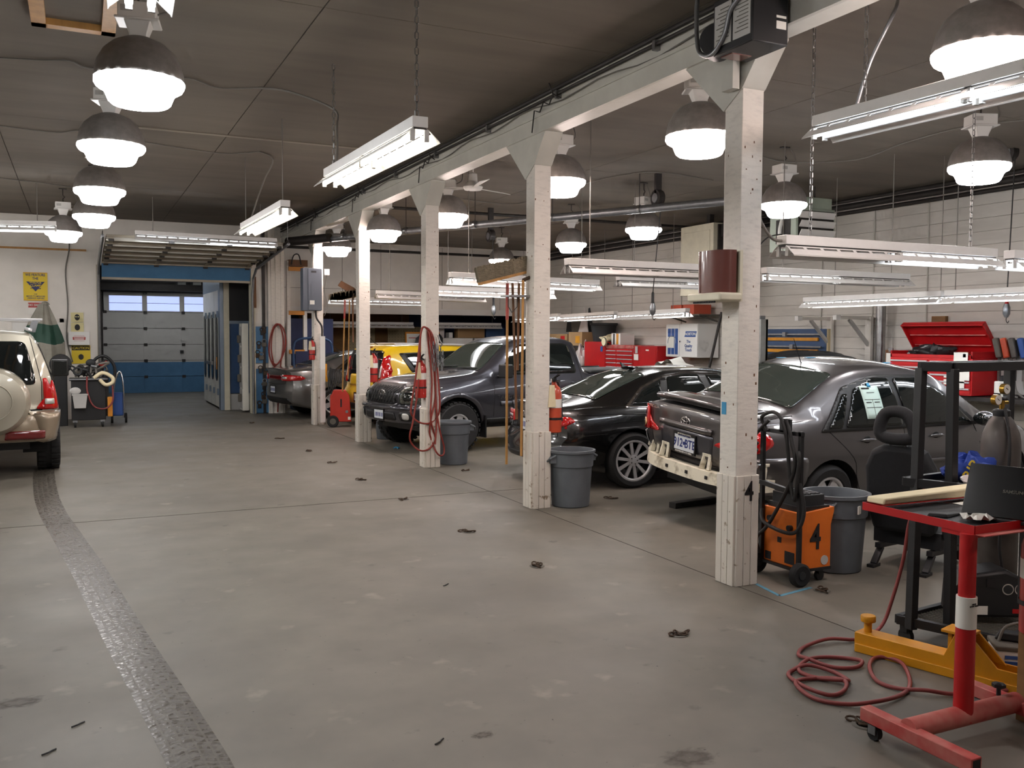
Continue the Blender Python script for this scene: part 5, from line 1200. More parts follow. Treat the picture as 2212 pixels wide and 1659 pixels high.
# ---- wet tyre track leading to the off-roader
tr = [(450, 1700), (425, 1640), (345, 1500), (285, 1400), (235, 1310), (190, 1230), (140, 1150), (115, 1110), (100, 1070), (95, 1030), (96, 1012)]
pts = spline([at(*p, Z=.0) for p in tr], 14); vs = []; fs = []; us = []
acc = 0
for k, p in enumerate(pts):
    d = (pts[min(k + 1, len(pts) - 1)] - pts[max(k - 1, 0)]).normalized(); n_ = Vector((-d.y, d.x, 0))
    if k: acc += (p - pts[k - 1]).length
    for v in range(5):
        vs.append(p + n_ * (.13 - .065 * v) + Vector((0, 0, .0012))); us.append((acc, v / 4))
n = len(pts)
fs = [(k * 5 + v, k * 5 + v + 1, k * 5 + v + 6, k * 5 + v + 5) for k in range(n - 1) for v in range(4)]
me = bpy.data.meshes.new('tyre_track'); me.from_pydata(vs, [], fs); uvl = me.uv_layers.new(name='UVMap')
for l in me.loops: uvl.data[l.index].uv = us[l.vertex_index]
m_ = bpy.data.materials.new('wet_track'); m_.use_nodes = True; nt = m_.node_tree; b = nt.nodes['Principled BSDF']
b.inputs['Base Color'].default_value = (*srgb(88, 82, 74), 1); b.inputs['Roughness'].default_value = .3
uv = nt.nodes.new('ShaderNodeTexCoord'); sep = nt.nodes.new('ShaderNodeSeparateXYZ'); nt.links.new(uv.outputs['UV'], sep.inputs[0])
def mth(op, a, b2=None, c2=None):
    z = nt.nodes.new('ShaderNodeMath'); z.operation = op
    for i, v in enumerate((a, b2, c2)):
        if v is None: continue
        if isinstance(v, (int, float)): z.inputs[i].default_value = v
        else: nt.links.new(v, z.inputs[i])
    return z.outputs[0]
U, V = sep.outputs[0], sep.outputs[1]
rib = mth('GREATER_THAN', mth('ABSOLUTE', mth('SINE', mth('MULTIPLY', V, PI * 5))), .3)
shift = mth('MULTIPLY', mth('ABSOLUTE', mth('SUBTRACT', V, .5)), 1.1)
lug = mth('GREATER_THAN', mth('SINE', mth('MULTIPLY', mth('ADD', U, mth('MULTIPLY', shift, .12)), 150)), -.55)
nz = nt.nodes.new('ShaderNodeTexNoise'); nz.inputs['Scale'].default_value = 26; nz.inputs['Detail'].default_value = 4
geo = nt.nodes.new('ShaderNodeNewGeometry'); nt.links.new(geo.outputs['Position'], nz.inputs['Vector'])
edge = mth('LESS_THAN', mth('ABSOLUTE', mth('SUBTRACT', V, .5)), .47)
fac = mth('MULTIPLY', mth('MULTIPLY', mth('MULTIPLY', rib, lug), mth('GREATER_THAN', nz.outputs['Fac'], .4)), edge)
fac = mth('ADD', mth('MULTIPLY', fac, .5), mth('MULTIPLY', edge, .22))
tb = nt.nodes.new('ShaderNodeBsdfTransparent'); mx = nt.nodes.new('ShaderNodeMixShader'); nt.links.new(fac, mx.inputs[0]); nt.links.new(tb.outputs[0], mx.inputs[1]); nt.links.new(b.outputs[0], mx.inputs[2])
bp = nt.nodes.new('ShaderNodeBump'); bp.inputs['Strength'].default_value = .5; bp.inputs['Distance'].default_value = .004
nt.links.new(nz.outputs['Fac'], bp.inputs['Height']); nt.links.new(bp.outputs[0], b.inputs['Normal'])
nt.links.new(mth('SUBTRACT', .75, mth('MULTIPLY', nz.outputs['Fac'], .9)), b.inputs['Roughness'])
nt.links.new(mx.outputs[0], nt.nodes['Material Output'].inputs[0])
tag(ob('tyre_track', me, m_), 'wet tyre track curving over the floor to the beige off-roader', 'tyre track', kind='stuff')
# oil stain and small litter
mo = mat('oil', srgb(84, 77, 68), .6); nt = mo.node_tree; tc = nt.nodes.new('ShaderNodeTexCoord'); ln = nt.nodes.new('ShaderNodeVectorMath'); ln.operation = 'LENGTH'; nt.links.new(tc.outputs['Object'], ln.inputs[0])
nz = nt.nodes.new('ShaderNodeTexNoise'); nz.inputs['Scale'].default_value = 3; nt.links.new(tc.outputs['Object'], nz.inputs['Vector'])
def mth2(op, a, b2):
    z = nt.nodes.new('ShaderNodeMath'); z.operation = op; z.use_clamp = True
    for i, v in enumerate((a, b2)):
        if isinstance(v, (int, float)): z.inputs[i].default_value = v
        else: nt.links.new(v, z.inputs[i])
    return z.outputs[0]
fc = mth2('MULTIPLY', mth2('SUBTRACT', mth2('ADD', nz.outputs['Fac'], .35), ln.outputs['Value']), 1.6)
tb = nt.nodes.new('ShaderNodeBsdfTransparent'); mx = nt.nodes.new('ShaderNodeMixShader'); nt.links.new(fc, mx.inputs[0]); nt.links.new(tb.outputs[0], mx.inputs[1]); nt.links.new(nt.nodes['Principled BSDF'].outputs[0], mx.inputs[2]); nt.links.new(mx.outputs[0], nt.nodes['Material Output'].inputs[0])
for k, (p, rx, ry, nm, lab) in enumerate((((38, 1518), .1, .06, 'oil_stain', 'dark oil stain on the floor at the lower left'), ((1043, 1588), .045, .03, 'oil_stain', 'small dark drip stain on the near floor'), ((1490, 1637), .1, .07, 'oil_stain', 'dark printed stain at the bottom edge of the floor'))):
    q = at(*p, Z=0); R = random.Random(k)
    o = one(nm, M().lathe([(1, 0), (.02, .0)], 24, caps=False), 'oil', lab, 'stain', loc=(q.x, q.y, .001)); o.scale = (rx * 1.5, ry * 1.5, 1)
for p, lab in (((170, 1568), 'bent black scrap of rubber on the floor at the lower left'), ((107, 1628), 'tiny black chip lying at the lower left corner'), ((952, 1605), 'short black scrap on the floor at the bottom middle'), ((965, 1265), 'small brown scrap on the open floor')):
    q = at(*p, Z=0); one('floor_scrap', M().tube([(q.x - .03, q.y - .01, .004), (q.x - .005, q.y, .006), (q.x + .01, q.y + .02, .004), (q.x + .025, q.y + .03, .004)], .004, 5), 'black', lab, 'scrap', 'scraps on the floor')
q = at(855, 1013, Z=0)

# ---- fire extinguisher at the right edge
def extinguisher(label, x, y, z, mt='red_ext', s=1, tagside=-1, rz=0):
    t = thing('fire_extinguisher', label, 'fire extinguisher', (x, y, z), rz, 'fire extinguishers on the posts')
    ob('cylinder', M().lathe([(.06 * s, 0), (.07 * s, .01), (.07 * s, .36 * s), (.055 * s, .41 * s), (.025 * s, .44 * s), (.02 * s, .47 * s)], 24), mt, t, smooth=40)
    ob('valve_head', M().cbox((0, 0, .48 * s), .035 * s, .035 * s, .04 * s).bar((0, 0, .5 * s), (.0, -.1 * s, .54 * s), .02 * s, .012 * s).bar((0, 0, .47 * s), (0, -.1 * s, .48 * s), .02 * s, .012 * s), 'black', t)
    ob('pressure_gauge', M().cyl((-.03 * s, 0, .48 * s), (-.018 * s, 0, .48 * s), .016 * s, 14), 'chrome', t)
    ob('discharge_hose', M().tube(spline([(.0, .03 * s, .48 * s), (.06 * s, .04 * s, .46 * s), (.085 * s, .02 * s, .3 * s), (.08 * s, 0, .1 * s)]), .011 * s, 8), 'black', t, smooth=60)
    ob('instruction_label', M().lathe([(.0712 * s, .23 * s), (.0712 * s, .31 * s)], 24, caps=False), 'paper', t, smooth=40)
    ob('mount_bracket', M().box(-.02 * s, .02 * s, .05 * s, .1 * s, .1 * s, .4 * s).lathe([(.073 * s, .12 * s), (.073 * s, .14 * s)], 24, caps=False), 'black', t)
    tg = ob('inspection_tag', M().hexa([(-.1 * s, -.075 * s, .24 * s), (-.02 * s, -.075 * s, .24 * s), (-.02 * s, -.07 * s, .24 * s), (-.1 * s, -.07 * s, .24 * s)], [(-.085 * s, -.075 * s, .44 * s), (-.035 * s, -.075 * s, .44 * s), (-.035 * s, -.07 * s, .44 * s), (-.085 * s, -.07 * s, .44 * s)]), 'foam', t)
    return t
extinguisher('fire extinguisher with a tan tag on the hose-hung post, above the pickup bumper', 4.19, 11.66, .95, s=1.1)
extinguisher('small fire extinguisher on the post with the grey cabinet', 4.2, 18.05, 1.3, s=.85)
extinguisher('fire extinguisher with a tan tag in front of the hatchback tail lamp', 4.52, 14.95, 1.0, s=1.05)
extinguisher('orange-red fire extinguisher on the side of the broom post', 4.53, 8.47, .78, 'orange_red', s=1.15)
o = extinguisher('large red extinguisher with a printed white tag cut by the right edge', 3.845, 2.6, .48, s=1.1, rz=-.3)
ob('tag_print', M().box(-.1, -.04, -.0845, -.083, .42, .43).box(-.1, -.04, -.0845, -.083, .4, .408).box(-.09, -.05, -.0845, -.083, .3, .34), 'red_hose', o)
sp_ = at(2222, 1500, Y=2.72); one('timber_stud', M().box(sp_.x, sp_.x + .1, 2.68, 2.78, 0, .9), 'brown_ply', 'short tan timber stud behind the extinguisher at the extreme right edge', 'post')

# ---- brooms and shovels racked on posts
def pole(name, label, cat, top, bot, r, mt, grip=None, group='brooms and shovels hung on the posts'):
    t = thing(name, label, cat, bot, 0, group); d = Vector(top) - Vector(bot)
    ob('handle', M().cyl((0, 0, 0), d, r, 10), mt, t, smooth=40)
    if grip: ob('grip', M().cyl(d * .8, d, r * 1.25, 10), grip, t, smooth=40)
    return t, d
XB = 4.17
def onx(p, X=XB): return at(*p, X=X)
t, d = pole('push_broom', 'long push broom with a wide worn grey bristle head up on the broom post', 'broom', onx((1096, 612)), onx((1094, 1003)), .0135, 'wood', 'red_dusty')
L_ = at(1035, 610, Y=8.6); R_ = at(1143, 583, Y=8.6)
a_ = Vector(L_) - Vector(t.location); b2 = Vector(R_) - Vector(t.location)
ob('head_block', M().bar(a_ + Vector((0, 0, -.015)), b2 + Vector((0, 0, -.015)), .07, .03), 'wood', t)
br_ = M(); R = random.Random(5)
for k in range(70):
    f_ = k / 69; p_ = a_.lerp(b2, f_)
    for j in (-.03, 0, .03): br_.bar(p_ + Vector((0, j, 0)), p_ + Vector((R.uniform(-.03, .0) - .02 * (1 - f_), j * 1.3, .14 + R.uniform(-.015, .015))), .012, .02)
ob('bristles', br_, 'bristle', t)['kind'] = 'stuff'
pole('garden_shovel', 'brown shovel handle second along the broom post', 'shovel', onx((1107, 612)), onx((1116, 906)), .0135, 'wood_dark')
pole('broom_handle', 'dark broom handle third along the broom post', 'broom', onx((1121, 612)), onx((1118, 800)), .013, 'wood_dark')
t, d = pole('shovel', 'shovel with a rusty blade sticking out past the broom post', 'shovel', onx((1130, 605)), onx((1126, 985)), .014, 'wood')
bl = at(1150, 597, Y=8.5) - t.location; be = at(1176, 586, Y=8.5) - t.location
ob('blade', M().hexa([bl + Vector((0, -.05, -.01)), be + Vector((0, -.06, .0)), be + Vector((0, .06, 0)), bl + Vector((0, .05, -.01))], [bl + Vector((0, -.05, .02)), be + Vector((0, -.06, .05)), be + Vector((0, .06, .05)), bl + Vector((0, .05, .02))]), 'rust', t); ob('ferrule', M().cyl(d, bl, .018), 'rust', t)
rk = thing('tool_rack', 'grey steel tool rack screwed to the broom post', 'tool rack', (XB + .06, 8.6, 2.2)); ob('rack_bar', M().box(-.22, .02, -.12, .1, .0, .02), 'steel', rk); ob('wire_loop', M().tube([(-.2, -.05, 0), (-.2, -.05, -.1), (-.16, -.05, -.16), (-.1, -.05, -.1), (-.1, -.05, 0)], .005, 5), 'dark_pipe', rk)
t, d = pole('push_broom', 'long broom with a mop-like grey head up on the farther post', 'broom', at(745, 648, X=4.17), at(740, 846, X=4.17), .014, 'wood', 'red_dusty')
L_ = at(712, 643, Y=15.1) - t.location; R_ = at(772, 632, Y=15.1) - t.location; br_ = M()
for k in range(40):
    f_ = k / 39; p_ = L_.lerp(R_, f_)
    for j in (-.03, .02): br_.bar(p_ + Vector((0, j, -.04 - .03 * math.sin(f_ * PI))), p_ + Vector((R.uniform(-.02, .02), j, .05 + R.uniform(-.01, .02))), .02, .03)
ob('bristles', br_, 'bristle', t)['kind'] = 'stuff'; ob('head_block', M().bar(L_.lerp(R_, .3) + Vector((0, 0, -.06)), R_ + Vector((0, 0, -.06)), .05, .03), 'wood', t)
t, d = pole('broom_handle', 'slim wooden broom handle on the farther post, second along', 'broom', at(755, 648, X=4.17), at(752, 818, X=4.17), .012, 'wood')
t, d = pole('shovel', 'shovel with a brown blade above the mop-like broom head', 'shovel', at(762, 648, X=4.18), at(763, 740, X=4.18), .014, 'wood_dark')
ob('blade', M().prism([(-.28, .08), (-.22, .16), (.0, .05), (.08, -.05), (-.06, -.05)], -.01, .01, 'y').move(*(at(765, 628, Y=15.1) - t.location)), 'wood_dark', t); ob('ferrule', M().cyl(d, at(765, 630, Y=15.1) - t.location, .016), 'rust', t)

# ---- red hose looped on the hose post, with chains
def hoseloop(label, pxs, X, r=.012, Yp=None, grp='red hoses hung in loops'):
    P_ = [at(*p, X=X) if Yp is None else at(*p, Y=Yp + .03 * (i % 3)) for i, p in enumerate(pxs)]
    return one('air_hose', M().tube(spline(P_, 6), r, 8), 'red_hose', label, 'hose', grp, smooth=60)
HP = [(940, 960), (943, 900), (938, 800), (930, 735), (922, 710), (910, 716), (900, 800), (888, 880), (892, 900), (905, 912), (925, 915), (940, 905), (950, 880), (945, 800), (936, 730), (921, 708), (909, 720), (905, 820), (893, 905), (885, 945), (895, 965), (912, 974), (930, 967), (939, 945), (930, 900), (933, 820), (925, 735), (926, 712), (934, 740), (941, 850), (932, 900), (928, 930), (933, 955), (945, 980), (957, 983), (959, 965), (950, 930), (940, 870)]
hoseloop('red air hose hanging in long loops on the post before the pickup', HP, None, .0125, 11.55)
t = thing('chain_bundle', 'bundle of steel chains and hooks hung on the hose post', 'chain', (4.4, 11.56, 1.3))
for k in range(5): ob('chain', chain(M(), (-.07 + .035 * k, 0, .42 - .03 * k), (-.06 + .03 * k + .02 * (k % 2), -.02, .02 + .05 * (k % 3)), .006, .055), 'galv', t)
ob('hook', M().tube(spline([(0, 0, .5), (.02, -.02, .42), (.05, -.02, .38), (.02, -.02, .34)]), .01, 6), 'steel', t)
for k, (x_, w_, z_) in enumerate(((4.38, .1, 2.45), (4.4, .1, 2.0), (4.36, .08, 1.7))): ob('nail_strip', M().box(x_ - w_ / 2, x_ + w_ / 2, 11.6, 11.612, z_, z_ + .01), 'galv', t) if 0 else None
# stencilled numeral on the near post
text('painted_number', '4', .2, 'ink', bpy.data.objects['post'], (XP + .01, 5.26 - .117, .68), FRONT, sx=.8)
tpv = M().cbox((XP - .097, 5.31, 1.28), .003, .05, .09)
ob('tape_scrap', tpv, 'tape_blue', bpy.data.objects['post'])
# pole-mounted hose reel cover and heater on the near post
t = thing('hose_reel_cover', 'smoky brown plastic hand-towel dispenser on the near post', 'dispenser', (4.1, 5.3, 2.05))
ob('smoked_cover', M().grid(lambda u, v: (.12 - .17 * math.sin(PI * (.02 + .96 * u)) ** .6, .17 * math.cos(PI * u), .06 + .3 * v), 16, 6).grid(lambda u, v: (.12 - .17 * math.sin(PI * (.02 + .96 * u)) ** .6 * v, .17 * math.cos(PI * u) * (v * .99 + .01), .36), 16, 3), 'amber_smoke', t, smooth=50)
ob('base_tray', M().box(-.07, .13, -.19, .19, 0, .06), 'cream_enamel', t, bevel=.015)
ob('back_plate', M().box(.12, .145, -.17, .17, 0, .36), 'cream_enamel', t)
for k in range(14): ob('cutter_tooth', M().cbox((-.06, -.12 + k * .018, -.006), .012, .008, .014), 'ink', t)
# grey electrical cabinet on the cabinet post
t = thing('electrical_cabinet', 'tall dark grey electrical cabinet hung on the post above the silver saloon', 'electrical cabinet', (4.2, 17.95, 2.27))
ob('case', M().box(-.22, .14, -.12, .1, 0, .83), 'cabinet_grey', t, bevel=.006)
ob('door', M().box(-.12, .15, -.135, -.12, .01, .82), 'cabinet_grey', t, bevel=.004)
ob('rating_label', M().box(-.09, .0, -.138, -.135, .12, .2), 'paper', t); ob('maker_plate', M().box(-.06, .04, -.138, -.135, .74, .775), 'ink', t)
ob('conduit', M().tube(spline([(.03, -.1, 0), (.05, -.1, -.15), (.14, -.12, -.3), (.15, -.12, -.5)]), .018, 8), 'cable', t, smooth=60)
ob('socket_box', M().box(.2, .3, -.14, -.1, .7, .82), 'white_enamel', t); ob('wire', M().tube(spline([(.25, -.12, .7), (.2, -.12, .4), (.26, -.12, .1), (.2, -.12, -.1)]), .006, 6), 'cable_grey', t, smooth=60)
ob('supply_wire', M().tube(spline([(.0, 0, .83), (.02, 0, 1.2), (.06, 0, 1.6)]), .008, 6), 'cable_grey', t)
ob('duct_cover', M().box(.1, .2, -.16, -.12, -2.2, -.5), 'white_enamel', t)
# red charger marked 1
t = thing('battery_charger', 'red wheeled battery charger with a faint 1, beside the cabinet post', 'battery charger', (4.62, 17.6, 0), -.25)
ob('case', M().prism([(-.17, .1), (.24, .1), (.2, .62), (.12, .72), (-.1, .72), (-.17, .6)], -.14, .14, 'y'), 'charger_red', t, bevel=.015)
text('painted_number', '1', .22, 'ink', t, (.04, -.143, .46), FRONT); ob('dial', M().cyl((.15, -.15, .3), (.15, -.14, .3), .028, 16), 'galv', t); ob('label', M().box(.17, .22, -.145, -.14, .14, .2), 'paper', t)
for y_ in (-.17, .17): w_ = ob('wheel', M().lathe([(.05, -.02), (.1, -.025), (.115, -.01), (.115, .01), (.1, .025), (.05, .02)], 24, ax='y', c=(-.12, y_, .115)), 'rubber', t, smooth=40); ob('wheel_hub', M().cyl((-.12, y_ - .028, .115), (-.12, y_ + .028, .115), .06, 16), 'grime', w_)
ob('handle', M().bar((-.14, -.1, .6), (-.16, -.1, 1.15), .025).bar((-.14, .1, .6), (-.16, .1, 1.15), .025).bar((-.16, -.1, 1.15), (-.16, .1, 1.15), .025), 'black', t)
for k in range(5): ob('cable_loop', M().tube(spline([(-.16 + .02 * k, -.02 * k, 1.13), (-.2 + .03 * k, -.12, .95), (-.18 + .05 * k, -.14, .7 + .04 * k), (-.1 + .04 * k, -.13, .95), (-.12 + .03 * k, -.04, 1.12)]), .014, 7), 'cable', t, smooth=60)
one('grip_tool', M().box(4.437, 4.5, 18.04, 18.1, .98, 1.22).cyl((4.47, 18.06, .99), (4.5, 18.06, .86), .025), 'yellow_paint', 'yellow plastic grip tool hung beside the cabinet post', 'tool', bevel=.01)
# heavy chain hung on the far side of the broom-rack post
t = thing('tow_chain', 'heavy dark chain hung behind the broom-rack post', 'chain', (4.52, 14.9, .3))
for k in range(3): ob('chain', chain(M(), (.0 + .03 * k, 0, .6), (.01 + .03 * k, 0, .0 + .06 * k), .011, .06), 'rust', t)
# lifting rail and grating on the floor under the grey saloon
t = thing('floor_rail', 'short dark slotted steel rail lying on the floor under the bumperless saloon', 'rail', at(1452, 1098, Z=0)); e_ = at(1545, 1085, Z=0) - t.location
ob('rail', M().bar((0, 0, .03), (e_.x, e_.y, .03), .1, .06), 'dark_pipe', t, bevel=.004)
for k in range(4): ob('rail_slot', M().cbox((e_.x * (k + 1) / 5 - .02, e_.y * (k + 1) / 5 - .05, .035), .05, .012, .03), 'ink', t)
t = thing('blue_clip', 'small blue plastic clip on the floor beside the pickup bin', 'clip', at(857, 969, Z=0)); ob('clip', M().tube(spline([(-.05, 0, .01), (0, .03, .02), (.04, 0, .01), (0, -.03, .01)], 5), .01, 6), 'tape_blue', t)
# ---------------------------------------------------------------- lifted sectional door over the aisle opening
d3 = tag(bpy.data.objects.new('door_3', None), kind='structure'); COL.objects.link(d3)
path = [(21.12, 2.96), (20.93, 3.3), (20.2, 3.37), (19.5, 3.39), (18.8, 3.42), (18.1, 3.45), (17.4, 3.48)]
for k in range(6):
    (ya, za), (yb, zb) = path[k], path[k + 1]
    s_ = ob('door_section', M().hexa([(.48, ya, za), (3.52, ya, za), (3.52, yb + .01, zb), (.48, yb + .01, zb)], [(.48, ya, za + .045), (3.52, ya, za + .045), (3.52, yb + .01, zb + .045), (.48, yb + .01, zb + .045)]), 'blue_paint' if k == 0 else 'door_back', d3, bevel=.004)
    if k:
        ob('section_rail', M().bar((.48, yb + .05, zb - .03), (3.52, yb + .05, zb - .03), .05, .06), 'beam_paint', s_)
        ob('section_rail', M().bar((.48, ya - .08, za - .02), (3.52, ya - .08, za - .02), .04, .035), 'door_back', s_)
    else: ob('bottom_seal', M().bar((.48, ya, za + .01), (3.52, ya, za + .01), .05, .05), 'door_back', s_)
    for x_ in (.56, 1.55, 2.55, 3.44):
        if k: ob('stile', M().bar((x_, ya, za - .015), (x_, yb, zb - .015), .08, .03), 'door_back', s_)
        ob('hinge', M().cbox((x_, yb, zb - .05), .09, .06, .04), 'dark_pipe', s_)
for x_ in (.42, 3.58):
    ob('track', M().tube([(x_, YW - .08, 0), (x_, YW - .08, 2.7), (x_, YW - .2, 3.05), (x_, YW - .6, 3.24), (x_, 17.2, 3.48)], .028, 8), 'galv', d3, smooth=40)
    ob('track_rail', M().bar((x_, 20.6, 3.3), (x_, 17.2, 3.52), .012, .09), 'dark_pipe', d3)
    ob('hanger_strap', M().bar((x_, 17.3, 3.5), (x_, 17.3, ZC), .03, .006), 'galv', d3)
ob('torsion_cover', M().box(3.6, 3.66, YW - .08, YW, 2.4, 3.1), 'wood_dark', d3)
# hidden tube lights added above the lifted door to brighten the far room
fixture('hidden tube light added to brighten the far room above the booth doors, nearer', (1.2, 23.5, 3.72), (1.2, 26.0, 3.72), z_top=3.9)
fixture('hidden tube light added to brighten the far room, farther', (1.6, 26.4, 3.72), (1.6, 28.8, 3.72), z_top=3.9)
fixture('hidden tube light added to brighten the far room beside the booth roof', (2.6, 26.4, 3.72), (2.6, 28.8, 3.72), z_top=3.9)
# ceiling hatch at the top left
h_ = M(); a_ = at(62, -6, Z=ZC - .02); b2 = at(248, 58, Z=ZC - .02)
x0, x1, y0, y1 = a_.x, b2.x, 3.5, b2.y
for q in ((x0, x1, y1 - .1, y1), (x0, x1, y0, y0 + .1), (x0, x0 + .1, y0, y1), (x1 - .1, x1, y0, y1)): h_.box(*q, ZC - .1, ZC - .02)
struct('trim_4', h_, 'wood')
ob('hatch_board', M().box(x0 + .1, x1 - .1, y0 + .1, y1 - .1, ZC - .05, ZC - .021), 'ceiling_board', bpy.data.objects['trim_4'])

# ---------------------------------------------------------------- heater, duct, fan, reels, pipes
t = thing('tube_heater', 'black burner box of a tube heater hung on the beam above the near post', 'heater', (4.05, 4.86, 3.68))
ob('burner_box', M().box(-.15, .14, -.2, .2, 0, .36), 'black', t, bevel=.008)
for y_ in (-.18, .01):
    p_ = ob('instruction_panel', M().box(-.155, -.15, y_, y_ + .17, .05, .32), 'door_grey', t)
    for k in range(9): ob('printed_line', M().box(-.157, -.155, y_ + .02, y_ + .15 - .02 * (k % 3), .09 + k * .024, .095 + k * .024), 'grime', p_)
ob('rating_label', M().box(.04, .12, -.203, -.2, .1, .15).box(.04, .12, -.203, -.2, .17, .185), 'paper', t)
ob('glass_port', M().box(-.1, .06, .06, .18, -.006, 0), 'amber_smoke', t)
ob('fan_housing', M().cyl((-.13, .2, .12), (-.02, .3, .12), .11, 20), 'black', t, smooth=40)
ob('gas_flex', M().tube(spline([(-.12, .38, .6), (-.14, .4, .4), (-.15, .37, .12), (-.16, .28, .03), (-.17, .16, .02), (-.17, .06, .1), (-.17, -.0, .24), (-.17, -.1, .3)]), .016, 10), 'galv', t, smooth=60)
ob('pipe_elbow', M().tube(spline([(-.17, -.08, .3), (-.17, -.12, .38), (-.1, -.14, .5)]), .022, 8), 'dark_pipe', t, smooth=60)
ob('hanging_chain', chain(M(), (-.1, .15, .36), (-.1, .15, .56), .004, .04), 'galv', t)
ob('mounting_plate', M().box(.1, .16, .3, .42, -.15, .35), 'beam_paint', t)
t = thing('exhaust_duct', 'long grey round duct slung diagonally under the bay ceiling', 'duct', (0, 0, 0))
P0, P1 = Vector(at(622, 522, Z=3.62)), Vector(at(1555, 436, Z=3.7)); dd = P1 - P0; P1 = P0 + dd * 1.03
ob('duct_pipe', M().tube([P0 + Vector((.5, -.7, 0)), P1], .06, 16), 'galv', t, smooth=40)
ob('duct_end', M().tube([P0, P0 + dd * .13], .085, 16), 'dark_pipe', t, smooth=40)
for k in range(1, 6): q = P0.lerp(P1, k / 6); ob('duct_hanger', M().cyl((q.x, q.y, q.z), (q.x, q.y, ZC), .006, 5), 'dark_pipe', t); ob('duct_band', M().tube([q - dd.normalized() * .02, q + dd.normalized() * .02], .064, 16), 'steel', t)
t = thing('ceiling_fan', 'white three-blade ceiling fan beyond the hose post', 'ceiling fan', (5.05, 11.9, 3.86))
ob('down_rod', M().cyl((0, 0, .1), (0, 0, .38), .012).lathe([(.02, .3), (.06, .38)], 14), 'white_enamel', t, smooth=40)
ob('motor', M().lathe([(.03, .22), (.06, .2), (.065, .1), (.11, .06), (.14, .02), (.12, -.02), (.02, -.03)], 20), 'white_enamel', t, smooth=40)
for k in range(3): ob('blade', M().hexa([(.1, -.03, 0), (.68, -.07, -.02), (.68, .07, .02), (.1, .03, .01)], [(.1, -.03, .008), (.68, -.07, -.012), (.68, .07, .028), (.1, .03, .018)]).rz(k * 2 * PI / 3 + .35), 'white_enamel', t)
def reel(label, p, y, lamp, lampx):
    c0 = at(*p, Y=y); t = thing('cord_reel', label, 'cord reel', c0, 0, 'cord reels under the ceiling')
    ob('drum', M().cyl((-.05, 0, 0), (.05, 0, 0), .12, 20), 'dark_pipe', t, smooth=40); ob('drum_face', M().cyl((-.06, 0, 0), (-.05, 0, 0), .07, 16), 'galv', t); ob('bracket', M().bar((0, 0, 0), (0, 0, ZC - c0.z - .02), .05, .1), 'dark_pipe', t)
    l0 = at(*lampx, Y=y); d_ = l0 - c0
    ob('cord', M().cyl((0, -.1, 0), (d_.x, d_.y, d_.z + .1), .008, 6), 'cable', t)
    tl = thing('work_light', lamp, 'work light', l0, 0, 'hanging work lights')
    ob('grip', M().lathe([(.012, .12), (.022, .1), (.022, -.03), (.03, -.05)], 14), 'black' if p[0] < 2000 else 'red_paint', tl, smooth=40)
    cg = ob('cage', M().lathe([(.03, -.05), (.045, -.1), (.045, -.18), (.02, -.23)], 12, caps=False), 'galv', tl, smooth=40)
    ob('hook', M().tube(spline([(0, 0, -.23), (.0, 0, -.27), (.03, 0, -.3), (.05, 0, -.27)]), .005, 5), 'dark_pipe', tl)
reel('cord reel high up near the ceiling fan', (1060, 510), 16.0, 'hanging work light with black grip beside the hose-post broom head', (1066, 655))
reel('cord reel high up near the cream heater cabinet', (1421, 428), 11.5, 'hanging work light with black grip left of the towel dispenser', (1410, 648))
reel('cord reel above the right edge of the picture', (2178, 330), 8.0, 'hanging work light with red grip above the red tool chest', (2175, 648))
for i, (x_, z_, r_) in enumerate(((12.25, 3.98, .035), (12.2, 4.08, .05), (12.1, 4.16, .03))):
    one('wall_pipe', M().cyl((x_, -4, z_), (x_, YB, z_), r_, 12), 'dark_pipe', ['lowest dark pipe running along the top of the block wall', 'thick middle dark pipe along the top of the block wall', 'upper thin dark pipe along the top of the block wall'][i], 'pipe', 'pipes along the block wall', smooth=40)
one('sprinkler_pipe', M().cyl((4.3, 23.4, 4.02), (12.3, 23.4, 4.02), .035, 12), 'dark_pipe', 'dark pipe along the top of the bay end wall', 'pipe', smooth=40)
one('sprinkler_pipe', M().cyl((4.6, 16.3, 4.15), (12.3, 16.2, 4.15), .03, 12), 'dark_pipe', 'dark pipe crossing the bay ceiling above the duct', 'pipe', smooth=40)
# unit heaters
mat('pale_green', srgb(176, 188, 172), .5, mott=.1, scale=5)
t = thing('unit_heater', 'pale green unit heater with open white louvres near the block wall', 'heater', (10.13, 11.0, 3.16))
ob('casing', M().box(0, .8, 0, .6, 0, .66), 'pale_green', t, bevel=.01); ob('top_hood', M().box(.1, .78, .05, .58, .66, .84), 'pale_green', t, bevel=.006)
ob('louvre_recess', M().box(.04, .77, -.004, 0, .06, .62), 'dark_pipe', t)
for k in range(4): ob('louvre', M().bar((.05, -.04, .13 + k * .14), (.76, -.04, .13 + k * .14), .012, .11, (0, -.6, 1)), 'white_enamel', t)
ob('side_port', M().box(-.004, 0, .12, .45, .12, .5), 'dark_pipe', t); ob('gas_pipe', M().tube(spline([(-.03, .3, .15), (-.06, .3, .3), (-.03, .3, .45), (.0, .3, .5)]), .03, 8), 'white_enamel', t, smooth=60)
for x_ in (.15, .65): ob('hanger_rod', M().cyl((x_, .3, .84), (x_, .3, 1.06), .012), 'dark_pipe', t)
ob('gas_cable', M().tube(spline([(-.02, .1, .25), (-.3, .3, .2), (-.5, .5, -.1), (-.9, .8, -.35)]), .01, 6), 'cable', t, smooth=60)
t = thing('furnace_cabinet', 'cream sheet-metal heater cabinet on the block wall above the supply cabinet', 'heater', (11.1, 14.9, 2.62))
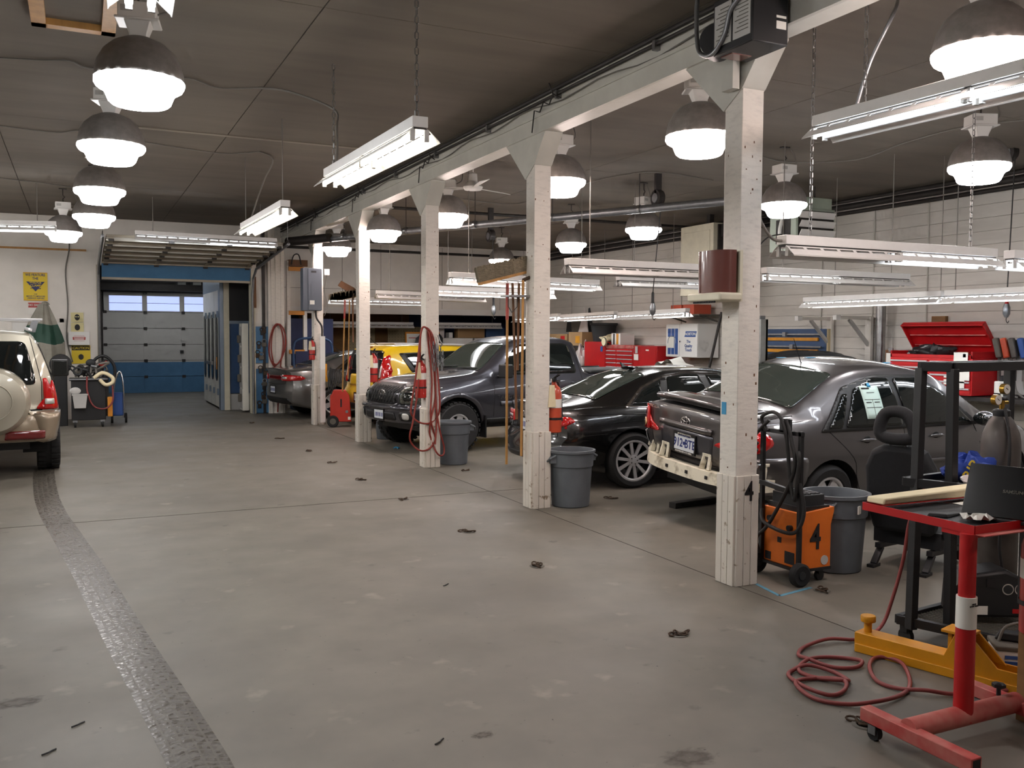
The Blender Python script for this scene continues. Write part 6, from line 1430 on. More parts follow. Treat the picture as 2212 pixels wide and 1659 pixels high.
ob('casing', M().box(0, .75, -.6, .45, 0, 1.38), 'cream_enamel', t, bevel=.01); ob('access_door', M().box(-.012, 0, -.5, .35, .1, 1.25), 'cream_enamel', t, bevel=.004)
ob('flue', M().bar((.3, -.6, 1.2), (.3, -1.5, 1.55), .3, .22), 'dark_pipe', t); ob('junction_box', M().box(-.02, .08, -.66, -.5, .5, .66), 'booth_steel', t); ob('side_frame', M().box(.1, .7, -.64, -.6, .0, 1.35), 'dark_pipe', t)
ob('support', M().box(.3, .4, -.1, 0, 1.38, ZC - 2.62), 'dark_pipe', t)
# loose ceiling cables
for pts, lab in ((((0, 125), (90, 130), (150, 132), (205, 150), (400, 168), (470, 190), (560, 190)), 'cable stapled across the ceiling behind the nearest aisle lamp'), (((0, 272), (120, 286), (180, 283), (300, 305), (440, 327), (500, 332), (560, 328)), 'cable stapled across the ceiling behind the second aisle lamp'),
                 (((0, 385), (90, 395), (160, 405)), 'cable across the ceiling by the third aisle lamp'), (((1620, 330), (1700, 350), (1850, 345), (1950, 310), (2080, 275), (2212, 260)), 'cable wandering across the bay ceiling before the big tube light'), (((1000, 430), (1120, 440), (1250, 400), (1400, 372), (1540, 390)), 'cable wandering over the bay ceiling beyond the broom post')):
    one('ceiling_cable', M().tube(spline([at(*p, Z=ZC - .03) for p in pts], 5), .007, 6), 'cable_grey', lab, 'cable', 'loose ceiling cables', smooth=60)
one('lamp_cable', M().tube(spline([at(560, 190, Z=ZC - .035), at(625, 198, Z=ZC - .06), (2.3, 8.9, 4.0), (2.2, 8.4, 3.7), (2.12, 8.1, 3.3)], 5), .011, 6), 'cable_grey', 'grey cable drooping to the nearer aisle tube light', 'cable', smooth=60)
one('lamp_cable', M().tube(spline([at(560, 328, Z=ZC - .035), at(590, 345, Z=ZC - .06), (2.35, 12.9, 3.9), (2.15, 12.8, 3.35)], 5), .011, 6), 'cable_grey', 'grey cable drooping to the farther aisle tube light', 'cable', smooth=60)
one('armoured_cable', M().tube(spline([at(1935, -10, Z=4.2), (4.75, 4.3, 3.9), (4.7, 4.45, 3.6), (4.68, 4.55, 3.31)], 6), .012, 8), 'galv', 'armoured grey cable dropping to the big tube light', 'cable', smooth=60)
one('lamp_cable', M().tube(spline([(4.45, 5.3, 3.0), (4.6, 5.4, 2.72), (4.8, 5.48, 2.56), (4.94, 5.5, 2.54)], 6), .012, 8), 'cable_grey', 'brownish cable from the near post to the pinkish tube light', 'cable', smooth=60)

# ---------------------------------------------------------------- block wall side: benches, chests, cabinets
def RX(x0, y0, x1, y1, X): a, b = at(x0, y0, X=X), at(x1, y1, X=X); return b.y, a.y, b.z, a.z
t = thing('workbench', 'long dark workbench along the block wall behind the cars', 'workbench', (11.5, 8, 0))
ob('worktop', M().box(0, .8, -1.5, 12.15, .9, .96), 'dark_pipe', t)
for y_ in (-1.4, 2, 5.5, 9, 12.0): ob('leg', M().box(.05, .13, y_, y_ + .08, 0, .9), 'dark_pipe', t); ob('leg', M().box(.66, .74, y_, y_ + .08, 0, .9), 'dark_pipe', t)
def chest(label, y0, y1, z0, z1, x=11.62, dp=.6, cols=(1,), rows=5, name='tool_chest', dust=True, group='red tool chests'):
    t = thing(name, label, 'tool chest', (x, y0, z0), 0, group); W_ = y1 - y0; H_ = z1 - z0
    ob('body', M().box(0, dp, 0, W_, 0, H_), 'red_paint', t, bevel=.008)
    if dust: ob('top_lid', M().box(-.01, dp, -.005, W_ + .005, H_, H_ + .09), 'red_dusty', t, bevel=.02)
    tot = sum(cols); y_ = 0
    for cw in cols:
        a, b = y_ * W_ / tot + .02, (y_ + cw) * W_ / tot - .02; y_ += cw
        for r_ in range(rows):
            za, zb2 = .03 + r_ * (H_ - .05) / rows, .03 + (r_ + 1) * (H_ - .05) / rows - .012
            d_ = ob('drawer', M().box(-.012, 0, a, b, za, zb2), 'red_paint', t); ob('drawer_pull', M().box(-.03, -.012, a + .01, b - .01, zb2 - .03, zb2 - .008), 'alloy', d_)
    return t
chest('red tool chest with ten drawers and a dusty pink lid', 17.85, 19.05, .97, 1.5, cols=(1.45, 1))
t = chest('plain red steel cabinet with a sticker, left of the drawer chest', 19.08, 20.1, .97, 1.66, cols=(), dust=False, name='steel_cabinet', group='red steel cabinets'); ob('door', M().box(-.012, 0, .02, 1.0, .03, .66), 'red_paint', t); ob('sticker', M().box(-.016, -.012, .12, .22, .45, .58), 'battery_blue', t)
t = chest('plain red steel cabinet with photographs taped on, right of the drawer chest', 16.9, 17.83, .97, 1.58, cols=(), dust=False, name='steel_cabinet', group='red steel cabinets'); ob('door', M().box(-.012, 0, .02, .7, .03, .58), 'red_paint', t)
ob('taped_photo', M().box(-.018, -.014, .72, .9, .28, .42), 'paper', t); ob('taped_list', M().box(-.018, -.014, .75, .85, .44, .6), 'door_grey', t); ob('white_tag', M().box(-.018, -.012, .3, .42, .5, .53), 'paper', t)
t = thing('work_lamp_disc', 'round worklight face clipped above the red drawer chest', 'work light', (11.55, 19.0, 1.66)); ob('lamp_face', M().cyl((0, 0, 0), (-.04, 0, 0), .1, 20), 'foam', t, smooth=40); ob('lamp_rim', M().tube([(-.03, .1 * math.cos(2 * PI * k / 20), .1 * math.sin(2 * PI * k / 20)) for k in range(20)], .012, 6, closed=True), 'grime', t); ob('arm', M().bar((0, 0, 0), (.12, 0, -.06), .03), 'dark_pipe', t)
t = thing('plastic_bin', 'black plastic bin standing on top of the red cabinet', 'bin', (11.95, 19.72, 1.665)); ob('body', M().lathe([(.26, 0), (.32, .4), (.35, .41), (.35, .46), (.3, .46), (.28, .4), (.2, .04), (.02, .04)], 24), 'charcoal', t, smooth=40)
one('parts_box', M().box(11.7, 12.1, 18.55, 18.95, 1.592, 1.87), 'white_enamel', 'white carton with a yellow stripe beside the black bin', 'box', bevel=.005)
ob('yellow_stripe', M().box(11.695, 11.7, 18.63, 18.72, 1.6, 1.86), 'yellow_paint', bpy.data.objects['parts_box']); ob('black_stripe', M().box(11.695, 11.7, 18.8, 18.86, 1.6, 1.86), 'ink', bpy.data.objects['parts_box'])
def rag(label, c, rx, ry, rz, mt, seed): o = bag('rag', label, c, rx, ry, rz, mt, seed, .22); o['category'] = 'rag'; return o
rag('crumpled cream rag pile on the red drawer chest', (11.8, 19.16, 1.665), .22, .16, .14, 'foam', 11)
t = thing('supply_cabinet', 'white sanding-supply cabinet with blue striped door on the block wall', 'cabinet', (11.75, 16.15, 1.44)); t.location = (11.75, 15.6, 1.35)
ob('body', M().box(0, .55, 0, 1.12, 0, .72), 'white_enamel', t, bevel=.008); ob('door', M().box(-.015, 0, 0, .62, .01, .71), 'white_enamel', t, bevel=.004); ob('door', M().box(-.015, 0, .63, 1.12, .01, .71), 'white_enamel', t, bevel=.004)
for k in range(3): ob('blue_stripe', M().box(-.018, -.015, .68 + k * .13, .79 + k * .13, .06, .62), 'battery_blue', t)
sgn = ob('logo_plate', M().hexa([(-.02, .06, .44), (-.015, .06, .44), (-.015, .44, .44), (-.02, .44, .44)], [(-.02, .02, .56), (-.015, .02, .56), (-.015, .4, .56), (-.02, .4, .56)]), 'battery_blue', t); text('logo_lettering', 'NORTON', .085, 'paper', sgn, (-.022, .235, .5), LEFTW)
text('slogan', 'The\nQuality\nTouch', .09, 'battery_blue', t, (-.018, .3, .25), LEFTW); ob('handle', M().cyl((-.04, .58, .34), (-.015, .58, .34), .02), 'chrome', t); ob('taped_note', M().box(-.022, -.018, .82, 1.05, .2, .44), 'paper', t)
ob('bag_outline', M().tube(spline([(-.022, .74, .3), (-.022, .78, .42), (-.022, .92, .46), (-.022, 1.02, .4), (-.022, 1.04, .3)]), .008, 5), 'booth_steel', t)
t = thing('wall_shelf', 'grey steel shelf holding orange boxes above the supply cabinet', 'shelf', (11.75, 15.6, 2.12)); ob('shelf_board', M().box(-.05, .55, -.1, 1.2, .12, .15), 'grime', t); ob('shelf_brace', M().bar((.5, .0, -.0), (-.0, .0, .13), .03).bar((.5, 1.1, 0), (0, 1.1, .13), .03), 'grime', t)
for y_, lab in ((15.75, 'orange carton on the steel shelf, right'), (16.2, 'orange carton on the steel shelf, left')): one('carton', M().box(11.75, 12.2, y_, y_ + .38, 2.27, 2.48), 'orange_red', lab, 'box', 'orange cartons on the shelf', bevel=.004)
one('shop_rag', M().grid(lambda u, v: (11.05 + .45 * v + .02 * math.sin(9 * u), 15.3 + .95 * u, 1.3 - .12 * math.sin(u * 9) * v * .4 - .34 * abs(u - .5) ** 1.5 * 1.4 - .05 * math.sin(13 * u + 3 * v)), 24, 8), 'paper', 'white coverall draped over a stool by the supply cabinet', 'coverall', smooth=50)
t = thing('shop_stool', 'low dark stool with a red bucket under the draped coverall', 'stool', (11.2, 15.75, 0)); ob('seat', M().box(-.2, .25, -.3, .35, .96, 1.0), 'charcoal', t); ob('support', M().box(-.1, .1, -.1, .1, .0, .96), 'charcoal', t)
for k, (x_, y_) in enumerate(((-.17, -.26), (-.17, .3), (.2, -.26), (.2, .3))): ob('leg', M().bar((x_, y_, 0), (x_ * .9, y_ * .9, .96), .03), 'charcoal', t)
t = thing('paint_bucket', 'maroon bucket with a white lid near the supply cabinet', 'bucket', (11.3, 15.85, 1.0)); ob('body', M().lathe([(.12, 0), (.14, .2), (.15, .2)], 18), 'red_hose', t, smooth=40); ob('lid', M().lathe([(.155, .2), (.155, .235), (.14, .24)], 18), 'white_enamel', t, smooth=40)
t = thing('conduit_drop', 'dark vertical conduit with a grey switch box beside the supply cabinet', 'conduit', (12.25, 14.55, 0)); ob('pipe', M().cyl((0, 0, 1.2), (0, 0, 3.9), .04, 10), 'dark_pipe', t); ob('switch_box', M().box(-.12, .06, -.12, .12, 1.1, 1.5), 'booth_steel', t, bevel=.006); ob('plug_lead', M().tube(spline([(-.06, .25, 1.85), (-.1, .25, 1.5), (-.08, .2, 1.2), (-.06, .1, 1.0)]), .014, 6).ball((-.06, .25, 1.88), .06, .06, .09), 'black', t, smooth=50)
one('leaning_bar', M().bar((11.7, 15.2, .96), (11.85, 14.95, 2.3), .08, .03), 'dark_pipe', 'dark flat bar leaning beside the supply cabinet', 'bar')
t = thing('hose_reel', 'red hose reel on the block wall just behind the near post', 'hose reel', (11.9, 14.4, 1.2))
for k in range(5): ob('hose_turn', M().tube([(-.03 * k, .2 * math.cos(2 * PI * i / 18), .2 * math.sin(2 * PI * i / 18)) for i in range(18)], .022, 7, closed=True), 'red_ext', t, smooth=60)
ob('hub', M().cyl((-.16, 0, 0), (.3, 0, 0), .05), 'dark_pipe', t)
# cartons, sheet plastic left of the red cabinets
for x_, y0_, y1_, z1_, mt_, lab in ((11.6, 20.2, 20.9, 1.9, 'card', 'brown cardboard box with a yellow label left of the red cabinets'), (11.6, 21.0, 22.0, 1.85, 'card', 'brown cardboard box with red print beside the broom post')):
    o = one('cardboard_box', M().box(x_, x_ + .5, y0_, y1_, 1.55, z1_), mt_, lab, 'box', bevel=.004); ob('box_label', M().box(x_ - .004, x_, y0_ + .12, y0_ + .34, 1.62, 1.8), 'yellow_paint' if y0_ < 21 else 'red_paint', o)
t = thing('storage_rack', 'dark steel rack behind the pickup cab', 'rack', (11.55, 20.2, 0)); ob('deck', M().box(0, .7, 0, 2.0, 1.5, 1.545), 'dark_pipe', t)
for y_ in (0, 1.92):
    for x_ in (0, .62): ob('upright', M().box(x_, x_ + .06, y_, y_ + .06, 0, 1.5), 'dark_pipe', t)
t = thing('plastic_sheet', 'folded grey plastic sheeting standing beside the black bin', 'plastic sheet', (11.85, 20.2, 1.905))
for k, (pl_, mt_) in enumerate((([(0, 0), (.5, 0), (.18, .62)], 'poly_bag'), ([(-.1, 0), (.2, 0), (.16, .6), (.1, .62)], 'charcoal'), ([(.3, 0), (1.2, 0), (1.25, .3), (.75, .42), (.45, .25)], 'grime'), ([(.9, 0), (1.7, 0), (1.6, .5), (1.2, .42)], 'charcoal'))): ob('sheet_fold', M().prism(pl_, -.08 + .1 * k, -.06 + .1 * k, 'x'), mt_, t)
o = bag('dust_sheet', 'pale grey sheet hanging beside the plain red cabinet', (11.62, 20.22, 1.0), .16, .1, .5, 'poly_bag', 22, .25); o['category'] = 'sheet'
# blue rail rack, steel mast, brackets, exhaust stack
t = thing('tram_gauge_rack', 'blue board with yellow rails and measuring bars on the block wall', 'rack', (12.2, 12.5, 1.35)); ob('board', M().box(0, .08, -.1, 1.7, -.2, .6), 'booth_blue', t); ob('edge_strip', M().box(-.01, .08, -.14, -.1, -.2, .6), 'peg_cream', t)
for k, z_ in enumerate((.0, .16, .38)): ob('yellow_rail', M().box(-.03, 0, .1, 1.7, z_, z_ + .06), 'yellow_paint', t)
for k, z_ in enumerate((.09, .27, .5)): ob('measuring_bar', M().bar((-.06, -.02, z_), (-.06, 1.6, z_), .03).cbox((-.08, .5 + .2 * k, z_), .06, .08, .08), 'galv', t)
ob('yellow_clamp', M().box(-.14, -.03, -.06, .12, -.02, .12), 'yellow_paint', t); ob('clamp_cluster', M().box(-.16, -.03, .14, .42, -.04, .06).box(-.12, -.05, .2, .3, .04, .14), 'grime', t)
mat('mast_grey', srgb(164, 166, 162), .5, .2, mott=.15, scale=8)
t = thing('pulling_tower', 'galvanised slotted steel mast standing behind the grey saloon', 'mast', (10.6, at(1640, 720, X=10.6).y, 0)); ob('channel', M().box(-.08, .08, -.13, -.07, 0, 2.1).box(-.08, .08, .07, .13, 0, 2.1).box(.03, .08, -.13, .13, 0, 2.1), 'mast_grey', t, bevel=.004); ob('cap', M().box(-.05, .06, -.08, .08, 2.1, 2.16), 'galv', t); ob('foot', M().box(-.2, .2, -.2, .2, 0, .02), 'galv', t)
for k in range(5): ob('slot', M().cbox((.0, 0, 1.2 + .18 * k), .05, .1, .02), 'grime', t)
for y_, lab in ((12.4, 'white steel wall bracket, left of the two above the grey saloon'), (11.5, 'white steel wall bracket, right of the two, next to the silver stack')):
    t = thing('wall_bracket', lab, 'bracket', (12.3, y_, 1.3), 0, 'white wall brackets'); ob('wall_leg', M().box(-.06, 0, -.06, .06, -.4, .85), 'white_wall', t); ob('top_arm', M().bar((0, 0, .83), (-.75, 0, .83), .06), 'white_wall', t); ob('brace', M().bar((-.03, 0, .35), (-.5, 0, .8), .05), 'door_grey', t); ob('arm_tip', M().box(-.83, -.73, -.04, .04, .79, .87), 'white_enamel', t)
one('exhaust_stack', M().cyl((12.15, 11.15, .9), (12.15, 11.15, 2.4), .08, 18), 'steel', 'shiny round metal stack rising behind the grey saloon', 'pipe', smooth=40)
o = bag('bumper_cover', 'dark plastic bumper cover lying beyond the roof of the grey saloon', (11.2, 11.8, 1.3), .35, 1.0, .26, 'charcoal', 31, .05); o['category'] = 'car part'
t = thing('parts_stand', 'dark stand carrying the loose bumper cover', 'stand', (11.2, 11.8, 0)); ob('top_bar', M().box(-.2, .2, -.6, .6, 1.26, 1.3), 'dark_pipe', t)
for y_ in (-.5, .5): ob('leg', M().bar((-.18, y_, 0), (0, y_, 1.27), .04), 'dark_pipe', t); ob('leg', M().bar((.18, y_, 0), (0, y_, 1.27), .04), 'dark_pipe', t)
# red chest with raised lid
t = chest('big red tool chest with its lid raised, right of the grey saloon roof', 8.85, 10.3, .97, 1.5, x=11.45, dp=.62, cols=(1, 1), rows=5, dust=False)
ob('open_tray', M().box(0, .62, 0, .03, .53, .63).box(0, .62, 1.42, 1.45, .53, .63).box(0, .02, 0, 1.45, .53, .58), 'red_paint', t, bevel=.004)
ob('raised_lid', M().box(-.3, .3, -.72, .72, 0, .02).box(-.3, -.28, -.72, .72, -.07, 0).box(-.3, .3, -.72, -.7, -.06, 0).box(-.3, .3, .7, .72, -.06, 0), 'red_paint', t, bevel=.006, loc=(.42, .72, .82), rot=(0, math.radians(52), 0))
for k in range(3): ob('lid_rib', M().bar((.22 + .12 * k, .06, 1.02 - .15 * k), (.22 + .12 * k, 1.38, 1.02 - .15 * k), .012, .012), 'red_dusty', t)
for k, (a_, b2, mt_) in enumerate(((.1, .3, 'paper'), (.02, .2, 'paper'), (.12, .24, 'door_grey'), (.05, .28, 'paper'))): ob('taped_note', M().box(-.03 - .002 * k, -.028 - .002 * k, a_, b2, .1 + .12 * k, .26 + .12 * k), mt_, t)
ob('note_corner', M().box(-.036, -.034, .08, .13, .55, .6), 'tape_blue', t)
for k in range(4): ob('label_strip', M().box(-.034, -.03, .34, .44, .1 + k * .05, .125 + k * .05), 'paper', t)
rag('heap of black gloves in the open red chest', (11.75, 9.75, 1.5), .2, .35, .16, 'black', 33)
one('glue_tape_roll', M().lathe([(.07, 0), (.07, .07), (.04, .07), (.04, 0)], 18, c=(11.7, 9.2, 1.52), caps=False), 'foam', 'roll of cream masking tape in the open red chest', 'tape roll', smooth=40)
one('hand_ratchet', M().bar((11.65, 10.15, 1.55), (11.75, 9.9, 1.66), .025).cbox((11.76, 9.88, 1.66), .05, .06, .04), 'galv', 'chrome ratchet sticking up from the open red chest', 'tool')
t = thing('clipboard', 'brown clipboard with paper hung left of the open red chest', 'clipboard', (11.75, 10.55, 1.35)); ob('board', M().box(0, .01, -.12, .12, -.1, .25), 'wood_dark', t); ob('paper', M().box(-.004, 0, -.02, .1, -.08, .2), 'paper', t); ob('clip', M().box(-.02, 0, -.04, .04, .22, .28), 'galv', t); ob('wall_arm', M().bar((.01, 0, .1), (.6, 0, .1), .02), 'dark_pipe', t)
t = thing('air_tool_rack', 'dark tool holder board at the right edge beside the red chest', 'tool rack', (11.9, 7.4, 1.35)); ob('holder', M().box(0, .08, .2, 1.4, .2, .42), 'black', t); ob('back_panel', M().box(.08, .4, .2, 1.4, -.35, .42), 'door_grey', t)
for k, (y_, mt_, lab) in enumerate(((8.74, 'grime', 'air tool with a dull green handle in the holder'), (8.62, 'orange_red', 'air tool with an orange handle in the holder'), (8.5, 'cyl_grey', 'grey steel pry bar in the holder'), (8.36, 'battery_blue', 'air tool with a blue handle in the holder'))):
    t = thing('air_tool', lab, 'tool', (11.87, y_, 1.3), 0, 'tools in the holder'); ob('handle', M().bar((0, 0, .22), (-.02, .06, .5), .085, .085), mt_, t, bevel=.02); ob('shank', M().bar((0, 0, -.1), (0, 0, .3), .035), 'cyl_grey', t); ob('whip_hose', M().tube(spline([(0, 0, -.1), (-.02, -.05, -.25), (-.03, -.15, -.32), (-.02, -.2, -.33)]), .016, 7), 'cable_grey', t, smooth=60)
t = thing('spray_can', 'white paint tin with a label on the bench beside the red chest', 'tin', (11.55, 8.45, .97)); ob('body', M().lathe([(.1, 0), (.1, .22), (.09, .23)], 18), 'paper', t, smooth=40); ob('cap', M().lathe([(.04, .23), (.04, .3), (.02, .31)], 14), 'black', t, smooth=40); ob('printed_band', M().box(-.102, -.098, -.05, .05, .02, .07), 'ink', t)
t = thing('notice_sheet', 'white notice held by blue tape on the block wall at the right edge', 'notice', (12.34, 7.75, 1.6)); ob('sheet', M().box(-.006, 0, -.35, .12, .0, .55), 'paper', t); ob('tape', M().box(-.009, -.006, -.37, .14, .53, .57), 'tape_blue', t); ob('tape', M().box(-.009, -.006, -.37, .14, -.02, .02), 'tape_blue', t)
ob('wood_block', M().box(12.28, 12.35, 10.0, 10.25, 2.05, 2.14), 'brown_ply', wr)
# ---------------------------------------------------------------- store room at the end of the bay
for x0_, x1_, lab in ((9.35, 10.45, 'white two-door cabinet in the store room, left'), (10.5, 11.6, 'white two-door cabinet in the store room, right')):
    t = thing('storage_cabinet', lab, 'cabinet', (x0_, 24.6, 0), 0, 'white store-room cabinets'); W_ = x1_ - x0_; ob('body', M().box(0, W_, 0, .5, 0, 1.72), 'white_enamel', t, bevel=.006)
    for k in range(2): d_ = ob('door', M().box(.02 + k * W_ / 2, W_ / 2 - .01 + k * W_ / 2, -.015, 0, .05, 1.68), 'white_enamel', t, bevel=.004); ob('knob', M().cyl((W_ / 2 + (-.06 if k == 0 else .06), -.04, .9), (W_ / 2 + (-.06 if k == 0 else .06), -.015, .9), .015), 'galv', d_)
for x_, w_, h_, mt_, lab, nm, ct in ((9.3, .28, .42, 'poly_bag', 'clear plastic tub on the store-room cabinet', 'plastic_tub', 'tub'), (9.72, .12, .16, 'white_enamel', 'small jar on the store-room cabinet', 'jar', 'jar'), (10.0, .85, .28, 'card', 'wide cardboard box on the store-room cabinet', 'cardboard_box', 'box'), (10.9, .6, .3, 'booth_blue', 'blue plastic tote on the store-room cabinet', 'plastic_tote', 'tub')):
    o = one(nm, M().box(x_, x_ + w_, 24.65, 24.95, 1.725, 1.725 + h_), mt_, lab, ct, bevel=.01)
t = thing('whiteboard', 'whiteboard in an orange wooden frame leaning behind the yellow hatchback', 'whiteboard', (8.35, 24.3, .9)); ob('panel', M().box(-.0, .95, 0, .03, 0, .95), 'paper', t); ob('frame', M().box(-.04, 0, -.01, .04, 0, 1.0).box(-.04, .99, -.01, .04, .95, 1.0), 'orange_rack', t); ob('red_line', M().box(.06, .9, -.004, 0, .82, .84).box(.06, .9, -.004, 0, .56, .575), 'red_paint', t)
t.rotation_euler = (math.radians(-8), 0, 0)
t = thing('low_shelf', 'low store-room shelf behind the parked hatchback', 'shelf', (5.8, 24.2, 0)); ob('shelf_board', M().box(0, 3.4, 0, .6, .84, .88), 'brown_ply', t); ob('leg', M().box(0, .05, 0, .05, 0, .84), 'brown_ply', t); ob('leg', M().box(3.35, 3.4, 0, .05, 0, .84), 'brown_ply', t); ob('leg', M().box(0, .05, .55, .6, 0, .84), 'brown_ply', t); ob('leg', M().box(3.35, 3.4, .55, .6, 0, .84), 'brown_ply', t)
o = bag('tarpaulin', 'dark grey tarpaulin heaped behind the yellow hatchback roof', (8.95, 24.05, 1.0), .5, .2, .72, 'charcoal', 41, .2); o['category'] = 'tarpaulin'
t = thing('tarp_crate', 'grey crate under the heaped tarpaulin', 'crate', (8.6, 23.95, 0)); ob('body', M().box(0, .7, 0, .25, 0, 1.0), 'grime', t); ob('lid', M().box(-.02, .72, -.02, .27, .96, 1.0), 'grime', t)
one('cardboard_box', M().box(7.95, 8.3, 24.3, 24.6, .885, 1.5), 'card', 'brown carton between pegboard and whiteboard', 'box', bevel=.004)
# pallet rack, blue trolley, wall hose
t = thing('pallet_rack', 'white pallet-rack frame with short orange beams beside the cabinet post', 'pallet rack', (4.62, 22.5, 0))
for x_ in (0, .4): ob('upright', M().box(x_, x_ + .09, -.05, .05, 0, 3.6), 'post_paint', t, bevel=.004)
for z_ in (3.35, 2.28, 1.33): ob('beam', M().box(.04, .42, -.08, -.03, z_, z_ + .1), 'orange_rack', t, bevel=.004)
ob('rear_panel', M().box(.1, 1.2, .2, .24, .2, 2.2), 'navy', t); ob('top_load', M().box(.05, .5, -.1, .2, 3.46, 3.62), 'wood_dark', t); ob('hook', M().tube(spline([(.1, -.1, 3.5), (.16, -.1, 3.72), (.28, -.1, 3.74), (.34, -.1, 3.5)]), .015, 7), 'black', t)
hx0, hx1 = at(634, 720, Y=21.95).x, at(717, 720, Y=21.95).x
t = thing('blue_trolley', 'blue tubular trolley hoop standing behind the silver saloon', 'trolley', (hx0, 21.95, 0)); W_ = hx1 - hx0
ob('hoop', M().tube(spline([(0, 0, .1), (0, 0, 1.0), (.0, 0, 1.5), (.12, 0, 1.68), (W_ / 2, 0, 1.72), (W_ - .12, 0, 1.68), (W_, 0, 1.5), (W_, 0, 1.0), (W_, 0, .1)], 5), .03, 10), 'booth_blue', t, smooth=60)
ob('base_frame', M().box(-.03, W_ + .03, -.3, .3, 0, .12), 'booth_blue', t); ob('infill_panel', M().box(.05, W_ - .05, .02, .05, .4, 1.4), 'navy', t)
hoseloop('red air hose coiled on the white pilaster by the blue peg panel', [(600, 890), (605, 800), (612, 740), (605, 705), (594, 702), (584, 730), (582, 765), (592, 790), (607, 775), (616, 745), (614, 715), (603, 700), (590, 708), (581, 745), (584, 775), (598, 787), (611, 768), (618, 740), (612, 710), (600, 702), (590, 715), (586, 750), (590, 780), (596, 800)], None, .014, YW - .2)
# peg panel with clamps
t = thing('peg_panel', 'blue tool panel hung with pulling clamps right of the aisle opening', 'tool panel', (3.66, YW - .03, 0)); ob('panel', M().box(-.03, .28, -.015, .015, 1.15, 1.98), 'blue_paint', t); ob('panel', M().box(-.03, .28, -.015, .015, .02, .75), 'blue_paint', t)
R = random.Random(12)
for k in range(13):
    x_, z_ = R.uniform(.02, .24), [1.86, 1.9, 1.6, 1.55, 1.35, 1.3, 1.0, .95, .7, .62, .4, .3, .2][k]
    t2 = thing('pulling_clamp', ['rusty hook clamp at the top of the blue tool panel', 'looped clamp at the top corner of the blue tool panel', 'small rusty shackle high on the blue tool panel', 'chain clamp high on the blue tool panel', 'dark jaw clamp midway on the blue tool panel', 'forked clamp midway on the blue tool panel', 'sling clamp below the upper blue tool panel', 'steel jaw between the two blue tool panels', 'blue-grey box clamp on the lower tool panel', 'square clamp on the lower tool panel', 'round puller on the lower tool panel', 'rusty disc low on the tool panel', 'lowest hook on the tool panel'][k], 'clamp', (3.66 + x_, YW - .06, z_), 0, 'clamps on the blue panel')
    ob('ring', M().tube([(.045 * math.cos(2 * PI * i / 12), 0, .05 + .04 * math.sin(2 * PI * i / 12)) for i in range(12)], .011, 6, closed=True), ('rust', 'dark_pipe', 'galv')[k % 3], t2); ob('jaw', M().cbox((0, 0, -.03), .07 + .02 * (k % 3), .05, .09), ('dark_pipe', 'rust', 'grime')[k % 3], t2, bevel=.01)
t = thing('tool_cabinet', 'narrow white cabinet with clamps, edge-on in the aisle opening', 'cabinet', (3.42, YW + .3, 0)); ob('body', M().box(-.02, .12, 0, .4, .05, 2.05), 'booth_white', t, bevel=.005)
for k in range(4): ob('door', M().box(-.03, -.02, .02, .38, .1 + k * .48, .54 + k * .48), 'door_grey', t); ob('hung_tool', M().cbox((-.07, .1 + .06 * (k % 2), .34 + k * .45), .08, .08, .18), 'grime', t, bevel=.02)
# ---------------------------------------------------------------- end wall beside the off-roader
YS = YW - .012
def sign(name, label, x0, x1, z0, z1, mt, cat='sign'):
    t = thing(name, label, cat, ((x0 + x1) / 2, YS, (z0 + z1) / 2)); ob('board', M().box(-(x1 - x0) / 2, (x1 - x0) / 2, -.012, .0, -(z1 - z0) / 2, (z1 - z0) / 2), mt, t); return t
mat('sign_yellow', srgb(226, 196, 26), .5); mat('sign_navy', srgb(34, 40, 92), .5); mat('placard', srgb(222, 212, 158), .6); mat('tarp_green', srgb(30, 74, 58), .6, mott=.3, scale=5); mat('tarp_grey', srgb(150, 146, 134), .65, mott=.2, scale=6)
t = sign('wall_sign', 'yellow wall sign with a navy triangle advertising clamp repairs', -.98, -.54, 2.47, 3.05, 'sign_yellow')
text('lettering', 'WE FEATURE\nTHE', .075, 'sign_navy', t, (0, -.014, .2), FRONT, sx=.82); ob('triangle', M().prism([(-.17, .1), (.17, .1), (0, -.1)], -.015, -.012, 'y'), 'sign_navy', t)
text('lettering', 'WEDGE\nCLAMP', .062, 'sign_yellow', t, (0, -.017, .05), FRONT); text('lettering', 'SYSTEM', .035, 'sign_navy', t, (0, -.014, -.04), FRONT, sx=1.6); text('lettering', 'FOR', .03, 'sign_navy', t, (0, -.014, -.155), FRONT); text('lettering', 'MADE-TO-MEASURE\nUNIBODY REPAIRS', .042, 'sign_navy', t, (0, -.014, -.22), FRONT, sx=.9)
ob('border', M().box(-.22, .22, -.014, -.012, .275, .285).box(-.22, .22, -.014, -.012, -.285, -.275), 'orange_rack', t)
t = sign('wall_sign', 'small red and white no smoking sign below the yellow sign', -.9, -.55, 2.33, 2.43, 'red_ext'); text('lettering', 'NO SMOKING', .055, 'paper', t, (0, -.014, 0), FRONT); ob('white_field', M().box(-.175, .175, -.012, 0, -.19, -.05), 'paper', t)
for z_, lab, k in ((2.04, 'cream placard with a goggled face pictogram', 0), (1.83, 'cream placard with a dark respirator pictogram, half hidden', 1)):
    t = sign('placard', lab, -.12, .12, z_, z_ + .2, 'placard'); ob('pictogram', M().ball((0, -.014, 0), .05, .004, .065, 16, 10), 'ink', t); ob('goggles', M().cbox((-.022, -.019, .01), .03, .003, .02).cbox((.022, -.019, .01), .03, .003, .02), 'placard', t) if k == 0 else None
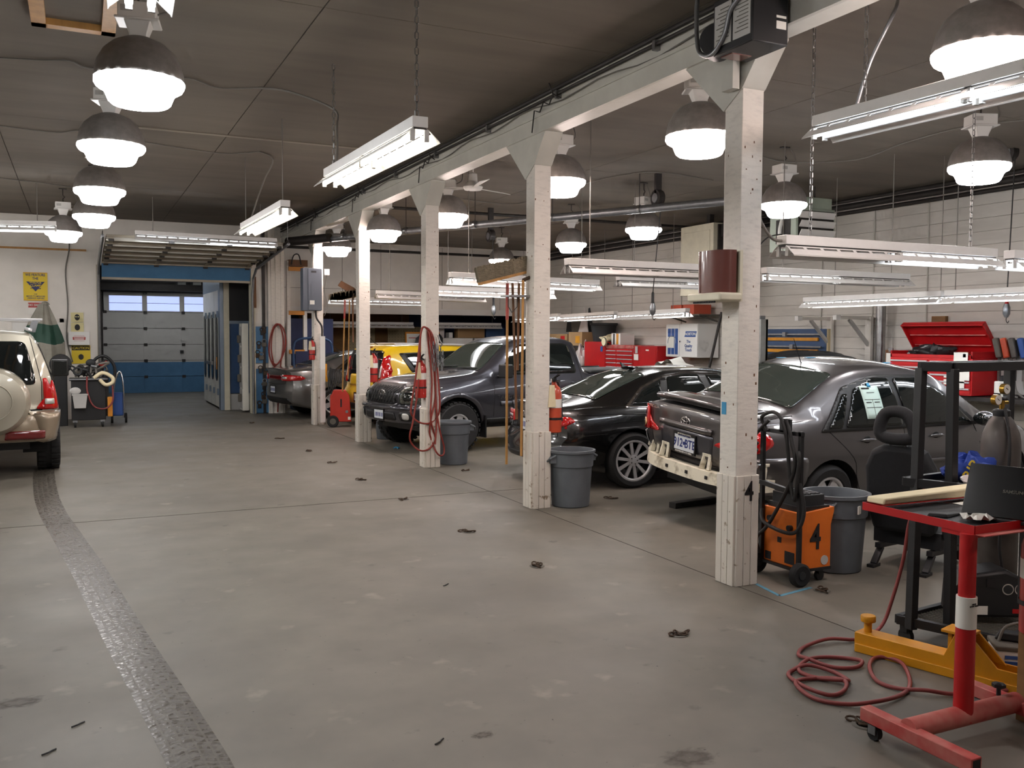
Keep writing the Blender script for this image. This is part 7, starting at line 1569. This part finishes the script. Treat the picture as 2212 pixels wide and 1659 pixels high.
t = thing('first_aid_box', 'white steel eyewash box with a red printed label on the end wall', 'wall box', (.03, YS, 1.56)); ob('box', M().box(-.2, .2, -.14, 0, 0, .28), 'white_enamel', t, bevel=.006); ob('red_label', M().box(-.12, .12, -.143, -.14, .11, .17), 'red_ext', t); ob('printed_line', M().box(-.1, .1, -.146, -.143, .145, .158).box(-.09, .09, -.146, -.143, .12, .133), 'paper', t); ob('printed_line', M().box(-.1, .1, -.143, -.14, .19, .196).box(-.1, .1, -.143, -.14, .085, .09), 'red_ext', t)
t = sign('wall_sign', 'yellow and black caution sign behind the black tool cart', -.12, .24, 1.17, 1.55, 'sign_yellow'); ob('header', M().box(-.17, .17, -.014, -.012, .09, .18), 'ink', t); text('lettering', 'CAUTION', .07, 'sign_yellow', t, (0, -.016, .135), FRONT); ob('pictogram', M().ball((0, -.014, -.05), .05, .003, .06, 14, 8), 'ink', t)
one('wall_cable', M().tube(spline([(-.15, YS - .01, 4.1), (-.12, YS - .01, 3.6), (-.2, YS - .01, 3.1), (-.17, YS - .01, 2.4), (-.2, YS - .02, 1.7), (-.1, YS - .03, 1.2)], 6), .014, 6), 'cable_grey', 'grey cable running down the end wall beside the placards', 'cable', smooth=60)
# covered machine
cxm = at(92, 760, Y=20.5).x
t = thing('covered_machine', 'machine under a grey and green dust cover behind the off-roader', 'covered machine', (cxm, 20.6, 0))
def tarp(z0, z1):
    def f(u, v):
        a = 2 * PI * u; z = z0 + (z1 - z0) * v; k = (z - .9) / 1.5
        r = (.36 if k < .45 else .36 - .29 * ((k - .45) / .55) ** 1.3) * (1 + .1 * math.sin(4 * a + 2 * k) + .07 * math.sin(9 * a - 3 * k) + .05 * math.sin(15 * a))
        return (r * math.cos(a) + .06 * max(0, k - .5), r * math.sin(a) * .7, z + .06 * math.sin(3 * a + 1) * (1 - k))
    return M().grid(f, 48, 8)
ob('cover_drape', tarp(.9, 1.6), 'tarp_grey', t, smooth=50); ob('cover_band', tarp(1.6, 1.98), 'tarp_green', t, smooth=50); ob('cover_hood', tarp(1.98, 2.4), 'tarp_grey', t, smooth=50)
ob('column', M().box(-.25, .25, -.18, .18, 0, .95), 'charcoal', t); ob('cover_cap', M().lathe([(.09, 2.38), (.05, 2.43), (.02, 2.44)], 10, c=(.06, 0, 0)), 'tarp_grey', t)
# black spot-welder cart
t = thing('tool_cart', 'black wheeled spot-welder cart piled with hoses beside the off-roader', 'tool cart', (.17, 19.45, 0))
ob('cabinet', M().box(-.3, .3, -.2, .3, .14, .9), 'black', t, bevel=.01); ob('top_tray', M().box(-.33, .33, -.24, .32, .9, .94), 'charcoal', t, bevel=.006); ob('rail', M().bar((-.34, -.25, .93), (.34, -.25, .93), .025), 'galv', t); ob('side_post', M().box(.3, .36, -.1, .2, .2, 1.1), 'black', t)
for x_, y_ in ((-.24, -.16), (.24, -.16), (-.24, .26), (.24, .26)): cs = ob('caster', M().cyl((x_ - .02, y_, .06), (x_ + .02, y_, .06), .06, 16), 'rubber', t, smooth=40); ob('caster_fork', M().box(x_ - .04, x_ + .04, y_ - .04, y_ + .04, .1, .14), 'galv', cs)
bk = thing('plastic_bucket', 'grey plastic bucket with raised lid hung on the black cart', 'bucket', (.02, 19.15, .38)); ob('body', M().hexa([(-.1, -.08, 0), (.1, -.08, 0), (.1, .08, 0), (-.1, .08, 0)], [(-.13, -.095, .26), (.13, -.095, .26), (.13, .095, .26), (-.13, .095, .26)]), 'door_grey', bk, bevel=.012); ob('rim', M().box(-.14, .14, -.1, .1, .25, .27), 'door_grey', bk); ob('lid', M().ball((-.08, .02, .33), .1, .02, .07), 'door_grey', bk, smooth=50)
R = random.Random(3)
for k in range(7):
    a_ = R.uniform(0, 6); p0 = (R.uniform(-.25, .25), R.uniform(-.15, .2), .96)
    ob('hose', M().tube(spline([p0, (p0[0] + .2 * math.cos(a_), p0[1], 1.12 + .1 * R.random()), (p0[0] + .25 * math.cos(a_ + 1), p0[1] + .1 * math.sin(a_), 1.05 + .2 * R.random()), (R.uniform(-.25, .3), R.uniform(-.15, .2), .98)], 6), R.choice((.016, .022, .028)), 8), R.choice(('cable', 'cable_grey', 'black')), t, smooth=60)
ob('big_loop', M().tube(spline([(.0, .2, .98), (.12, .2, 1.28), (.3, .2, 1.36), (.46, .2, 1.2), (.48, .2, .98), (.38, .2, .8)], 6), .03, 10), 'black', t, smooth=60)
ob('white_hose', M().tube(spline([(.1, -.26, .95), (.25, -.28, 1.05), (.42, -.28, .96), (.42, -.28, .86), (.3, -.28, .82), (.2, -.26, .92)], 6), .035, 10), 'foam', t, smooth=60)
ob('brown_hose', M().tube(spline([(-.02, -.26, .98), (-.02, -.28, .7), (.08, -.3, .42), (.28, -.3, .36), (.42, -.28, .5), (.42, -.24, .8)], 6), .016, 8), 'hose_red', t, smooth=60)
for k, (x_, z_) in enumerate(((-.2, 1.0), (-.05, 1.05), (.1, 1.12), (.24, 1.15))): ob('spot_gun', M().bar((x_, -.05, z_), (x_ + .1, .05, z_ + .1), .05, .06).cyl((x_ - .05, -.08, z_ + .06), (x_ + .06, -.08, z_ + .04), .025), ('grime', 'charcoal', 'galv', 'red_ext')[k], t, bevel=.008)
ob('clamp_jaw', M().tube([(-.18 + .07 * math.cos(2 * PI * i / 14), -.16, 1.08 + .07 * math.sin(2 * PI * i / 14)) for i in range(14)], .02, 8, closed=True).ball((.05, -.05, 1.24), .09, .05, .07), 'charcoal', t, smooth=60)
ob('orange_tool', M().box(.33, .42, -.24, -.14, .2, .58), 'orange_rack', t, bevel=.01)
t = thing('hand_truck', 'blue hand truck with chrome handle behind the black cart', 'hand truck', (.72, 20.0, 0)); ob('frame', M().tube(spline([(-.1, 0, .1), (-.08, .02, .7), (0, .04, 1.0), (.06, .04, 1.0), (.1, .02, .7), (.1, 0, .1)], 5), .016, 8), 'chrome', t, smooth=60); ob('load', M().box(-.12, .08, -.1, .05, .15, .62), 'battery_blue', t, bevel=.02)
for x_ in (-.12, .14): ob('wheel', M().cyl((x_ - .02, .02, .1), (x_ + .02, .02, .1), .1, 16), 'rubber', t, smooth=40)
one('black_cabinet', M().box(-.42, -.2, 19.7, 20.1, 0, 1.2).lathe([(.2, -.1), (.2, .1)], 18, c=(-.31, 19.9, 1.2), ax='y'), 'black', 'black round-topped machine cover between cart and off-roader', 'machine cover', bevel=.01)
# wooden stud at the extreme right edge that carries the big extinguisher
